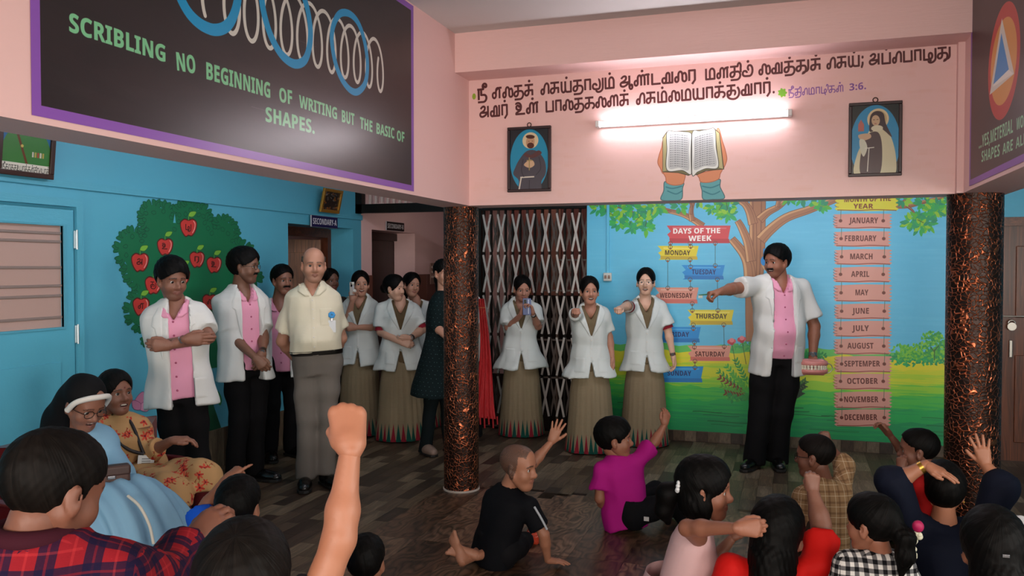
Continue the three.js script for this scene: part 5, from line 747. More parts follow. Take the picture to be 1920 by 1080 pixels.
// folds: cheap travelling waves
function folds(amp, seed, T, k = 1) { const { L, U, F, o } = T; return (x, y, z) => { const px = x - o.x, py = y - o.y, pz = z - o.z, u = px * L.x + py * L.y + pz * L.z, v = px * U.x + py * U.y + pz * U.z, w = px * F.x + py * F.y + pz * F.z; return amp * (Math.sin(u * 34 * k + v * 9 + seed) * 0.5 + Math.sin(u * 17 * k - v * 14 + w * 20 + seed * 2.1) * 0.6 + Math.sin(v * 31 + u * 11 * k + w * 12 + seed * 3.3) * 0.35 + Math.sin((u + w) * 55 * k - v * 6 + seed) * 0.22); }; }
const MEN = [[-0.14, 0.172, 0.122], [0, 0.17, 0.122], [0.12, 0.158, 0.118], [0.25, 0.168, 0.122], [0.36, 0.182, 0.122], [0.44, 0.172, 0.108], [0.5, 0.115, 0.085], [0.545, 0.06, 0.06]];
const WOMEN = [[-0.14, 0.175, 0.125], [0, 0.168, 0.122], [0.14, 0.138, 0.108], [0.28, 0.15, 0.124, 0.012], [0.35, 0.155, 0.126, 0.014], [0.43, 0.148, 0.1], [0.485, 0.1, 0.08], [0.52, 0.055, 0.056]];
// upper garment; opt: off (ease), hem (v below hip), flare, sleeve (0..1 of upper arm, up to 2 = wrist), open [top half width, bottom half width, top v, bottom v, shift], vneck [half width, v]
function topField(P, opt) {
  const { J, T, sc } = P, kb = (T.len / 0.545), off = opt.off ?? 0.012, src = opt.rings || (P.o.fem ? WOMEN : MEN), fat = opt.fat || 1, belly = opt.belly || 0, rings = src.map(([v, a, b, c]) => { const q = v === src[0][0] && opt.hem !== undefined ? -opt.hem / kb : v; const bl = belly * Math.exp(-(((v - 0.1) / 0.12) ** 2)); return [q * kb, a * sc * fat + off, b * sc * fat + off + bl, (c || 0) + bl * 0.7]; });
  rings[0][1] += opt.flare || 0; rings[0][2] += (opt.flare || 0) * 0.9;
  const parts = [loft(T, rings)]; const shT = 0.046 * sc + off * 0.65;
  parts.push(cone(J.neck.clone().addScaledVector(T.U, -0.045 * sc), 0.05 * sc + off * 0.6, J.sL, shT), cone(J.neck.clone().addScaledVector(T.U, -0.045 * sc), 0.05 * sc + off * 0.6, J.sR, shT));
  let f0 = uni(parts, 0.045); const cuffs = [], sleeves = [];
  for (const s of ['L', 'R']) {
    const n = opt['sleeve' + s] ?? opt.sleeve ?? 0.7; if (n <= 0) continue; const a = J['s' + s], b = J['e' + s], c = J['w' + s], sw = opt['sw' + s] || opt.sw || 1, r0 = shT * 1.02, r1 = (0.05 * sc + off * 0.8) * sw;
    if (n <= 1) { const e = a.clone().lerp(b, n); sleeves.push(flatCone(a, r0, e, r1)); cuffs.push(cone(a.clone().lerp(b, n * 0.9), r1 - 0.0045, a.clone().lerp(b, n + 0.05), r1 - 0.0045)); } else { const e = b.clone().lerp(c, n - 1); sleeves.push(cone(a, r0, b, r1 * 0.95), flatCone(b, r1 * 0.95, e, 0.036 * sc + off)); cuffs.push(cone(b.clone().lerp(c, (n - 1) * 0.95), 0.032 * sc + off * 0.6, b.clone().lerp(c, n - 0.95), 0.032 * sc + off * 0.6)); }
  }
  const fo = folds(opt.fold ?? 0.0045, opt.seed || 1, T, opt.fk || 1), all = uni([f0, ...sleeves], 0.03), { o, L, U, F } = T, op = opt.open, vn = opt.vneck, nk = cone(J.neck.clone().addScaledVector(U, (opt.neckUp ?? -0.02) * sc), 0.056 * sc * (opt.neckR || 1), J.neck.clone().addScaledVector(U, 0.12), 0.062 * sc);
  const f = (x, y, z) => {
    let d = all(x, y, z); if (d > 0.08) return d; d += fo(x, y, z); d = mx(d, -nk(x, y, z));
    if (op || vn) { const px = x - o.x, py = y - o.y, pz = z - o.z, u = px * L.x + py * L.y + pz * L.z, v = px * U.x + py * U.y + pz * U.z, w = px * F.x + py * F.y + pz * F.z;
      if (op) { const t = (v - op[3]) / (op[2] - op[3]), hw = t > 0 ? op[1] + (op[0] - op[1]) * clamp(t, 0, 1.1) : op[1] + (op[5] || 0) * -t, e = mx(Math.abs(u - (op[4] || 0)) - hw, -w); d = mx(d, -e); }
      if (vn) { const hw = vn[0] * clamp((v - vn[1]) / (T.len - vn[1]), 0, 1.2), e = mx(Math.abs(u) - hw, vn[1] - v, -w + 0.02); d = mx(d, -e); } }
    return d;
  };
  return like(all, f, 0.012);
}
function flatCone(a, ra, b, rb) { const c = cone(a, ra, b, rb), d = b.clone().sub(a).normalize(), f = (x, y, z) => mx(c(x, y, z), (x - b.x) * d.x + (y - b.y) * d.y + (z - b.z) * d.z); return like(c, f); }
function top(P, name, mat, opt) { const f = topField(P, opt); let geo = nets(f, (opt.res || 0.012)); if (opt.uv) geo = boxUV(geo, P.T); const m = P.add(name, geo, mat); m.userData.field = 0; delete m.userData.field; P['f_' + name] = f; P['m_' + name] = m; return f; }
function march(f, p, dir, maxd = 0.5) { let t = 0; for (let i = 0; i < 60; i++) { const d = f(p.x + dir.x * t, p.y + dir.y * t, p.z + dir.z * t); if (d < 0.0006) return t; t += d * 0.7; if (t > maxd) return -1; } return t; }
// piece of cloth lying on a garment: rows [v, u0, u1] in the torso frame, seen from the front
function patch(P, f, name, mat, rows, lift = 0.004, opt = {}) {
  const { T } = P, nR = opt.nR || 14, nC = opt.nC || 8, pos = [], idx = [], uvs = [], back = opt.back ? -1 : 1, dir = T.F.clone().multiplyScalar(-back);
  for (let i = 0; i <= nR; i++) { const k = i / nR * (rows.length - 1), a = rows[mn(rows.length - 2, Math.floor(k))], b = rows[mn(rows.length - 2, Math.floor(k)) + 1], t = k - mn(rows.length - 2, Math.floor(k)), r = a.map((v, q) => v + (b[q] - v) * t);
    for (let j = 0; j <= nC; j++) { const u = r[1] + (r[2] - r[1]) * j / nC, s = T.o.clone().addScaledVector(T.U, r[0]).addScaledVector(T.L, u).addScaledVector(T.F, 0.4 * back); let d = march(f, s, dir, 0.6); if (d < 0) d = pos.length ? P.lastD : 0.3; P.lastD = d; const edge = i === 0 || j === 0 || i === nR || j === nC; const p = s.addScaledVector(dir, d - lift * (edge ? 0.35 : 1)); pos.push(p.x, p.y, p.z); uvs.push(u, r[0]); } }
  for (let i = 0; i < nR; i++) for (let j = 0; j < nC; j++) { const a = i * (nC + 1) + j, b = a + 1, c = a + nC + 1, d = c + 1; idx.push(a, b, d, a, d, c); }
  const g = new THREE.BufferGeometry(); g.setAttribute('position', new THREE.Float32BufferAttribute(pos, 3)); g.setAttribute('uv', new THREE.Float32BufferAttribute(uvs, 2)); g.setIndex(idx); g.computeVertexNormals();
  return P.add(name, g, mat, opt.parent || P.g);
}
function onFront(P, f, u, v, lift = 0.004) { const s = P.T.o.clone().addScaledVector(P.T.U, v).addScaledVector(P.T.L, u).addScaledVector(P.T.F, 0.4), d = march(f, s, P.T.F.clone().negate(), 0.6); return s.addScaledVector(P.T.F, -(d < 0 ? 0.28 : d) + lift); }
function buttons(P, f, n, u, v0, v1, mat, parent) { for (let i = 0; i < n; i++) { const p = onFront(P, f, u, v0 + (v1 - v0) * i / Math.max(1, n - 1), 0.002), b = new THREE.SphereGeometry(0.0065, 10, 6).scale(1, 1, 0.5); b.applyMatrix4(new THREE.Matrix4().makeBasis(P.T.L, P.T.U, P.T.F)); b.translate(p.x, p.y, p.z); P.add('button', b, mat, parent || P.g); } }
// trousers
function trousers(P, mat, opt = {}) {
  const { J, T, sc } = P, w = opt.w || 1, k = sc, up = opt.upright ? { o: J.hip, U: UP, L: J.L, F: J.F, len: 0.5 } : T;
  const pw = mn(w, opt.pw || 9), pel = loft(up, [[-0.13 * k, 0.15 * k * pw, 0.112 * k * pw], [-0.04 * k, 0.168 * k * pw, 0.122 * k * pw], ...(opt.low ? [[0.03 * k, 0.14 * k * pw, 0.1 * k * pw]] : [[0.05 * k, 0.165 * k * pw, 0.12 * k * pw], [0.1 * k, 0.158 * k * pw, 0.118 * k * pw]])]), legs = [];
  for (const s of ['L', 'R']) { const a = J['h' + s], b = J['k' + s], c = J['a' + s]; if (!a) continue; const m = a.clone().lerp(b, 0.5); legs.push(cone(a, 0.092 * k * w, m, 0.082 * k * w), cone(m, 0.082 * k * w, b, 0.066 * k * w)); if (opt.shorts) continue; legs.push(flatCone(b, 0.066 * k * w, opt.len ? b.clone().lerp(c, opt.len) : c.clone().addScaledVector(UP, opt.drop ?? -0.035), (opt.cuff || 0.062) * k)); }
  const all = uni([...(opt.noPelvis ? [] : [pel]), ...legs], opt.k || 0.03), fo = folds(opt.fold ?? 0.004, opt.seed || 3, T, 0.8), f = like(all, (x, y, z) => { const d = all(x, y, z); return d > 0.06 ? d : d + fo(x, y, z); }, 0.01);
  let geo = nets(f, opt.res || 0.014); if (opt.uv) geo = boxUV(geo, T); P.m_trousers = P.add('trousers', geo, mat); P.f_trousers = f; return f;
}
const shoeCache = {};
function shoes(P, mat, opt = {}) {
  const key = (opt.len || 0.27).toFixed(3) + (opt.sandal ? 's' : ''), L = opt.len || 0.27; if (!shoeCache[key]) { const up = uni([...chain([V(0, 0.045, -0.02), V(0, 0.04, L * 0.35), V(0, 0.032, L * 0.66)], [0.04, 0.036, 0.034]), ell(V(0, 0.03, L * 0.35), 0.045, 0.03, L * 0.46), cone(V(0, 0.06, -0.012), 0.04, V(0, 0.1, -0.01), 0.043)], 0.03); const f = like(up, (x, y, z) => mx(up(x, y, z), 0.002 - y, y - 0.11)); const g = nets(f, 0.008); const sole = new THREE.ExtrudeGeometry(new THREE.Shape([[-0.036, -0.05], [0.036, -0.05], [0.045, L * 0.3], [0.046, L * 0.6], [0.03, L * 0.78], [0, L * 0.82], [-0.03, L * 0.78], [-0.046, L * 0.6], [-0.045, L * 0.3]].map(([a, b]) => new THREE.Vector2(a, b))), { depth: 0.016, bevelEnabled: true, bevelSize: 0.003, bevelThickness: 0.002, bevelSegments: 1 }).rotateX(Math.PI / 2).translate(0, 0.018, 0); sole.rotateY(0); shoeCache[key] = [g, sole]; }
  for (const s of ['L', 'R']) { const a = P.J['a' + s]; if (!a) continue; const F = (P.J.F).clone(), out = (s === 'L' ? 1 : -1) * (opt.out ?? 0.25), d = F.clone().multiplyScalar(Math.cos(out)).addScaledVector(P.J.L, Math.sin(out)); const m = mesh('shoe', shoeCache[key][0], mat, P.g); m.position.set(a.x - P.base.x, 0.004, a.z - P.base.z); m.rotation.y = Math.atan2(d.x, d.z); mesh('sole', shoeCache[key][1], opt.sole || std(0x15110f, 0.6), m); }
}
function belt(P, f, mat, v) { const g = new THREE.BufferGeometry(), pos = [], idx = [], n = 40, T = P.T; for (let i = 0; i <= n; i++) { const a = i / n * 2 * Math.PI, d = T.L.clone().multiplyScalar(Math.sin(a)).addScaledVector(T.F, Math.cos(a)); for (const y of [-0.017, 0.017]) { const c = T.o.clone().addScaledVector(T.U, v + y), s = c.clone().addScaledVector(d, 0.4), t = march(f, s, d.clone().negate(), 0.5), p = s.addScaledVector(d, -(t < 0 ? 0.2 : t) + 0.005); pos.push(p.x, p.y, p.z); } } for (let i = 0; i < n; i++) idx.push(2 * i, 2 * i + 2, 2 * i + 3, 2 * i, 2 * i + 3, 2 * i + 1); g.setAttribute('position', new THREE.Float32BufferAttribute(pos, 3)); g.setIndex(idx); g.computeVertexNormals(); const b = P.add('belt', g, mat); const bp = onFront(P, f, 0, v, 0.008), bk = rbox(0.045, 0.036, 0.006, 0.002); bk.applyMatrix4(new THREE.Matrix4().makeBasis(T.L, T.U, T.F)); bk.translate(bp.x, bp.y, bp.z); P.add('buckle', bk, std(0x4a4640, 0.3, { metalness: 0.8 }), b); }
function band(P, at0, dir, r, w, mat, name) { const t = new THREE.CylinderGeometry(r, r, w, 24, 1, true); t.applyQuaternion(new THREE.Quaternion().setFromUnitVectors(UP, dir.clone().normalize())); t.translate(at0.x, at0.y, at0.z); return P.add(name, t, mat); }
function wristBand(P, s, mat, w = 0.02, t = 0.06, name = 'wristwatch') { const a = P.J['w' + s], b = P.J['e' + s], c = a.clone().lerp(b, t), r = 0.028 * P.sc * (P.o.arm || 1); const m = band(P, c, b.clone().sub(a), r, w, mat, name); if (name === 'wristwatch') { const d = new THREE.CylinderGeometry(0.015, 0.015, 0.008, 18), nrm = toCamAt(c); d.applyQuaternion(new THREE.Quaternion().setFromUnitVectors(UP, nrm)); const p = c.clone().addScaledVector(nrm, r); d.translate(p.x, p.y, p.z); P.add('watch_face', d, std(0x3a3a3e, 0.25, { metalness: 0.5 }), m); } return m; }
// wrapped skirt as a loft with pleats; rings [height, halfWidth, halfDepth, shift]
function skirt(P, name, mat, rings, opt = {}) {
  const { J } = P, n = opt.n || 84, m = opt.m || 26, pos = [], uv = [], idx = [], L = J.L, F = J.F, c0 = opt.center || V(J.hip.x, 0, J.hip.z), ex = opt.pleats ?? 11, am = opt.amp ?? 0.04;
  for (let i = 0; i <= m; i++) { const k = i / m * (rings.length - 1), q = mn(rings.length - 2, Math.floor(k)), t = k - q, r = rings[q].map((v, z) => v + ((rings[q + 1][z] || 0) - v) * t), down = 1 - i / m;
    for (let j = 0; j <= n; j++) { const a = j / n * 2 * Math.PI, front = mx(0, Math.cos(a + (opt.pleatAt || 0))) ** 3, w = 1 + am * down * (front * 1.2 * Math.sin(a * ex * 2.3) + 0.55 * Math.sin(a * ex * 0.7 + 1 + down * 2) + 0.4 * Math.sin(a * 3 + down * 4 + (opt.seed || 0))); const p = c0.clone().addScaledVector(L, Math.sin(a) * r[1] * w + (r[4] || 0)).addScaledVector(F, Math.cos(a) * r[2] * w + (r[3] || 0)); p.y = r[0]; pos.push(p.x, p.y, p.z); uv.push(j / n * (opt.circ || 1.5), r[0]); } }
  for (let i = 0; i < m; i++) for (let j = 0; j < n; j++) { const a = i * (n + 1) + j; idx.push(a, a + 1, a + n + 2, a, a + n + 2, a + n + 1); }
  const g = new THREE.BufferGeometry(); g.setAttribute('position', new THREE.Float32BufferAttribute(pos, 3)); g.setAttribute('uv', new THREE.Float32BufferAttribute(uv, 2)); g.setIndex(idx); g.computeVertexNormals(); triCount += idx.length / 3; return P.add(name, g, mat);
}

// cloth swept along a seated lap: centres, half widths, half heights
function lapSkirt(P, name, mat, c, w, h, opt = {}) {
  const curve = new THREE.CatmullRomCurve3(c), m = 40, n = 96, pos = [], uv = [], idx = [], S = P.J.L, lerpA = (a, t) => { const k = t * (a.length - 1), i = mn(a.length - 2, Math.floor(k)); return a[i] + (a[i + 1] - a[i]) * (k - i); };
  for (let i = 0; i <= m; i++) { const t = i / m, p = curve.getPoint(t), tg = curve.getTangent(t), N = S.clone().cross(tg).normalize(), W = lerpA(w, t), H = lerpA(h, t), am = (opt.amp ?? 0.07) * (0.25 + 0.75 * t);
    for (let j = 0; j <= n; j++) { const a = j / n * 2 * Math.PI, k = 1 + am * (Math.sin(a * (opt.k || 15) + 1.5 * Math.sin(t * 3 + a)) * 0.7 + 0.5 * Math.sin(a * 7 + t * 5)), q = p.clone().addScaledVector(S, Math.cos(a) * W * k).addScaledVector(N, Math.sin(a) * H * k); q.y = mx(q.y, 0.012); pos.push(q.x, q.y, q.z); uv.push(j / n * 1.4, t); } }
  for (let i = 0; i < m; i++) for (let j = 0; j < n; j++) { const a = i * (n + 1) + j; idx.push(a, a + n + 2, a + 1, a, a + n + 1, a + n + 2); }
  const g = new THREE.BufferGeometry(); g.setAttribute('position', new THREE.Float32BufferAttribute(pos, 3)); g.setAttribute('uv', new THREE.Float32BufferAttribute(uv, 2)); g.setIndex(idx); g.computeVertexNormals(); triCount += idx.length / 3; return P.add(name, g, mat);
}
// ---------- fabrics ----------
const coatM = std(0xd2d3d0, 0.8), coatM2 = std(0xcfd6d4, 0.8), pinkM = std(0xe09ab4, 0.75), blackM = std(0x0d0c0e, 0.85), creamM = std(0xd6cfb8, 0.8), greyM = std(0x6b655f, 0.85), btnM = std(0xd8d4cc, 0.4), pinkBtn = std(0xa8466a, 0.4), shoeM = std(0x0c0b0b, 0.25), watchM = std(0x3a322c, 0.35, { metalness: 0.4 }), steelM = std(0x9a9a9e, 0.25, { metalness: 0.9 }), oliveBl = std(0x6b5d46, 0.8), redTrim = std(0x8a1f2e, 0.7);
const sariTex = canvasTex(1024, 1024, (x, W, H) => {
  x.fillStyle = '#85775f'; x.fillRect(0, 0, W, H); for (let i = 0; i < 2600; i++) { x.fillStyle = ['rgba(60,52,38,0.10)', 'rgba(165,150,120,0.10)'][i % 2]; if (i % 3) x.fillRect(rnd() * W, rnd() * H, rr(1, 2), rr(20, 90)); else x.fillRect(rnd() * W, rnd() * H, rr(20, 90), rr(1, 2)); }
  const b = H * 0.17, n = 22; x.fillStyle = '#1d1a16'; x.fillRect(0, H - 12, W, 12);
  for (let i = 0; i < n; i++) { x.fillStyle = i % 2 ? '#7d1c2a' : '#12473d'; x.beginPath(); x.moveTo(W * i / n, H - 8); x.lineTo(W * (i + 0.5) / n, H - b); x.lineTo(W * (i + 1) / n, H - 8); x.fill(); x.fillRect(W * i / n, H - 30, W / n, 20); }
}, true);
const sariM = std(0xffffff, 0.82, { map: sariTex });
const palluM = std(0xffffff, 0.8, { map: canvasTex(256, 256, (x, W, H) => { for (let i = 0; i < 6; i++) { x.fillStyle = ['#7d1c2a', '#12473d', '#6d604a'][i % 3]; x.fillRect(0, H * i / 6, W, H / 6 + 1); } }, true) });

function lapels(P, f, mat, name, top, mid, bot, w, hw0, hw1) { for (const s of [-1, 1]) { const r = [[top, s * hw0, s * (hw0 + w * 0.45)], [mid + 0.05, s * (hw0 + (hw1 - hw0) * 0.25), s * (hw0 + w)], [mid, s * (hw0 + (hw1 - hw0) * 0.4), s * (hw0 + w * 1.12)], [mid - 0.015, s * (hw0 + (hw1 - hw0) * 0.45), s * (hw0 + w * 0.8)], [bot, s * hw1, s * (hw1 + 0.006)]].map(([v, a, b]) => [v, mn(a, b), mx(a, b)]); patch(P, f, 'lapel', mat, r, 0.006, { nR: 20, parent: P['m_' + name] }); } }
function maleDoctor(label, rig, o, ex = {}) {
  const P = person(label, rig, { hair: 'short', hairColor: 0x0a0808, ...o }, 'white coated men'), k = P.T.len / 0.545;
  trousers(P, blackM, { seed: ex.seed || 2, w: ex.tw || 1.04, pw: 0.97, low: true, cuff: ex.cuff || 0.066 });
  const sf = top(P, 'shirt', pinkM, { off: 0.008, hem: ex.shem ?? 0.12, sleeve: 0.5, vneck: [0.07, 0.4 * k], seed: (ex.seed || 1) + 1, fold: 0.004, belly: ex.belly || 0 });
  for (const s of [-1, 1]) patch(P, sf, 'collar', pinkM, [[0.505 * k, mn(s * 0.03, s * 0.085), mx(s * 0.03, s * 0.085)], [0.455 * k, mn(s * 0.02, s * 0.085), mx(s * 0.02, s * 0.085)], [0.425 * k, mn(s * 0.022, s * 0.05), mx(s * 0.022, s * 0.05)]], 0.012, { nR: 8, parent: P.m_shirt });
  const op = ex.open || [0.062, 0.07, 0.5 * k, -0.2 * k, ex.shift || 0, 0.04];
  const cf = top(P, 'coat', coatM, { off: 0.026, hem: ex.hem || 0.16, flare: 0.02, sleeve: ex.sleeve || 0.78, sw: 1.15, open: op, seed: ex.seed || 1, fold: 0.0075, belly: ex.belly || 0 });
  lapels(P, cf, coatM, 'coat', 0.5 * k, 0.38 * k, 0.16 * k, 0.06, op[0] + 0.002, op[0] + 0.008);
  patch(P, cf, 'pocket', coatM, [[0.02, 0.085, 0.165], [-0.1, 0.085, 0.165]], 0.006, { parent: P.m_coat });
  buttons(P, sf, 6, ex.shift || 0, 0.4 * k, -0.05 * k, pinkBtn, P.m_shirt); shoes(P, shoeM); return P;
}
function femaleDoctor(label, rig, o, ex = {}) {
  const P = person(label, rig, { fem: true, hair: 'low', part: 1, vol: 0.019, curl: 0.0008, hairline: 0.078, side: 0.05, widow: 1.7, burn: -0.02, hairColor: 0x0a0808, earring: true, hs: 0.94, ...o }, 'white coated women'), k = P.T.len / 0.52, sc = P.sc, H = rig.H, w = ex.w || 1;
  top(P, 'blouse', ex.blouse || oliveBl, { off: 0.004, hem: 0.1, sleeve: ex.inner || 0.5, vneck: [0.075, 0.36 * k], seed: 5, fold: 0.002, fat: w });
  skirt(P, 'sari', sariM, [[0.012, 0.215 * w, 0.185 * w, 0.03], [0.2, 0.195 * w, 0.165 * w, 0.02], [0.36 * H, 0.17 * w, 0.135 * w, 0.01], [0.46 * H, 0.145 * w, 0.11 * w], [0.58 * H, 0.12 * w, 0.095 * w]], { seed: ex.seed || 1, pleatAt: ex.pleatAt || 0 });
  const cf = top(P, 'coat', coatM2, { off: 0.026, hem: ex.hem || 0.16, flare: ex.flare ?? 0.04, sleeve: ex.sleeve || 0.8, sw: 1.15, swR: ex.swR, vneck: ex.vneck || [0.085, 0.2 * k], open: [-0.03, ex.slit ?? 0.03, 0.16, -0.16, 0, 0.02], seed: ex.seed || 1, fold: ex.fold || 0.0072, fat: w });
  patch(P, cf, 'placket', coatM2, [[0.2 * k, -0.012, 0.014], [0.0, -0.012, 0.014]], 0.004, { parent: P.m_coat, nC: 3 });
  for (const s of [-1, 1]) patch(P, cf, 'lapel', coatM2, [[0.5 * k, s * 0.08, s * 0.105], [0.43 * k, s * 0.066, s * 0.125], [0.36 * k, s * 0.046, s * 0.1], [0.22 * k, s * 0.006, s * 0.016]].map(([v, a, b]) => [v, mn(a, b), mx(a, b)]), 0.007, { parent: P.m_coat, nR: 16 });
  for (const s of ex.pockets || [-1, 1]) patch(P, cf, 'pocket', coatM2, [[0.02, s * 0.055, s * 0.14], [-0.1, s * 0.055, s * 0.145]].map(([v, a, b]) => [v, mn(a, b), mx(a, b)]), 0.006, { parent: P.m_coat });
  buttons(P, cf, 3, 0, 0.18 * k, 0.02, btnM, P.m_coat);
  if (ex.trim) for (const s of ['L', 'R']) { const a = P.J['s' + s], b = P.J['e' + s]; band(P, a.clone().lerp(b, (ex.sleeve || 0.8) + 0.04), b.clone().sub(a), 0.0525 * sc + 0.006, 0.05, redTrim, 'sleeve_edge'); }
  return P;
}
const F_ = { pose: 'fist' }, relaxedIn = (p = [0, 0, 1], d) => ({ pose: 'relaxed', palm: p, dir: d });

// ---------- presenter ----------
{
  const J = standRig({ px: 1440, py: 873, H: 1.74, yaw: -6, stance: 0.13, j: { head: [1457, 491, 0.02], sR: [1418, 531, 0.02], sL: [1506, 535, 0], eR: [1376, 541, 0.2], wR: [1351, 547, 0.36], eL: [1527, 612, 0], wL: [1524, 668, 0.06], neck: [1461, 517, 0], hip: [1457, 652, 0], hL: [1479, 662, 0], hR: [1435, 662, 0], kL: [1466, 775, 0.02], kR: [1424, 778, 0.02], aL: [1456, 858, 0], aR: [1414, 862, 0.04] } });
  const P = maleDoctor('man in an open white coat and pink shirt holding out a toothbrush', J, { skin: '#8f5c46', hyaw: -38, hpitch: 4, hs: 1.02, mouth: 'smile', moustache: '#120b09', beardGeo: true, vol: 0.024, curl: 0.0018, hairline: 0.07, stubble: '#2a1a14', jaw: 1.1, cheek: 1.12, handR: { pose: 'grip', palm: [0, -1, 0.2], dir: [-0.9, -0.15, 0.4] }, handL: { pose: 'grip', palm: [-0.4, 0, 0.9], dir: [0, -1, 0.1] }, arm: 1.15, gaze: [-8, 4] }, { seed: 4, belly: 0.05, tw: 1.2, cuff: 0.085, hem: 0.21, shem: 0.08, open: [0.075, 0.085, 0.5, -0.2, -0.01, 0.02] });
  wristBand(P, 'L', steelM, 0.026, 0.06);
  const tp = J.wR.clone().add(cdir(J.wR, [-1, -0.25, 0.3]).multiplyScalar(0.09)), tb = thing('toothbrush', 'green toothbrush with pale bristles in the presenter’s outstretched hand', 'toothbrush', tp.clone());
  mesh('handle', rod(V(0.03, 0.006, 0), V(-0.07, -0.004, 0.03), 0.005), std(0x1f6a4a, 0.4), tb); for (let i = 0; i < 5; i++) mesh('bristles', rbox(0.006, 0.02, 0.01, 0.002, -0.045 - i * 0.006, -0.016, 0.022 + i * 0.002), std(0xc9cfc6, 0.7), tb);
  // dental model
  const dc = at(1524, 688, J.d - 0.1), dm = thing('dental_model', 'large pink model jaw with two rows of teeth held at the presenter’s side', 'dental model', dc); dm.rotation.y = YAW - 0.25;
  const gum = std(0xc87f78, 0.35), arch = (y, s) => { const pts = []; for (let i = 0; i <= 16; i++) { const a = Math.PI * i / 16; pts.push(V(Math.cos(a) * 0.088, y, Math.sin(a) * 0.062 - 0.02)); } return tube(pts, s, 30, 10); };
  mesh('upper_gum', merge([arch(0.028, 0.026), rbox(0.17, 0.03, 0.08, 0.012, 0, 0.046, -0.01)]), gum, dm); mesh('lower_gum', merge([arch(-0.028, 0.026), rbox(0.17, 0.03, 0.08, 0.012, 0, -0.046, -0.01)]), gum, dm);
  for (const y of [0.009, -0.009]) for (let i = 0; i < 12; i++) { const a = Math.PI * (i + 0.5) / 12, m = mesh('tooth', rbox(0.02, 0.019, 0.014, 0.005), std(0xd9d0ba, 0.3), dm); m.position.set(Math.cos(a) * 0.097, y, Math.sin(a) * 0.071 - 0.01); m.rotation.y = Math.PI / 2 - a; }
  mesh('hinge_wire', tube([V(0.08, 0.03, -0.03), V(0.13, 0.02, -0.03), V(0.145, -0.01, -0.03), V(0.12, -0.045, -0.03), V(0.07, -0.05, -0.03)], 0.0035, 24, 6), steelM, dm);
}
// ---------- women of the dental team ----------
{
  const P = femaleDoctor('woman in glasses and white coat punching a fist beside the week signs', standRig({ px: 1208, py: 832, H: 1.54, yaw: 0, fem: true, j: { head: [1211, 529, 0.03], sR: [1186, 575, 0], sL: [1240, 573, 0], eR: [1176, 574, 0.24], wR: [1163, 578, 0.44], eL: [1252, 618, 0.02], wL: [1262, 667, 0.05] } }), { skin: '#d2a78f', hyaw: -4, mouth: 'open', glasses: 0xb8b0a8, lip: '#8a4a44', handR: { ...F_, palm: [0, -1, 0] }, handL: relaxedIn([-1, 0, 0.2]), gaze: [-6, 3] }, { seed: 2, trim: true, swR: 0.78 });
  wristBand(P, 'L', std(0x5a2a22, 0.5), 0.022);
}
{
  femaleDoctor('woman with tied hair and white coat thrusting a fist forward before the gate', standRig({ px: 1106, py: 844, H: 1.48, yaw: 8, fem: true, j: { head: [1105, 546, 0.03], sR: [1080, 590, 0], sL: [1131, 585, 0], eR: [1078, 588, 0.25], wR: [1079, 583, 0.46], eL: [1142, 632, -0.02], wL: [1148, 672, 0.02] } }), { skin: '#aa7862', hyaw: 10, mouth: 'open', lip: '#7a4038', handR: { ...F_, palm: [0, -1, 0] }, handL: relaxedIn([-1, 0, 0]) }, { seed: 7, swR: 0.78, flare: 0.06, hem: 0.15 });
}
{
  const J = standRig({ px: 977, py: 814, H: 1.5, yaw: 10, fem: true, j: { head: [979, 541, 0.05], sR: [951, 578, 0], sL: [1005, 578, 0], eR: [953, 614, 0.04], wR: [977, 590, 0.2], eL: [1009, 612, 0.06], wL: [999, 588, 0.22] } });
  const P = femaleDoctor('woman in a white coat taking a picture in front of the gate', J, { skin: '#a87662', hyaw: 12, hpitch: 14, lip: '#8a4a40', hair: 'bun', vol: 0.014, handR: { pose: 'cup', palm: [0.7, 0, 0.5], dir: [0.3, 0.9, 0.2] }, handL: { pose: 'cup', palm: [-0.7, 0, 0.5], dir: [-0.3, 0.9, 0.2] }, gaze: [0, 12] }, { seed: 3, flare: 0.08, hem: 0.17 });
  wristBand(P, 'L', watchM, 0.022, 0.1); wristBand(P, 'R', std(0x8a6a3a, 0.3, { metalness: 0.8 }), 0.008, 0.35, 'bangle');
  phone('blue smartphone held upright by the woman before the gate', at(988, 575, J.d - 0.25), 0.075, 0.15, 0x4a5a8a, 0.1);
}
function phone(label, pos, w, h, color, turn) {
  const g = thing('smartphone', label, 'phone', pos); g.rotation.y = Math.atan2(camera.position.x - pos.x, camera.position.z - pos.z) + turn;
  mesh('case', rbox(w, h, 0.009, 0.004), std(color, 0.3), g); mesh('camera_bump', rbox(w * 0.35, h * 0.3, 0.004, 0.0015, -w * 0.22, h * 0.28, 0.006), std(0x15151c, 0.2), g); mesh('back_stripe', rbox(w * 0.12, h * 0.86, 0.002, 0.0008, w * 0.18, 0, 0.005), std(0xb8c4d8, 0.3), g); for (const s of [0, 1]) mesh('camera_lens', new THREE.CylinderGeometry(w * 0.1, w * 0.1, 0.003, 16).rotateX(Math.PI / 2).translate(-w * 0.22, h * (0.34 - s * 0.12), 0.009), std(0x050508, 0.1), g); return g;
}
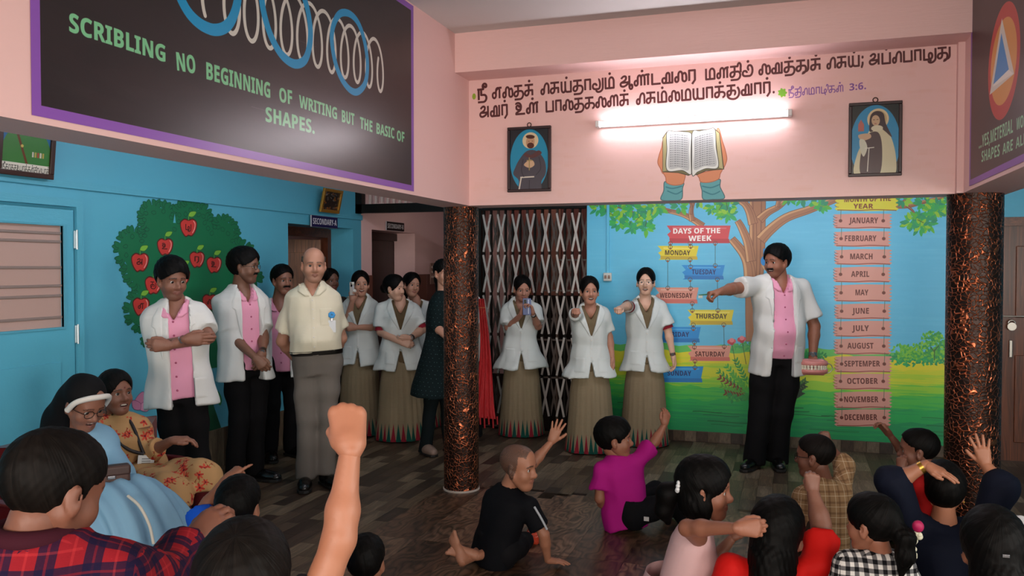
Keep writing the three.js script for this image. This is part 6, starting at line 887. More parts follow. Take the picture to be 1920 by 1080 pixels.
{
  const J = standRig({ px: 752, py: 821, H: 1.5, yaw: 22, fem: true, j: { head: [739, 541, 0.03], sR: [713, 577, 0.02], sL: [776, 577, -0.02], eR: [714, 622, 0.05], wR: [752, 642, 0.2], eL: [791, 618, 0], wL: [770, 634, 0.18] } });
  const P = femaleDoctor('woman with clasped hands and maroon sleeve edges by the pink passage', J, { skin: '#c89c86', hyaw: 55, mouth: 'closed', cheek: 1.15, jaw: 1.06, lip: '#8a4a44', hair: 'bun', handR: { pose: 'cup', palm: [0.5, -0.3, -0.6], dir: [0.9, -0.2, 0.2] }, handL: { pose: 'cup', palm: [-0.5, 0.3, -0.5], dir: [-0.9, -0.2, 0.2] }, arm: 1.15 }, { seed: 9, w: 1.16, trim: true, blouse: std(0x5a4a34, 0.8), slit: 0.05 });
  wristBand(P, 'L', std(0x2a2a2c, 0.3), 0.024);
  // white flowers in her hair
  for (let i = 0; i < 6; i++) { const s = new THREE.IcosahedronGeometry(0.012, 1).translate(rr(-0.03, 0.03), rr(-0.05, 0.02), -0.12 + rr(-0.02, 0.01)); s.applyMatrix4(P.headM); P.add('hair_flower', s, std(0xd9cfae, 0.7)); }
}
{
  const J = standRig({ px: 676, py: 813, H: 1.54, yaw: 6, fem: true, j: { head: [676, 533, 0.03], sR: [652, 572, 0], sL: [702, 571, 0], eR: [650, 606, 0.06], wR: [661, 563, 0.16], eL: [705, 613, 0.04], wL: [668, 614, 0.18] } });
  femaleDoctor('smiling woman lifting a silver phone by the doorway, arm across', J, { skin: '#b5846e', hyaw: 8, mouth: 'smile', lip: '#8a4a44', handR: { pose: 'grip', palm: [0.3, 0, 0.9], dir: [0, 1, 0.1] }, handL: { pose: 'cup', palm: [0, 0, -1], dir: [-1, 0, 0.1] } }, { seed: 11, trim: true, pockets: [-1] });
  const ph = phone('silver phone raised by the smiling woman at the doorway', at(660, 541, J.d - 0.22), 0.05, 0.12, 0xb0aca6, 0.6); mesh('charm', new THREE.SphereGeometry(0.016, 14, 10).translate(0.02, -0.02, 0.012), std(0xe0ddd4, 0.4), ph); mesh('charm', new THREE.SphereGeometry(0.014, 14, 10).translate(0.0, 0.045, 0.012), std(0xe0ddd4, 0.4), ph);
}
{
  femaleDoctor('woman in a white coat standing behind the one with clasped hands', standRig({ px: 788, py: 799, H: 1.5, yaw: 12, fem: true, j: { head: [771, 535, 0.04], neck: [779, 562, 0], sR: [760, 576, 0], sL: [803, 574, 0] } }), { skin: '#b5846e', hyaw: 28, hroll: -8, lip: '#8a4a44', handL: relaxedIn([-1, 0, 0]) , noArmR: true }, { seed: 13, w: 0.95 });
}
{ // woman mostly hidden behind the man in the cream shirt
  const J = standRig({ px: 619, py: 808, H: 1.52, yaw: 20, fem: true, j: { head: [619, 527, 0.03] } }), P = person('dark haired woman mostly hidden behind the man in cream shirt', J, { fem: true, skin: '#6b4636', hyaw: 30, hair: 'bun', vol: 0.012, hs: 0.92, hairline: 0.08 });
  top(P, 'blouse', std(0x3a3430, 0.8), { off: 0.01, hem: 0.2, sleeve: 0.8 }); skirt(P, 'skirt', std(0x2a2622, 0.85), [[0.01, 0.2, 0.17], [0.5, 0.19, 0.15], [0.86, 0.16, 0.12]]);
}
{ // woman in dark dotted dress behind the pillar
  const J = standRig({ px: 820, py: 845, H: 1.55, yaw: 40, fem: true, j: { head: [831, 512, 0.02], neck: [832, 545, 0], sR: [824, 560, 0.08], sL: [846, 560, -0.1], eR: [818, 612, 0.1], wR: [836, 632, 0.2], aR: [797, 840, 0.08], aL: [845, 846, 0] } }), dots = std(0xffffff, 0.85, { map: canvasTex(256, 256, (x, W, H) => { x.fillStyle = '#0d1a1c'; x.fillRect(0, 0, W, H); x.fillStyle = '#5a7a7c'; for (let i = 0; i < 6; i++) for (let j = 0; j < 6; j++) { x.beginPath(); x.arc((i + 0.5 + (j % 2) * 0.5) * W / 6, (j + 0.5) * H / 6, 2.6, 0, 7); x.fill(); } }, true) });
  dots.map.repeat.set(5, 5); const P = person('woman in a dark dotted dress half hidden by the copper pillar', J, { fem: true, skin: '#b5846e', hyaw: 30, hair: 'low', vol: 0.01, hs: 0.92, handR: { pose: 'relaxed', palm: [0, -1, 0], dir: [1, 0, 0.2] }, noArmL: true });
  top(P, 'dress', dots, { off: 0.012, hem: 0.35, flare: 0.06, sleeve: 1.2, sleeveL: 0.6, uv: true, seed: 3 }); trousers(P, std(0x0c1416, 0.85), { w: 0.95 }); shoes(P, std(0x7a6458, 0.5), { len: 0.23 });
}
{ // woman with red dupatta behind the pillar
  const J = standRig({ px: 876, py: 828, H: 1.55, yaw: 20, fem: true, j: { head: [864, 512, 0.02], neck: [866, 545, 0] , sR: [842, 560, 0], sL: [890, 562, 0], eL: [901, 600, 0.02], wL: [888, 640, 0.1] } }), red = std(0xa3161c, 0.6), P = person('woman with a red dupatta standing behind the copper pillar', J, { fem: true, skin: '#b5846e', hair: 'low', hs: 0.92, handL: relaxedIn([-1, 0, 0]), noArmR: true });
  top(P, 'coat', coatM2, { off: 0.016, hem: 0.1, flare: 0.0, sleeve: 0.85, sw: 1.2, seed: 4 }); trousers(P, std(0x101014, 0.85), { w: 0.9 });
  const a = onY(900, 828, 0), top_ = at(902, 563, J.d - 0.12), pts = [], n = 20, idx = [], uv = [];
  for (let i = 0; i <= n; i++) { const t = i / n, y = 560 + t * 222, l = 896 + 6 * Math.sin(t * 4) - 4 * t, r = l + 12 + 8 * t + 22 * t * t; for (let k = 0; k <= 12; k++) { const q = at(l + (r - l) * k / 12, y + (k / 12) * 4 * t, J.d - 0.13 - 0.02 * Math.sin(k * 1.9 + t * 2) - 0.05 * (1 - t)); pts.push(q.x, q.y, q.z); uv.push(k / 12, t); } }
  for (let i = 0; i < n; i++) for (let k = 0; k < 12; k++) { const b = i * 13 + k; idx.push(b, b + 13, b + 14, b, b + 14, b + 1); }
  const g = new THREE.BufferGeometry(); g.setAttribute('position', new THREE.Float32BufferAttribute(pts, 3)); g.setAttribute('uv', new THREE.Float32BufferAttribute(uv, 2)); g.setIndex(idx); g.computeVertexNormals();
  const du = P.add('dupatta', g, std(0xffffff, 0.6, { side: THREE.DoubleSide, map: canvasTex(128, 512, (x, W, H) => { x.fillStyle = '#b0191f'; x.fillRect(0, 0, W, H); for (let i = 0; i < 400; i++) { x.fillStyle = i % 2 ? '#c4353a' : '#8a1016'; x.fillRect(rnd() * W, rnd() * H, 1.5, rr(10, 40)); } x.fillStyle = '#c08a50'; for (let i = 0; i < 60; i++) x.fillRect(rnd() * W, H - 20 - rnd() * 60, 3, 3); x.fillRect(0, H - 40, W, 3); }) }));
  for (let i = 0; i < 5; i++) { const p = at(900 + i * 8, 781, J.d - 0.13); P.add('tassel', rod(p, p.clone().add(V(0.004, -0.07 - 0.03 * (i % 2), 0)), 0.008, 6), red, du); }
}
// ---------- men on the left ----------
{
  const J = standRig({ px: 345, py: 981, H: 1.64, yaw: 16, j: { head: [322, 524, 0.03], neck: [328, 562, 0], sR: [286, 590, 0.02], sL: [371, 580, -0.04], eR: [296, 652, 0.08], wR: [348, 636, 0.22], eL: [392, 632, 0.04], wL: [318, 648, 0.24], hip: [338, 714, 0], hL: [358, 724, 0], hR: [318, 726, 0], kL: [372, 860, 0], kR: [330, 868, 0.02] } });
  const P = maleDoctor('man in an open white coat and pink shirt with crossed arms', J, { skin: '#845846', hyaw: 24, hpitch: 10, hs: 1.0, vol: 0.026, curl: 0.0018, hairline: 0.062, stubble: '#241610', lip: '#80504a', handR: { pose: 'flat', palm: [0, 0, -1], dir: [1, 0, 0.1] }, handL: { pose: 'cup', palm: [0, 0, -1], dir: [-1, 0.05, 0.1] }, gaze: [5, 14], hairRes: 0.005 }, { seed: 6, open: [0.055, 0.065, 0.5, -0.2, 0.03, 0.04], hem: 0.15, shem: 0.1 });
  wristBand(P, 'R', steelM, 0.024, 0.12);
}
{
  const J = standRig({ px: 462, py: 906, H: 1.69, yaw: 42, j: { head: [458, 500, 0.03], neck: [452, 535, 0], sR: [416, 562, 0.08], sL: [480, 556, -0.1], eR: [436, 632, 0.1], wR: [478, 670, 0.2], eL: [494, 632, 0.0], wL: [492, 660, 0.14], hip: [458, 672, 0] } });
  const P = maleDoctor('man with glasses in a white coat looking aside, hands clasped', J, { skin: '#75503e', hyaw: 68, hs: 1.0, vol: 0.028, curl: 0.0018, hairline: 0.07, glasses: 0x3a3430, beardGeo: true, moustache: '#120b09', stubble: '#1c120e', handR: { pose: 'cup', palm: [0.3, -0.2, -0.8], dir: [0.6, -0.7, 0.2] }, handL: { pose: 'cup', palm: [-0.3, 0, -0.9], dir: [-0.2, -0.9, 0.3] } }, { seed: 8, hem: 0.15, shem: 0.08 });
  wristBand(P, 'L', watchM, 0.024);
}
{
  maleDoctor('young man in a white coat behind the man in cream shirt', standRig({ px: 528, py: 858, H: 1.58, yaw: 22, j: { head: [529, 526, 0.03], neck: [524, 560, 0], sR: [504, 578, 0.03], sL: [556, 576, -0.03] } }), { skin: '#845846', hyaw: 28, hs: 0.96, vol: 0.02, curl: 0.0018, hairline: 0.072, beardGeo: true, moustache: '#120b09', handR: relaxedIn([1, 0, 0]) }, { seed: 10 });
}
{ // older man
  const J = standRig({ px: 600, py: 908, H: 1.68, yaw: 12, stance: 0.11, j: { head: [588, 497, 0.04], neck: [586, 530, 0], sR: [546, 558, 0.02], sL: [624, 556, -0.03], eR: [529, 640, -0.04], wR: [556, 676, -0.2], eL: [640, 634, -0.1], wL: [618, 676, -0.22], hip: [594, 668, 0], hL: [614, 684, 0], hR: [574, 688, 0], kL: [615, 780, 0], kR: [576, 788, 0.03], aL: [612, 880, 0], aR: [573, 890, 0.04] } });
  const P = person('older balding man in a cream shirt and grey trousers, hands behind him', J, { skin: '#b07f68', hyaw: 6, hpitch: 3, hs: 1.02, hair: 'bald', hairColor: 0x5a534c, vol: 0.008, jaw: 1.08, cheek: 1.15, brow: '#3a2c24', lip: '#7a4a40', handR: relaxedIn([0, 0, -1]), handL: relaxedIn([0, 0, -1]), stubble: '#6a564a', arm: 1.1 });
  const sf = top(P, 'shirt', creamM, { off: 0.02, hem: -0.035, sleeve: 0.74, sw: 1.2, vneck: [0.055, 0.42], seed: 5, fold: 0.006, belly: 0.055 });
  for (const s of [-1, 1]) patch(P, sf, 'collar', creamM, [[0.52, s * 0.03, s * 0.09], [0.47, s * 0.02, s * 0.1], [0.43, s * 0.02, s * 0.05]].map(([v, a, b]) => [v, mn(a, b), mx(a, b)]), 0.014, { nR: 8, parent: P.m_shirt });
  patch(P, sf, 'placket', creamM, [[0.42, -0.018, 0.018], [0.05, -0.018, 0.018]], 0.004, { nC: 3, parent: P.m_shirt }); buttons(P, sf, 6, 0, 0.4, 0.08, btnM, P.m_shirt);
  patch(P, sf, 'pocket', creamM, [[0.34, 0.045, 0.13], [0.22, 0.045, 0.13]], 0.006, { parent: P.m_shirt });
  const tf = trousers(P, greyM, { w: 1.06, seed: 7, fold: 0.006, cuff: 0.07 }); belt(P, uni([tf, sf], 0.01), std(0x0d0b0a, 0.35), 0.03); shoes(P, shoeM);
  const id = thing('identity_card', 'white identity badge with a blue ribbon on the cream shirt', 'badge', onFront(P, sf, 0.125, 0.26, 0.02)); id.rotation.y = Math.atan2(P.T.F.x, P.T.F.z);
  mesh('card', rbox(0.055, 0.085, 0.004, 0.002, 0, -0.05, 0), std(0xc9cdd0, 0.3), id); for (let i = 0; i < 7; i++) mesh('ribbon_petal', new THREE.SphereGeometry(0.011, 10, 6).scale(1, 1, 0.5).translate(Math.cos(i * 0.9) * 0.014, 0.03 + Math.sin(i * 0.9) * 0.014, 0.004), std(0x2f8fd0, 0.5), id); mesh('clip', rbox(0.014, 0.03, 0.006, 0.002, 0, 0.0, 0.002), steelM, id);
}
// ---------- seated women on low maroon chairs ----------
function lowChair(label, pos, turn, seatH) {
  const g = thing('chair', label, 'chair', pos, 'low maroon chairs'), m = std(0x5a1a1e, 0.3); g.rotation.y = turn;
  mesh('seat', rbox(0.46, 0.035, 0.42, 0.015, 0, seatH, 0), m, g);
  mesh('backrest', (() => { const b = new THREE.CylinderGeometry(0.6, 0.6, 0.36, 24, 1, false, Math.PI - 0.42, 0.84); b.scale(1, 1, 0.6); b.translate(0, seatH + 0.26, 0.14); return b; })(), std(0x5a1a1e, 0.3, { side: THREE.DoubleSide }), g);
  for (const s of [-1, 1]) { mesh('arm', tube([V(s * 0.23, seatH + 0.2, -0.2), V(s * 0.26, seatH + 0.21, 0), V(s * 0.26, seatH + 0.2, 0.16), V(s * 0.25, seatH + 0.12, 0.23), V(s * 0.24, seatH, 0.2)], 0.02, 24, 10), m, g); for (const z of [-0.18, 0.18]) mesh('leg', rod(V(s * 0.2, seatH, z), V(s * 0.24, 0, z * 1.15), 0.018), m, g); }
  return g;
}
const habitM = std(0x7aa3bd, 0.8), veilM = std(0x0b0a0c, 0.75);
{
  const J = freeRig(3.85, 38, { head: [158, 757, 0.1], neck: [148, 800, 0.02], sR: [96, 826, 0.05], sL: [196, 822, -0.08], hip: [140, 950, -0.05], eR: [98, 920, 0.12], wR: [170, 925, 0.3], eL: [215, 900, 0.05], wL: [195, 915, 0.28], hL: [172, 955, 0], hR: [118, 960, 0.05], kL: [262, 940, 0.32], kR: [205, 955, 0.42], aL: [285, 1075, 0.32], aR: [230, 1095, 0.42] }, 1.55);
  const P = person('nun in a blue habit and black veil seated on a low chair', J, { fem: true, skin: '#7d5240', hyaw: 32, hpitch: 24, hs: 0.95, hair: 'none', glasses: 0x2a2624, lip: '#7a4a44', mouth: 'smile', handR: { pose: 'cup', palm: [0, 0.6, 0.4], dir: [0.9, 0, 0.3] }, handL: { pose: 'cup', palm: [-0.4, 0.5, 0.4], dir: [-0.3, -0.3, 0.6] }, gaze: [0, 10] });
  top(P, 'habit', habitM, { off: 0.03, hem: 0.06, sleeve: 1.8, seed: 4, fold: 0.008, sw: 1.3 });
  { const md = (p, q, y = 0) => J[p].clone().lerp(J[q], 0.5).add(V(0, y, 0)); lapSkirt(P, 'habit_skirt', std(0x7aa3bd, 0.8, { side: THREE.DoubleSide }), [J.hip.clone().addScaledVector(J.F, -0.08), md('hL', 'hR', 0.02), md('kL', 'kR', 0.0).lerp(md('hL', 'hR'), 0.35), md('kL', 'kR', -0.03), md('kL', 'kR').lerp(md('aL', 'aR'), 0.5).addScaledVector(J.F, 0.06), md('aL', 'aR').addScaledVector(J.F, 0.08).setY(0.02)], [0.17, 0.2, 0.21, 0.22, 0.25, 0.29], [0.12, 0.13, 0.12, 0.13, 0.14, 0.16], { amp: 0.13 }); }
  const cap = uni([ell(V(0, 0.045, -0.018), 0.088, 0.094, 0.104), ell(V(0, -0.05, -0.075), 0.084, 0.1, 0.05), ...chain([V(0, -0.02, -0.085), V(0, -0.16, -0.125), V(0, -0.3, -0.15)], [0.075, 0.08, 0.085])], 0.04), vf = like(cap, (x, y, z) => mx(cap(x, y, z), z - 0.024 - 0.745 * mx(0, y + 0.01)) + 0.003 * Math.sin(x * 70) * Math.sin(y * 20));
  const vg = nets(vf, 0.009); vg.applyMatrix4(P.headM); P.add('veil', vg, veilM);
  const bandG = tube([V(-0.092, -0.01, 0.02), V(-0.082, 0.045, 0.05), V(-0.045, 0.078, 0.082), V(0, 0.084, 0.09), V(0.045, 0.078, 0.082), V(0.082, 0.045, 0.05), V(0.092, -0.01, 0.02)], 0.0135, 40, 8); bandG.applyMatrix4(P.headM); P.add('white_band', bandG, std(0xc9c6c0, 0.7));
  P.add('cord', tube([at(240, 930, 3.35), at(262, 950, 3.3), at(280, 985, 3.28), at(288, 1020, 3.26)], 0.006, 20, 6), std(0xc9c4b8, 0.7));
  P.add('collar_cord', tube([J.neck.clone().addScaledVector(P.T.F, 0.06), J.neck.clone().addScaledVector(P.T.F, 0.12).addScaledVector(P.T.U, -0.08), J.neck.clone().addScaledVector(P.T.F, 0.15).addScaledVector(P.T.U, -0.2)], 0.004, 12, 5), std(0x1a1a1e, 0.6));
  const bx = at(207, 895, 3.5), bag = thing('handbag', 'brown handbag held on the nun’s lap', 'handbag', bx); bag.rotation.y = 0.9; mesh('bag_body', rbox(0.15, 0.1, 0.05, 0.015), std(0x4a3028, 0.5), bag); mesh('flap', rbox(0.152, 0.045, 0.056, 0.012, 0, 0.028, 0), std(0x3c2620, 0.5), bag); mesh('clasp', rbox(0.03, 0.014, 0.006, 0.003, 0, 0.005, 0.031), steelM, bag);
  lowChair('low maroon chair under the nun in the blue habit', V(J.hip.x, 0, J.hip.z).addScaledVector(J.F, -0.03), Math.atan2(J.F.x, J.F.z), mx(0.16, J.hip.y - 0.14));
}
const floralTex = canvasTex(512, 512, (x, W, H) => {
  x.fillStyle = '#b08a5e'; x.fillRect(0, 0, W, H);
  for (let i = 0; i < 26; i++) { const cx = rnd() * W, cy = rnd() * H, s = rr(18, 34), t = rnd() * 6; for (const ox of [-W, 0, W]) for (const oy of [-H, 0, H]) { x.save(); x.translate(cx + ox, cy + oy); x.rotate(t); for (let k = 0; k < 6; k++) { x.rotate(Math.PI / 3); x.fillStyle = k % 2 ? '#a8322a' : '#c0513a'; x.beginPath(); x.ellipse(s * 0.6, 0, s * 0.55, s * 0.24, 0, 0, 7); x.fill(); } x.fillStyle = '#5a1f2a'; x.beginPath(); x.arc(0, 0, s * 0.24, 0, 7); x.fill(); x.strokeStyle = '#6a5a2a'; x.lineWidth = 3; x.beginPath(); x.moveTo(s, 0); x.quadraticCurveTo(s * 2, s, s * 2.4, s * 0.2); x.stroke(); x.fillStyle = '#8a3a2a'; x.beginPath(); x.ellipse(s * 2, s * 0.5, 9, 4, 0.5, 0, 7); x.fill(); x.restore(); } }
}, true); floralTex.repeat.set(2.6, 2.6);
{
  const fm = std(0xffffff, 0.8, { map: floralTex }), J = freeRig(4.5, 30, { head: [216, 737, 0.05], neck: [210, 775, 0], sR: [182, 800, 0.06], sL: [246, 792, -0.05], hip: [250, 900, -0.08], eR: [190, 860, 0.12], wR: [228, 888, 0.2], eL: [282, 848, -0.02], wL: [322, 826, 0.08], hL: [280, 905, 0], hR: [250, 915, 0.06], kL: [378, 892, 0.22], kR: [322, 920, 0.4], aL: [385, 1000, 0.3], aR: [320, 1010, 0.45] }, 1.5);
  const P = person('woman in a yellow floral kurta with a lanyard seated by the nun', J, { fem: true, skin: '#7d5240', hyaw: 30, hpitch: -4, hs: 0.95, hair: 'short', vol: 0.014, curl: 0.0014, hairline: 0.07, side: 0.05, mouth: 'open', lip: '#7a4a44', browUp: -0.002, bindi: true, handL: { pose: 'relaxed', palm: [0, -1, 0], dir: [0.9, 0.1, 0.2] }, handR: relaxedIn([0, -1, 0]) });
  const kf = top(P, 'kurta', fm, { off: 0.024, hem: 0.06, sleeve: 1.45, seed: 2, fold: 0.007, uv: true, vneck: [0.05, 0.4] });
  trousers(P, fm, { w: 1.3, noPelvis: false, k: 0.06, len: 0.3, cuff: 0.1, fold: 0.01, uv: true, seed: 4 }); P.m_trousers.name = 'kurta_skirt';
  const lg = uni([...chain([J.kR, J.aR], [0.075, 0.05]), ...chain([J.kL, J.aL], [0.07, 0.045])], 0.01); P.add('leggings', nets(lg, 0.012), std(0x4a1216, 0.8));
  const cd = thing('identity_card', 'white identity card hanging on the dark lanyard over floral cloth', 'badge', onFront(P, kf, 0.05, 0.13, 0.012)); cd.rotation.y = Math.atan2(P.T.F.x, P.T.F.z); cd.rotation.x = -0.15;
  mesh('card', rbox(0.085, 0.055, 0.003, 0.0015), std(0xc4c6c4, 0.35), cd); for (const y of [0.008, -0.004, -0.014]) mesh('print_line', rbox(0.045, 0.004, 0.001, 0.0003, 0, y, 0.002), std(0x5a5c60, 0.5), cd);
  for (const s of [-1, 1]) P.add('lanyard', tube([P.T.o.clone().addScaledVector(P.T.U, P.T.len * 0.97).addScaledVector(P.T.L, s * 0.05), onFront(P, kf, s * 0.055, P.T.len * 0.8, 0.004), onFront(P, kf, 0.02 + s * 0.03, P.T.len * 0.55, 0.004), onFront(P, kf, 0.05, 0.165, 0.006)], 0.009, 24, 6), std(0x1a1416, 0.6));
  lowChair('low maroon chair under the woman in floral cloth', V(J.hip.x, 0, J.hip.z).addScaledVector(J.F, 0.02), Math.atan2(J.F.x, J.F.z), mx(0.16, J.hip.y - 0.14));
}
// ---------- man in plaid in the foreground ----------
const plaidTex = canvasTex(512, 512, (x, W, H) => {
  x.fillStyle = '#8e1c26'; x.fillRect(0, 0, W, H); const n = 2; for (let i = 0; i < n; i++) { const s = W / n; for (const h of [0, 1]) { x.save(); if (h) { x.translate(W, 0); x.rotate(Math.PI / 2); } x.fillStyle = 'rgba(18,20,52,0.72)'; x.fillRect(i * s + s * 0.1, 0, s * 0.42, H); x.fillStyle = 'rgba(150,30,40,0.5)'; x.fillRect(i * s + s * 0.27, 0, s * 0.06, H); x.fillStyle = 'rgba(200,60,60,0.35)'; x.fillRect(i * s + s * 0.74, 0, s * 0.06, H); x.restore(); } }
  for (let i = 0; i < 3000; i++) { x.fillStyle = i % 2 ? 'rgba(0,0,0,0.10)' : 'rgba(255,160,160,0.06)'; x.fillRect(rnd() * W, rnd() * H, 6, 1); }
}, true); plaidTex.repeat.set(6.5, 6.5);
{
  const J = freeRig(1.72, 140, { head: [98, 922, 0], neck: [62, 1010, 0.02], sL: [-70, 1052, 0.06], sR: [232, 1060, 0.0], hip: [40, 1420, 0.02], eR: [300, 1108, -0.22], wR: [356, 1018, -0.42], eL: [-120, 1230, 0], wL: [-60, 1350, -0.2], hL: [0, 1440, 0], hR: [90, 1440, -0.05], kL: [70, 1440, -0.4], kR: [190, 1440, -0.4], aL: [70, 1800, -0.45], aR: [190, 1800, -0.45] }, 1.68);
  for (const k of ['hip', 'hL', 'hR']) J[k].y = 0.52; for (const k of ['kL', 'kR']) J[k].y = 0.5; for (const k of ['aL', 'aR']) J[k].y = 0.07;
  const P = person('man in a red and navy plaid shirt seen from behind', J, { skin: '#7a4e3c', hyaw: 124, hpitch: 16, hs: 1.0, hair: 'short', vol: 0.009, curl: 0.0012, hairColor: 0x16120f, hairline: 0.066, hairRes: 0.004, side: 0.03, nape: -0.05, noEyes: false, stubble: '#2a1a14', handR: { pose: 'cup', palm: [0.2, -0.6, -0.6], dir: [0.75, 0.6, -0.2] }, handL: relaxedIn([0, -1, 0]) });
  const sf = top(P, 'plaid_shirt', std(0xffffff, 0.85, { map: plaidTex }), { off: 0.024, hem: 0.12, sleeve: 1.85, sw: 1.25, seed: 3, fold: 0.008, uv: true });
  const col = tube([0, 1, 2, 3, 4, 5, 6, 7, 8].map((i) => { const a = i / 8 * 4.6 - 2.3 + Math.PI; return J.neck.clone().addScaledVector(P.T.U, 0.012).addScaledVector(P.T.L, Math.sin(a) * 0.068).addScaledVector(P.T.F, Math.cos(a) * 0.066); }), 0.022, 40, 8); P.add('collar', col, std(0x3a1420, 0.85), P.m_plaid_shirt);
  trousers(P, std(0x1c1c22, 0.85), { w: 1.0 }); shoes(P, shoeM);
  const ch = lowChair('maroon chair under the man in the plaid shirt', V(J.hip.x, 0, J.hip.z), Math.atan2(J.F.x, J.F.z), 0.4);
}
// ---------- children ----------
const kidHair = 0x0b0908;
function kid(label, J, o, ex) {
  const P = person(label, J, { kid: true, shDown: 0.004, hs: 0.92, hair: 'short', vol: 0.015, curl: 0.0014, hairColor: kidHair, handS: 0.68, s: 0.72, skin: '#8a5a44', ...o }, ex.group);
  top(P, ex.top || 'shirt', ex.shirt, { neckUp: 0.02, off: 0.014, hem: ex.hem ?? 0.1, sleeve: ex.sleeve ?? 0.7, sleeveL: ex.sleeveL, sleeveR: ex.sleeveR, sw: ex.sw || 1.2, seed: ex.seed || 1, fold: ex.fold ?? 0.006, uv: ex.uv, rings: ex.rings, flare: ex.flare, res: ex.res || 0.012, fat: ex.fat });
  if (ex.pants) { trousers(P, ex.pants, { w: 1.0, upright: true, k: 0.05, shorts: ex.shorts, res: 0.014, noPelvis: ex.noPelvis }); } return P;
}
function sit(J, l = 0.2, w = 0.2) { // cross-legged on the floor in front of the hip
  const h = J.hip, F = J.F, L = J.L; J.hL = h.clone().addScaledVector(L, 0.08).setY(0.1); J.hR = h.clone().addScaledVector(L, -0.08).setY(0.1); J.kL = h.clone().addScaledVector(L, w).addScaledVector(F, l).setY(0.11); J.kR = h.clone().addScaledVector(L, -w).addScaledVector(F, l).setY(0.11); J.aL = h.clone().addScaledVector(L, -0.08).addScaledVector(F, l + 0.06).setY(0.07); J.aR = h.clone().addScaledVector(L, 0.08).addScaledVector(F, l + 0.02).setY(0.07); return J;
}
const navyPants = std(0x0e0e12, 0.85);
{ // child in the foreground with raised fist
  const J = freeRig(1.46, 176, { head: [455, 1112, 0], neck: [468, 1210, 0], sL: [350, 1240, 0.02], sR: [592, 1160, 0.0], hip: [480, 1520, 0], eR: [636, 1010, -0.02], wR: [657, 842, -0.06], eL: [330, 1400, 0], wL: [360, 1520, -0.1] }, 1.15);
  J.hip.y = 0.58; J.base = V(J.hip.x, 0, J.hip.z); for (const [k, s] of [['L', 1], ['R', -1]]) { J['h' + k] = J.hip.clone().addScaledVector(J.L, s * 0.06); J['k' + k] = J['h' + k].clone().setY(0.32); J['a' + k] = J['h' + k].clone().setY(0.06); }
  const P = kid('child close by with cropped dark hair raising a bare fist', J, { skin: '#a06a50', hyaw: 170, hs: 0.98, vol: 0.012, curl: 0.001, hairColor: 0x171310, hairRes: 0.004, arm: 1.02, handR: { pose: 'fist', palm: [0.05, -0.5, -0.86], dir: [-0.08, 0.86, -0.5], s: 1.25, res: 0.0026, thick: 1.08 }, handL: relaxedIn([0, 0, -1]), bodyRes: 0.5 }, { shirt: std(0x2a2a30, 0.85), pants: navyPants, sleeve: 0.5 }); shoes(P, shoeM, { len: 0.18 });
}
{ // child in blue pointing
  const J = sit(freeRig(3.15, 160, { head: [447, 952, 0], neck: [440, 1000, 0.0], sL: [386, 1012, 0], sR: [482, 1022, 0], hip: [430, 1150, 0.05], eL: [378, 962, -0.08], wL: [424, 898, -0.14], eR: [500, 1080, 0], wR: [480, 1110, -0.1] })); J.hip.y = 0.13;
  kid('child in a bright blue shirt pointing towards the standing men', J, { hyaw: 158, handL: { pose: 'point', palm: [0.3, -0.8, -0.3], dir: [0.8, 0.55, -0.2] }, handR: relaxedIn() }, { shirt: std(0x1450c0, 0.75), pants: navyPants, sleeve: 0.95, sw: 1.3 });
}
{
  const J = sit(freeRig(3.3, 170, { head: [686, 1056, 0], neck: [686, 1105, 0], sL: [640, 1120, 0], sR: [732, 1120, 0], hip: [688, 1210, 0.05], eL: [630, 1170, 0], wL: [650, 1200, -0.1], eR: [742, 1170, 0], wR: [720, 1200, -0.1] })); J.hip.y = 0.1;
  kid('small dark haired child low behind the raised bare arm', J, { hyaw: 165, hs: 0.86, handL: relaxedIn(), handR: relaxedIn() }, { shirt: std(0x33302e, 0.85), pants: navyPants });
}
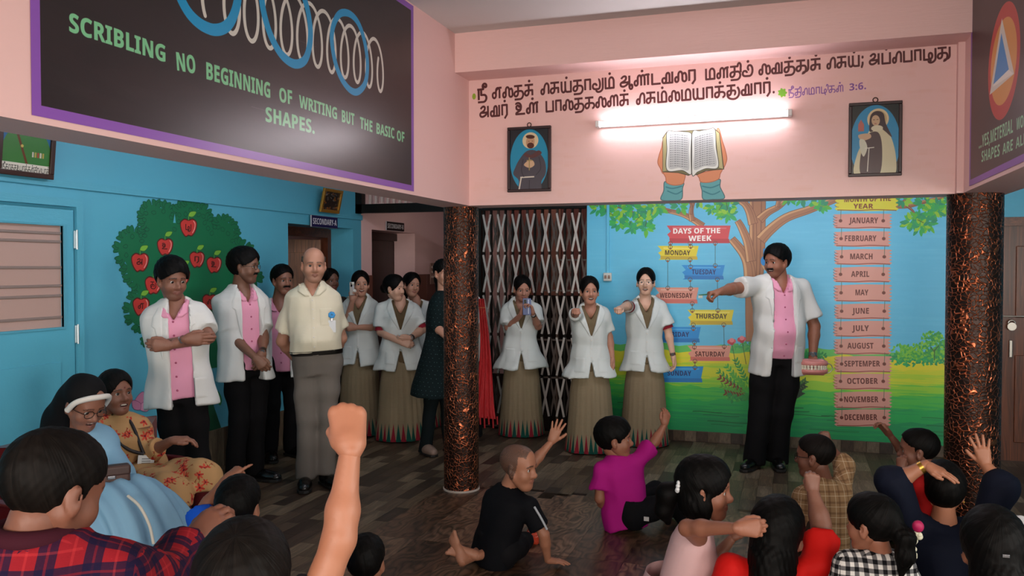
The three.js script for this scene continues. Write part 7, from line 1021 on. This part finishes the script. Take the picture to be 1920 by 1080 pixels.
{ // shaven boy in black
  const J = freeRig(4.42, 130, { head: [972, 876, 0.02], neck: [954, 914, 0], sR: [994, 952, 0.1], sL: [936, 932, -0.1], hip: [930, 1030, 0], eR: [1020, 1003, 0.1], wR: [1027, 1034, 0.06], eL: [1000, 868, -0.22], wL: [1034, 828, -0.26], hR: [950, 1032, 0.06], hL: [925, 1028, -0.05], kR: [985, 1040, -0.12], kL: [960, 1030, -0.24], aR: [895, 1030, 0.1], aL: [866, 1050, 0.14] });
  for (const k of ['hR', 'hL', 'kR', 'kL']) J[k].y = 0.08; J.aR.y = 0.07; J.aL.y = 0.055; J.hip.y = 0.11; J.wR.y = 0.035;
  const P = kid('boy with shaven head in a black shirt leaning on one hand', J, { skin: '#a36e54', hair: 'none', shaved: '#3a302a', hyaw: 62, hpitch: 2, hs: 0.98, lip: '#8a5548', legs: true, footR: { dir: [-0.85, 0.3, 0.1], sole: [-0.1, 0.25, 0.95], s: 0.68, color: '#b07a60' }, footL: { dir: [-0.3, 0.85, -0.2], sole: [-0.7, 0.1, 0.7], s: 0.66, color: '#b07a60' }, handL: { pose: 'open', palm: [0.1, 0, -1], dir: [0.35, 0.9, 0], s: 1.15, res: 0.0036 }, handR: { pose: 'flat', palm: [0, -1, 0], dir: [0.95, 0, 0.2], res: 0.0036 }, arm: 1.0, gaze: [10, 0] }, { shirt: std(0x0b0c11, 0.8), pants: std(0x131215, 0.8), shorts: true, hem: 0.12, sleeve: 0.75 });
  P.add('sleeve_stripe', tube([J.sR.clone().add(cdir(J.sR, [0.5, 0.2, 0.8]).multiplyScalar(0.055)), J.sR.clone().lerp(J.eR, 0.35).add(cdir(J.sR, [0.6, 0, 0.7]).multiplyScalar(0.058)), J.sR.clone().lerp(J.eR, 0.72).add(cdir(J.sR, [0.6, 0, 0.7]).multiplyScalar(0.056))], 0.006, 16, 6), std(0xb0b4ba, 0.6), P.m_shirt);
  const pk = thing('snack_packet', 'crumpled orange plastic packet on the floor beside the boy', 'packet', onY(997, 1020, 0)), pf = (() => { const e = uni([ell(V(0, 0.035, 0), 0.055, 0.036, 0.07), ell(V(0.01, 0.06, -0.06), 0.05, 0.03, 0.045)], 0.02); return like(e, (x, y, z) => mx(e(x, y, z) + 0.007 * Math.sin(x * 130 + z * 60) * Math.sin(y * 120 - z * 90), -y), 0.01); })();
  mesh('wrapper', nets(pf, 0.005), std(0xc8452a, 0.25), pk); mesh('label_patch', rbox(0.03, 0.002, 0.04, 0.001, 0, 0.076, 0.0), std(0xd9b0a0, 0.4), pk);
}
{ // boy in magenta
  const J = freeRig(4.98, 135, { head: [1152, 824, 0], neck: [1158, 854, 0], sL: [1122, 882, 0.05], sR: [1198, 866, 0], hip: [1172, 978, 0], eR: [1228, 828, -0.05], wR: [1246, 796, -0.05], eL: [1124, 935, 0.05], wL: [1140, 962, -0.1], hL: [1160, 980, -0.05], hR: [1190, 980, 0.05], kR: [1258, 958, 0], kL: [1230, 960, -0.2], aR: [1285, 985, -0.1], aL: [1265, 985, -0.25] });
  J.hip.y = 0.12; for (const k of ['hL', 'hR']) J[k].y = 0.1; J.kR.y = 0.17; J.kL.y = 0.18; J.aR.y = J.aL.y = 0.06;
  const P = kid('boy in a magenta shirt holding one fist up beside the skirts', J, { skin: '#8f5c46', hyaw: 92, hpitch: -4, hs: 0.98, vol: 0.022, curl: 0.0014, hairline: 0.06, side: 0.04, handR: { pose: 'cup', palm: [-0.5, 0, -0.8], dir: [0.2, 0.95, 0], s: 1.05, res: 0.0036 }, handL: relaxedIn([0, -1, 0]) }, { shirt: std(0xa8187c, 0.75), pants: navyPants, hem: 0.1, sleeve: 0.72, sw: 1.35, fold: 0.008 });
  mesh('leg_print', rbox(0.03, 0.025, 0.002, 0.0008), std(0xc4c4c4, 0.5), P.m_trousers).position.copy(at(1212, 973, 4.86).sub(P.base));
}
{ // girl in pale pink dress
  const J = sit(freeRig(3.35, 118, { head: [1322, 918, 0], neck: [1306, 978, 0], sR: [1312, 1012, 0.1], sL: [1302, 1000, -0.12], hip: [1270, 1130, 0], eR: [1288, 990, 0.26], wR: [1382, 990, 0.44], eL: [1330, 1060, -0.2], wL: [1372, 1010, -0.22] })); J.hip.y = 0.14;
  const P = kid('girl in a pale pink sleeveless dress stretching her arm aside', J, { fem: true, skin: '#8f5c46', hyaw: 84, hs: 0.98, hair: 'bob', vol: 0.022, curl: 0.0014, hairline: 0.068, side: 0.045, handR: { pose: 'cup', palm: [-0.2, -0.3, -0.9], dir: [0.98, 0.05, -0.1], s: 1.2, res: 0.0036 }, handL: relaxedIn([0, -1, 0]), arm: 1.1 }, { top: 'dress', shirt: std(0xd6b0b0, 0.8), sleeve: 0, hem: 0.14, flare: 0.1, fold: 0.004, fat: 1.05, seed: 4 });
  skirt(P, 'dress_skirt', std(0xd6b0b0, 0.8), [[0.01, 0.25, 0.24, 0.1], [0.12, 0.24, 0.22, 0.08], [0.26, 0.18, 0.16, 0.02], [0.34, 0.14, 0.12]], { pleats: 22, amp: 0.05 });
  const pt = nets(uni(chain([V(0, 0.0, -0.1), V(0, -0.03, -0.15), V(0, -0.1, -0.165), V(0.01, -0.15, -0.15)], [0.028, 0.046, 0.036, 0.014]), 0.02), 0.006); pt.applyMatrix4(P.headM); P.add('ponytail', pt, hairMat(kidHair));
  for (let i = 0; i < 7; i++) { const c = new THREE.SphereGeometry(0.009, 10, 8).translate(-0.055 + 0.012 * Math.cos(i * 0.95), 0.035 - i * 0.005 + 0.01 * Math.sin(i * 0.95), -0.094 - 0.002 * i); c.applyMatrix4(P.headM); P.add('flower_clip', c, std(0xd6d8da, 0.5)); }
}
{ // person in red with long hair
  const J = sit(freeRig(3.12, 176, { head: [1458, 1004, 0], neck: [1454, 1066, 0], sL: [1362, 1070, 0], sR: [1540, 1062, 0], hip: [1455, 1250, 0.03], eR: [1540, 985, -0.1], wR: [1524, 922, -0.16], eL: [1330, 1190, 0], wL: [1380, 1270, -0.15] }), 0.14, 0.13); J.hip.y = 0.14;
  kid('long haired girl in a red top raising a fist, seen from behind', J, { fem: true, skin: '#7d5444', hyaw: 165, hs: 1.06, hair: 'long', vol: 0.022, curl: 0.0014, coverEars: true, s: 0.95, handR: { pose: 'fist', palm: [0, 0, -1], dir: [-0.05, 1, 0], s: 1.1, res: 0.0036 }, handL: relaxedIn([0, 0, -1]) }, { top: 'red_top', shirt: std(0xc01612, 0.7), pants: navyPants, sleeve: 0.7, sw: 1.3 });
}
const checkTex = canvasTex(256, 256, (x, W, H) => { x.fillStyle = '#a3805c'; x.fillRect(0, 0, W, H); x.fillStyle = 'rgba(90,60,40,0.35)'; for (const i of [0, 128]) { x.fillRect(i, 0, 26, H); x.fillRect(0, i, W, 26); } x.fillStyle = 'rgba(225,205,175,0.7)'; for (const i of [60, 188]) { x.fillRect(i, 0, 7, H); x.fillRect(0, i, W, 7); } }, true); checkTex.repeat.set(9, 9);
{ // boy in beige checked shirt
  const J = sit(freeRig(4.62, -150, { head: [1528, 856, 0], neck: [1545, 900, 0], sL: [1500, 928, 0], sR: [1584, 922, 0], hip: [1545, 1030, 0.02], eR: [1583, 872, -0.14], wR: [1553, 832, -0.2], eL: [1490, 980, 0], wL: [1500, 1010, -0.12] })); J.hip.y = 0.12;
  kid('boy with glasses in a beige checked shirt raising his arm', J, { skin: '#7a4c3a', hyaw: -104, hs: 0.98, hair: 'short', vol: 0.006, curl: 0.0006, hairColor: 0x1c1613, nape: -0.05, glasses: 0x1c1818, handR: { pose: 'fist', palm: [-0.3, 0, -1], dir: [-0.35, 0.9, 0], s: 1.1, res: 0.0036 }, handL: relaxedIn([0, -1, 0]) }, { top: 'checked_shirt', shirt: std(0xffffff, 0.8, { map: checkTex }), pants: std(0x3a2c24, 0.85), uv: true, sleeve: 1.35, sw: 1.3, fold: 0.008 });
}
{ // boy by the month boards
  const J = sit(freeRig(4.7, -95, { head: [1722, 845, 0], neck: [1735, 888, 0], sL: [1728, 905, 0.12], sR: [1722, 900, -0.12], hip: [1745, 1010, 0], eR: [1700, 858, -0.2], wR: [1668, 815, -0.2], eL: [1705, 930, 0.15], wL: [1688, 880, 0.1] })); J.hip.y = 0.13;
  kid('boy with cropped hair below the month boards, hand at mouth', J, { skin: '#7a4c3a', hyaw: -88, hs: 0.98, vol: 0.008, curl: 0.001, hairColor: 0x120e0c, handR: { pose: 'cup', palm: [-0.6, 0, 0.4], dir: [-0.6, 0.75, 0], s: 1.1, res: 0.0036 }, handL: { pose: 'grip', palm: [0.2, 0.2, -0.9], dir: [0.1, 0.95, -0.1], res: 0.0036 } }, { shirt: std(0x1a2036, 0.8), pants: navyPants, sleeve: 0.7 });
}
{ // navy dress, both hands up
  const J = sit(freeRig(3.55, 176, { head: [1768, 922, 0], neck: [1768, 978, 0], sL: [1698, 985, 0], sR: [1852, 985, 0], hip: [1775, 1140, 0], eL: [1676, 905, 0.02], wL: [1736, 872, 0.06], eR: [1878, 912, 0.0], wR: [1848, 872, -0.05] }), 0.14, 0.13); J.hip.y = 0.14;
  const P = kid('girl in a navy top with one hand on her head and one raised', J, { fem: true, skin: '#a0694e', hyaw: -168, hs: 0.96, hair: 'short', vol: 0.02, curl: 0.0014, nape: -0.085, coverEars: true, s: 0.98, earring: true, arm: 0.95, handL: { pose: 'flat', palm: [0.3, -0.9, -0.1], dir: [0.92, -0.3, 0.1], s: 1.15, res: 0.0036 }, handR: { pose: 'open', palm: [-0.1, 0, -1], dir: [-0.2, 0.95, 0], s: 1.15, res: 0.0036 } }, { top: 'navy_top', shirt: std(0x0d1222, 0.8), pants: navyPants, sleeve: 1.05, sw: 1.25, fat: 1.1 });
  for (const t of [0.1, 0.16]) wristBand(P, 'L', std(0xb08a3c, 0.3, { metalness: 0.9 }), 0.008, t, 'bangle');
  const rs = nets(uni(chain([at(1700, 918, 3.6), at(1722, 905, 3.58), at(1738, 930, 3.6), at(1730, 975, 3.62), at(1740, 1010, 3.6)], [0.03, 0.05, 0.055, 0.05, 0.03]), 0.02), 0.009); P.add('red_scarf', rs, std(0x9a1414, 0.75));
}
const ginghamTex = canvasTex(256, 256, (x, W, H) => { x.fillStyle = '#cfcdc8'; x.fillRect(0, 0, W, H); x.fillStyle = 'rgba(10,10,14,0.55)'; for (const i of [0, 128]) { x.fillRect(i, 0, 64, H); x.fillRect(0, i, W, 64); } x.fillStyle = 'rgba(5,5,8,0.75)'; for (const i of [0, 128]) for (const j of [0, 128]) x.fillRect(i, j, 64, 64); }, true); ginghamTex.repeat.set(17, 17);
{ // gingham girl
  const J = sit(freeRig(2.95, -150, { head: [1636, 985, 0], neck: [1648, 1034, 0], sL: [1584, 1062, 0], sR: [1696, 1060, 0], hip: [1645, 1260, 0.03], eL: [1560, 1160, 0], wL: [1590, 1230, -0.15], eR: [1720, 1160, 0], wR: [1700, 1240, -0.15] }), 0.14, 0.13); J.hip.y = 0.13;
  const P = kid('girl in black and white gingham with white flowers in her hair', J, { fem: true, skin: '#8f5c46', hyaw: -118, hs: 0.85, hair: 'ponytail', vol: 0.016, curl: 0.0012, hairline: 0.07, side: 0.04, handL: relaxedIn(), handR: relaxedIn() }, { top: 'gingham_dress', shirt: std(0xffffff, 0.8, { map: ginghamTex }), pants: navyPants, uv: true, sleeve: 0.6, sw: 1.3, hem: 0.12 });
  for (let i = 0; i < 26; i++) { const t = i / 26, c = new THREE.IcosahedronGeometry(rr(0.009, 0.014), 1).translate(-0.03 + rr(-0.02, 0.02), -0.0 - t * 0.11, -0.165 + rr(-0.012, 0.012) + t * 0.02); c.applyMatrix4(P.headM); P.add('jasmine_bud', c, std(0xd2d0b8, 0.7)); }
  const ro = nets(uni([ell(V(0, 0, 0), 0.022, 0.024, 0.022), ell(V(0.012, 0.008, 0), 0.014, 0.016, 0.014)], 0.004), 0.004); ro.translate(-0.035, 0.03, -0.17); ro.applyMatrix4(P.headM); P.add('rose', ro, std(0xa81450, 0.6));
}
{ // dark haired girl with clip at the lower right
  const J = sit(freeRig(2.55, 172, { head: [1862, 1035, 0], neck: [1862, 1120, 0], sL: [1770, 1150, 0], sR: [1960, 1150, 0], hip: [1865, 1400, 0.03], eL: [1750, 1260, 0], wL: [1790, 1360, -0.15], eR: [1980, 1260, 0], wR: [1940, 1360, -0.15] }), 0.14, 0.13); J.hip.y = 0.13;
  const P = kid('dark haired girl with a silver hair clip beside the gingham dress', J, { fem: true, hyaw: -165, hs: 0.98, hair: 'long', vol: 0.024, curl: 0.0015, coverEars: true, handL: relaxedIn(), handR: relaxedIn() }, { shirt: std(0x14141a, 0.85), pants: navyPants });
  const cl = rbox(0.02, 0.01, 0.006, 0.002); cl.translate(0, 0.03, -0.128); cl.applyMatrix4(P.headM); P.add('hair_clip', cl, steelM);
}
{ // child at the right edge in white
  const J = sit(freeRig(3.25, -160, { head: [1985, 960, 0], neck: [1975, 1010, 0], sL: [1912, 1000, 0.02], sR: [2030, 1020, 0], hip: [1970, 1140, 0], eL: [1908, 1002, 0.14], wL: [1945, 1060, 0.1], eR: [2050, 1090, 0], wR: [2010, 1120, -0.1] }), 0.14, 0.13); J.hip.y = 0.13;
  kid('child in a white top beside the dark haired girl with the clip', J, { hyaw: -150, handL: relaxedIn([0, 0, -1]), handR: relaxedIn() }, { shirt: std(0xb8babc, 0.8), pants: navyPants, sleeve: 0.55, sw: 1.4 });
}
console.log('triangles of people', Math.round(triCount));
renderer.render(scene, camera);
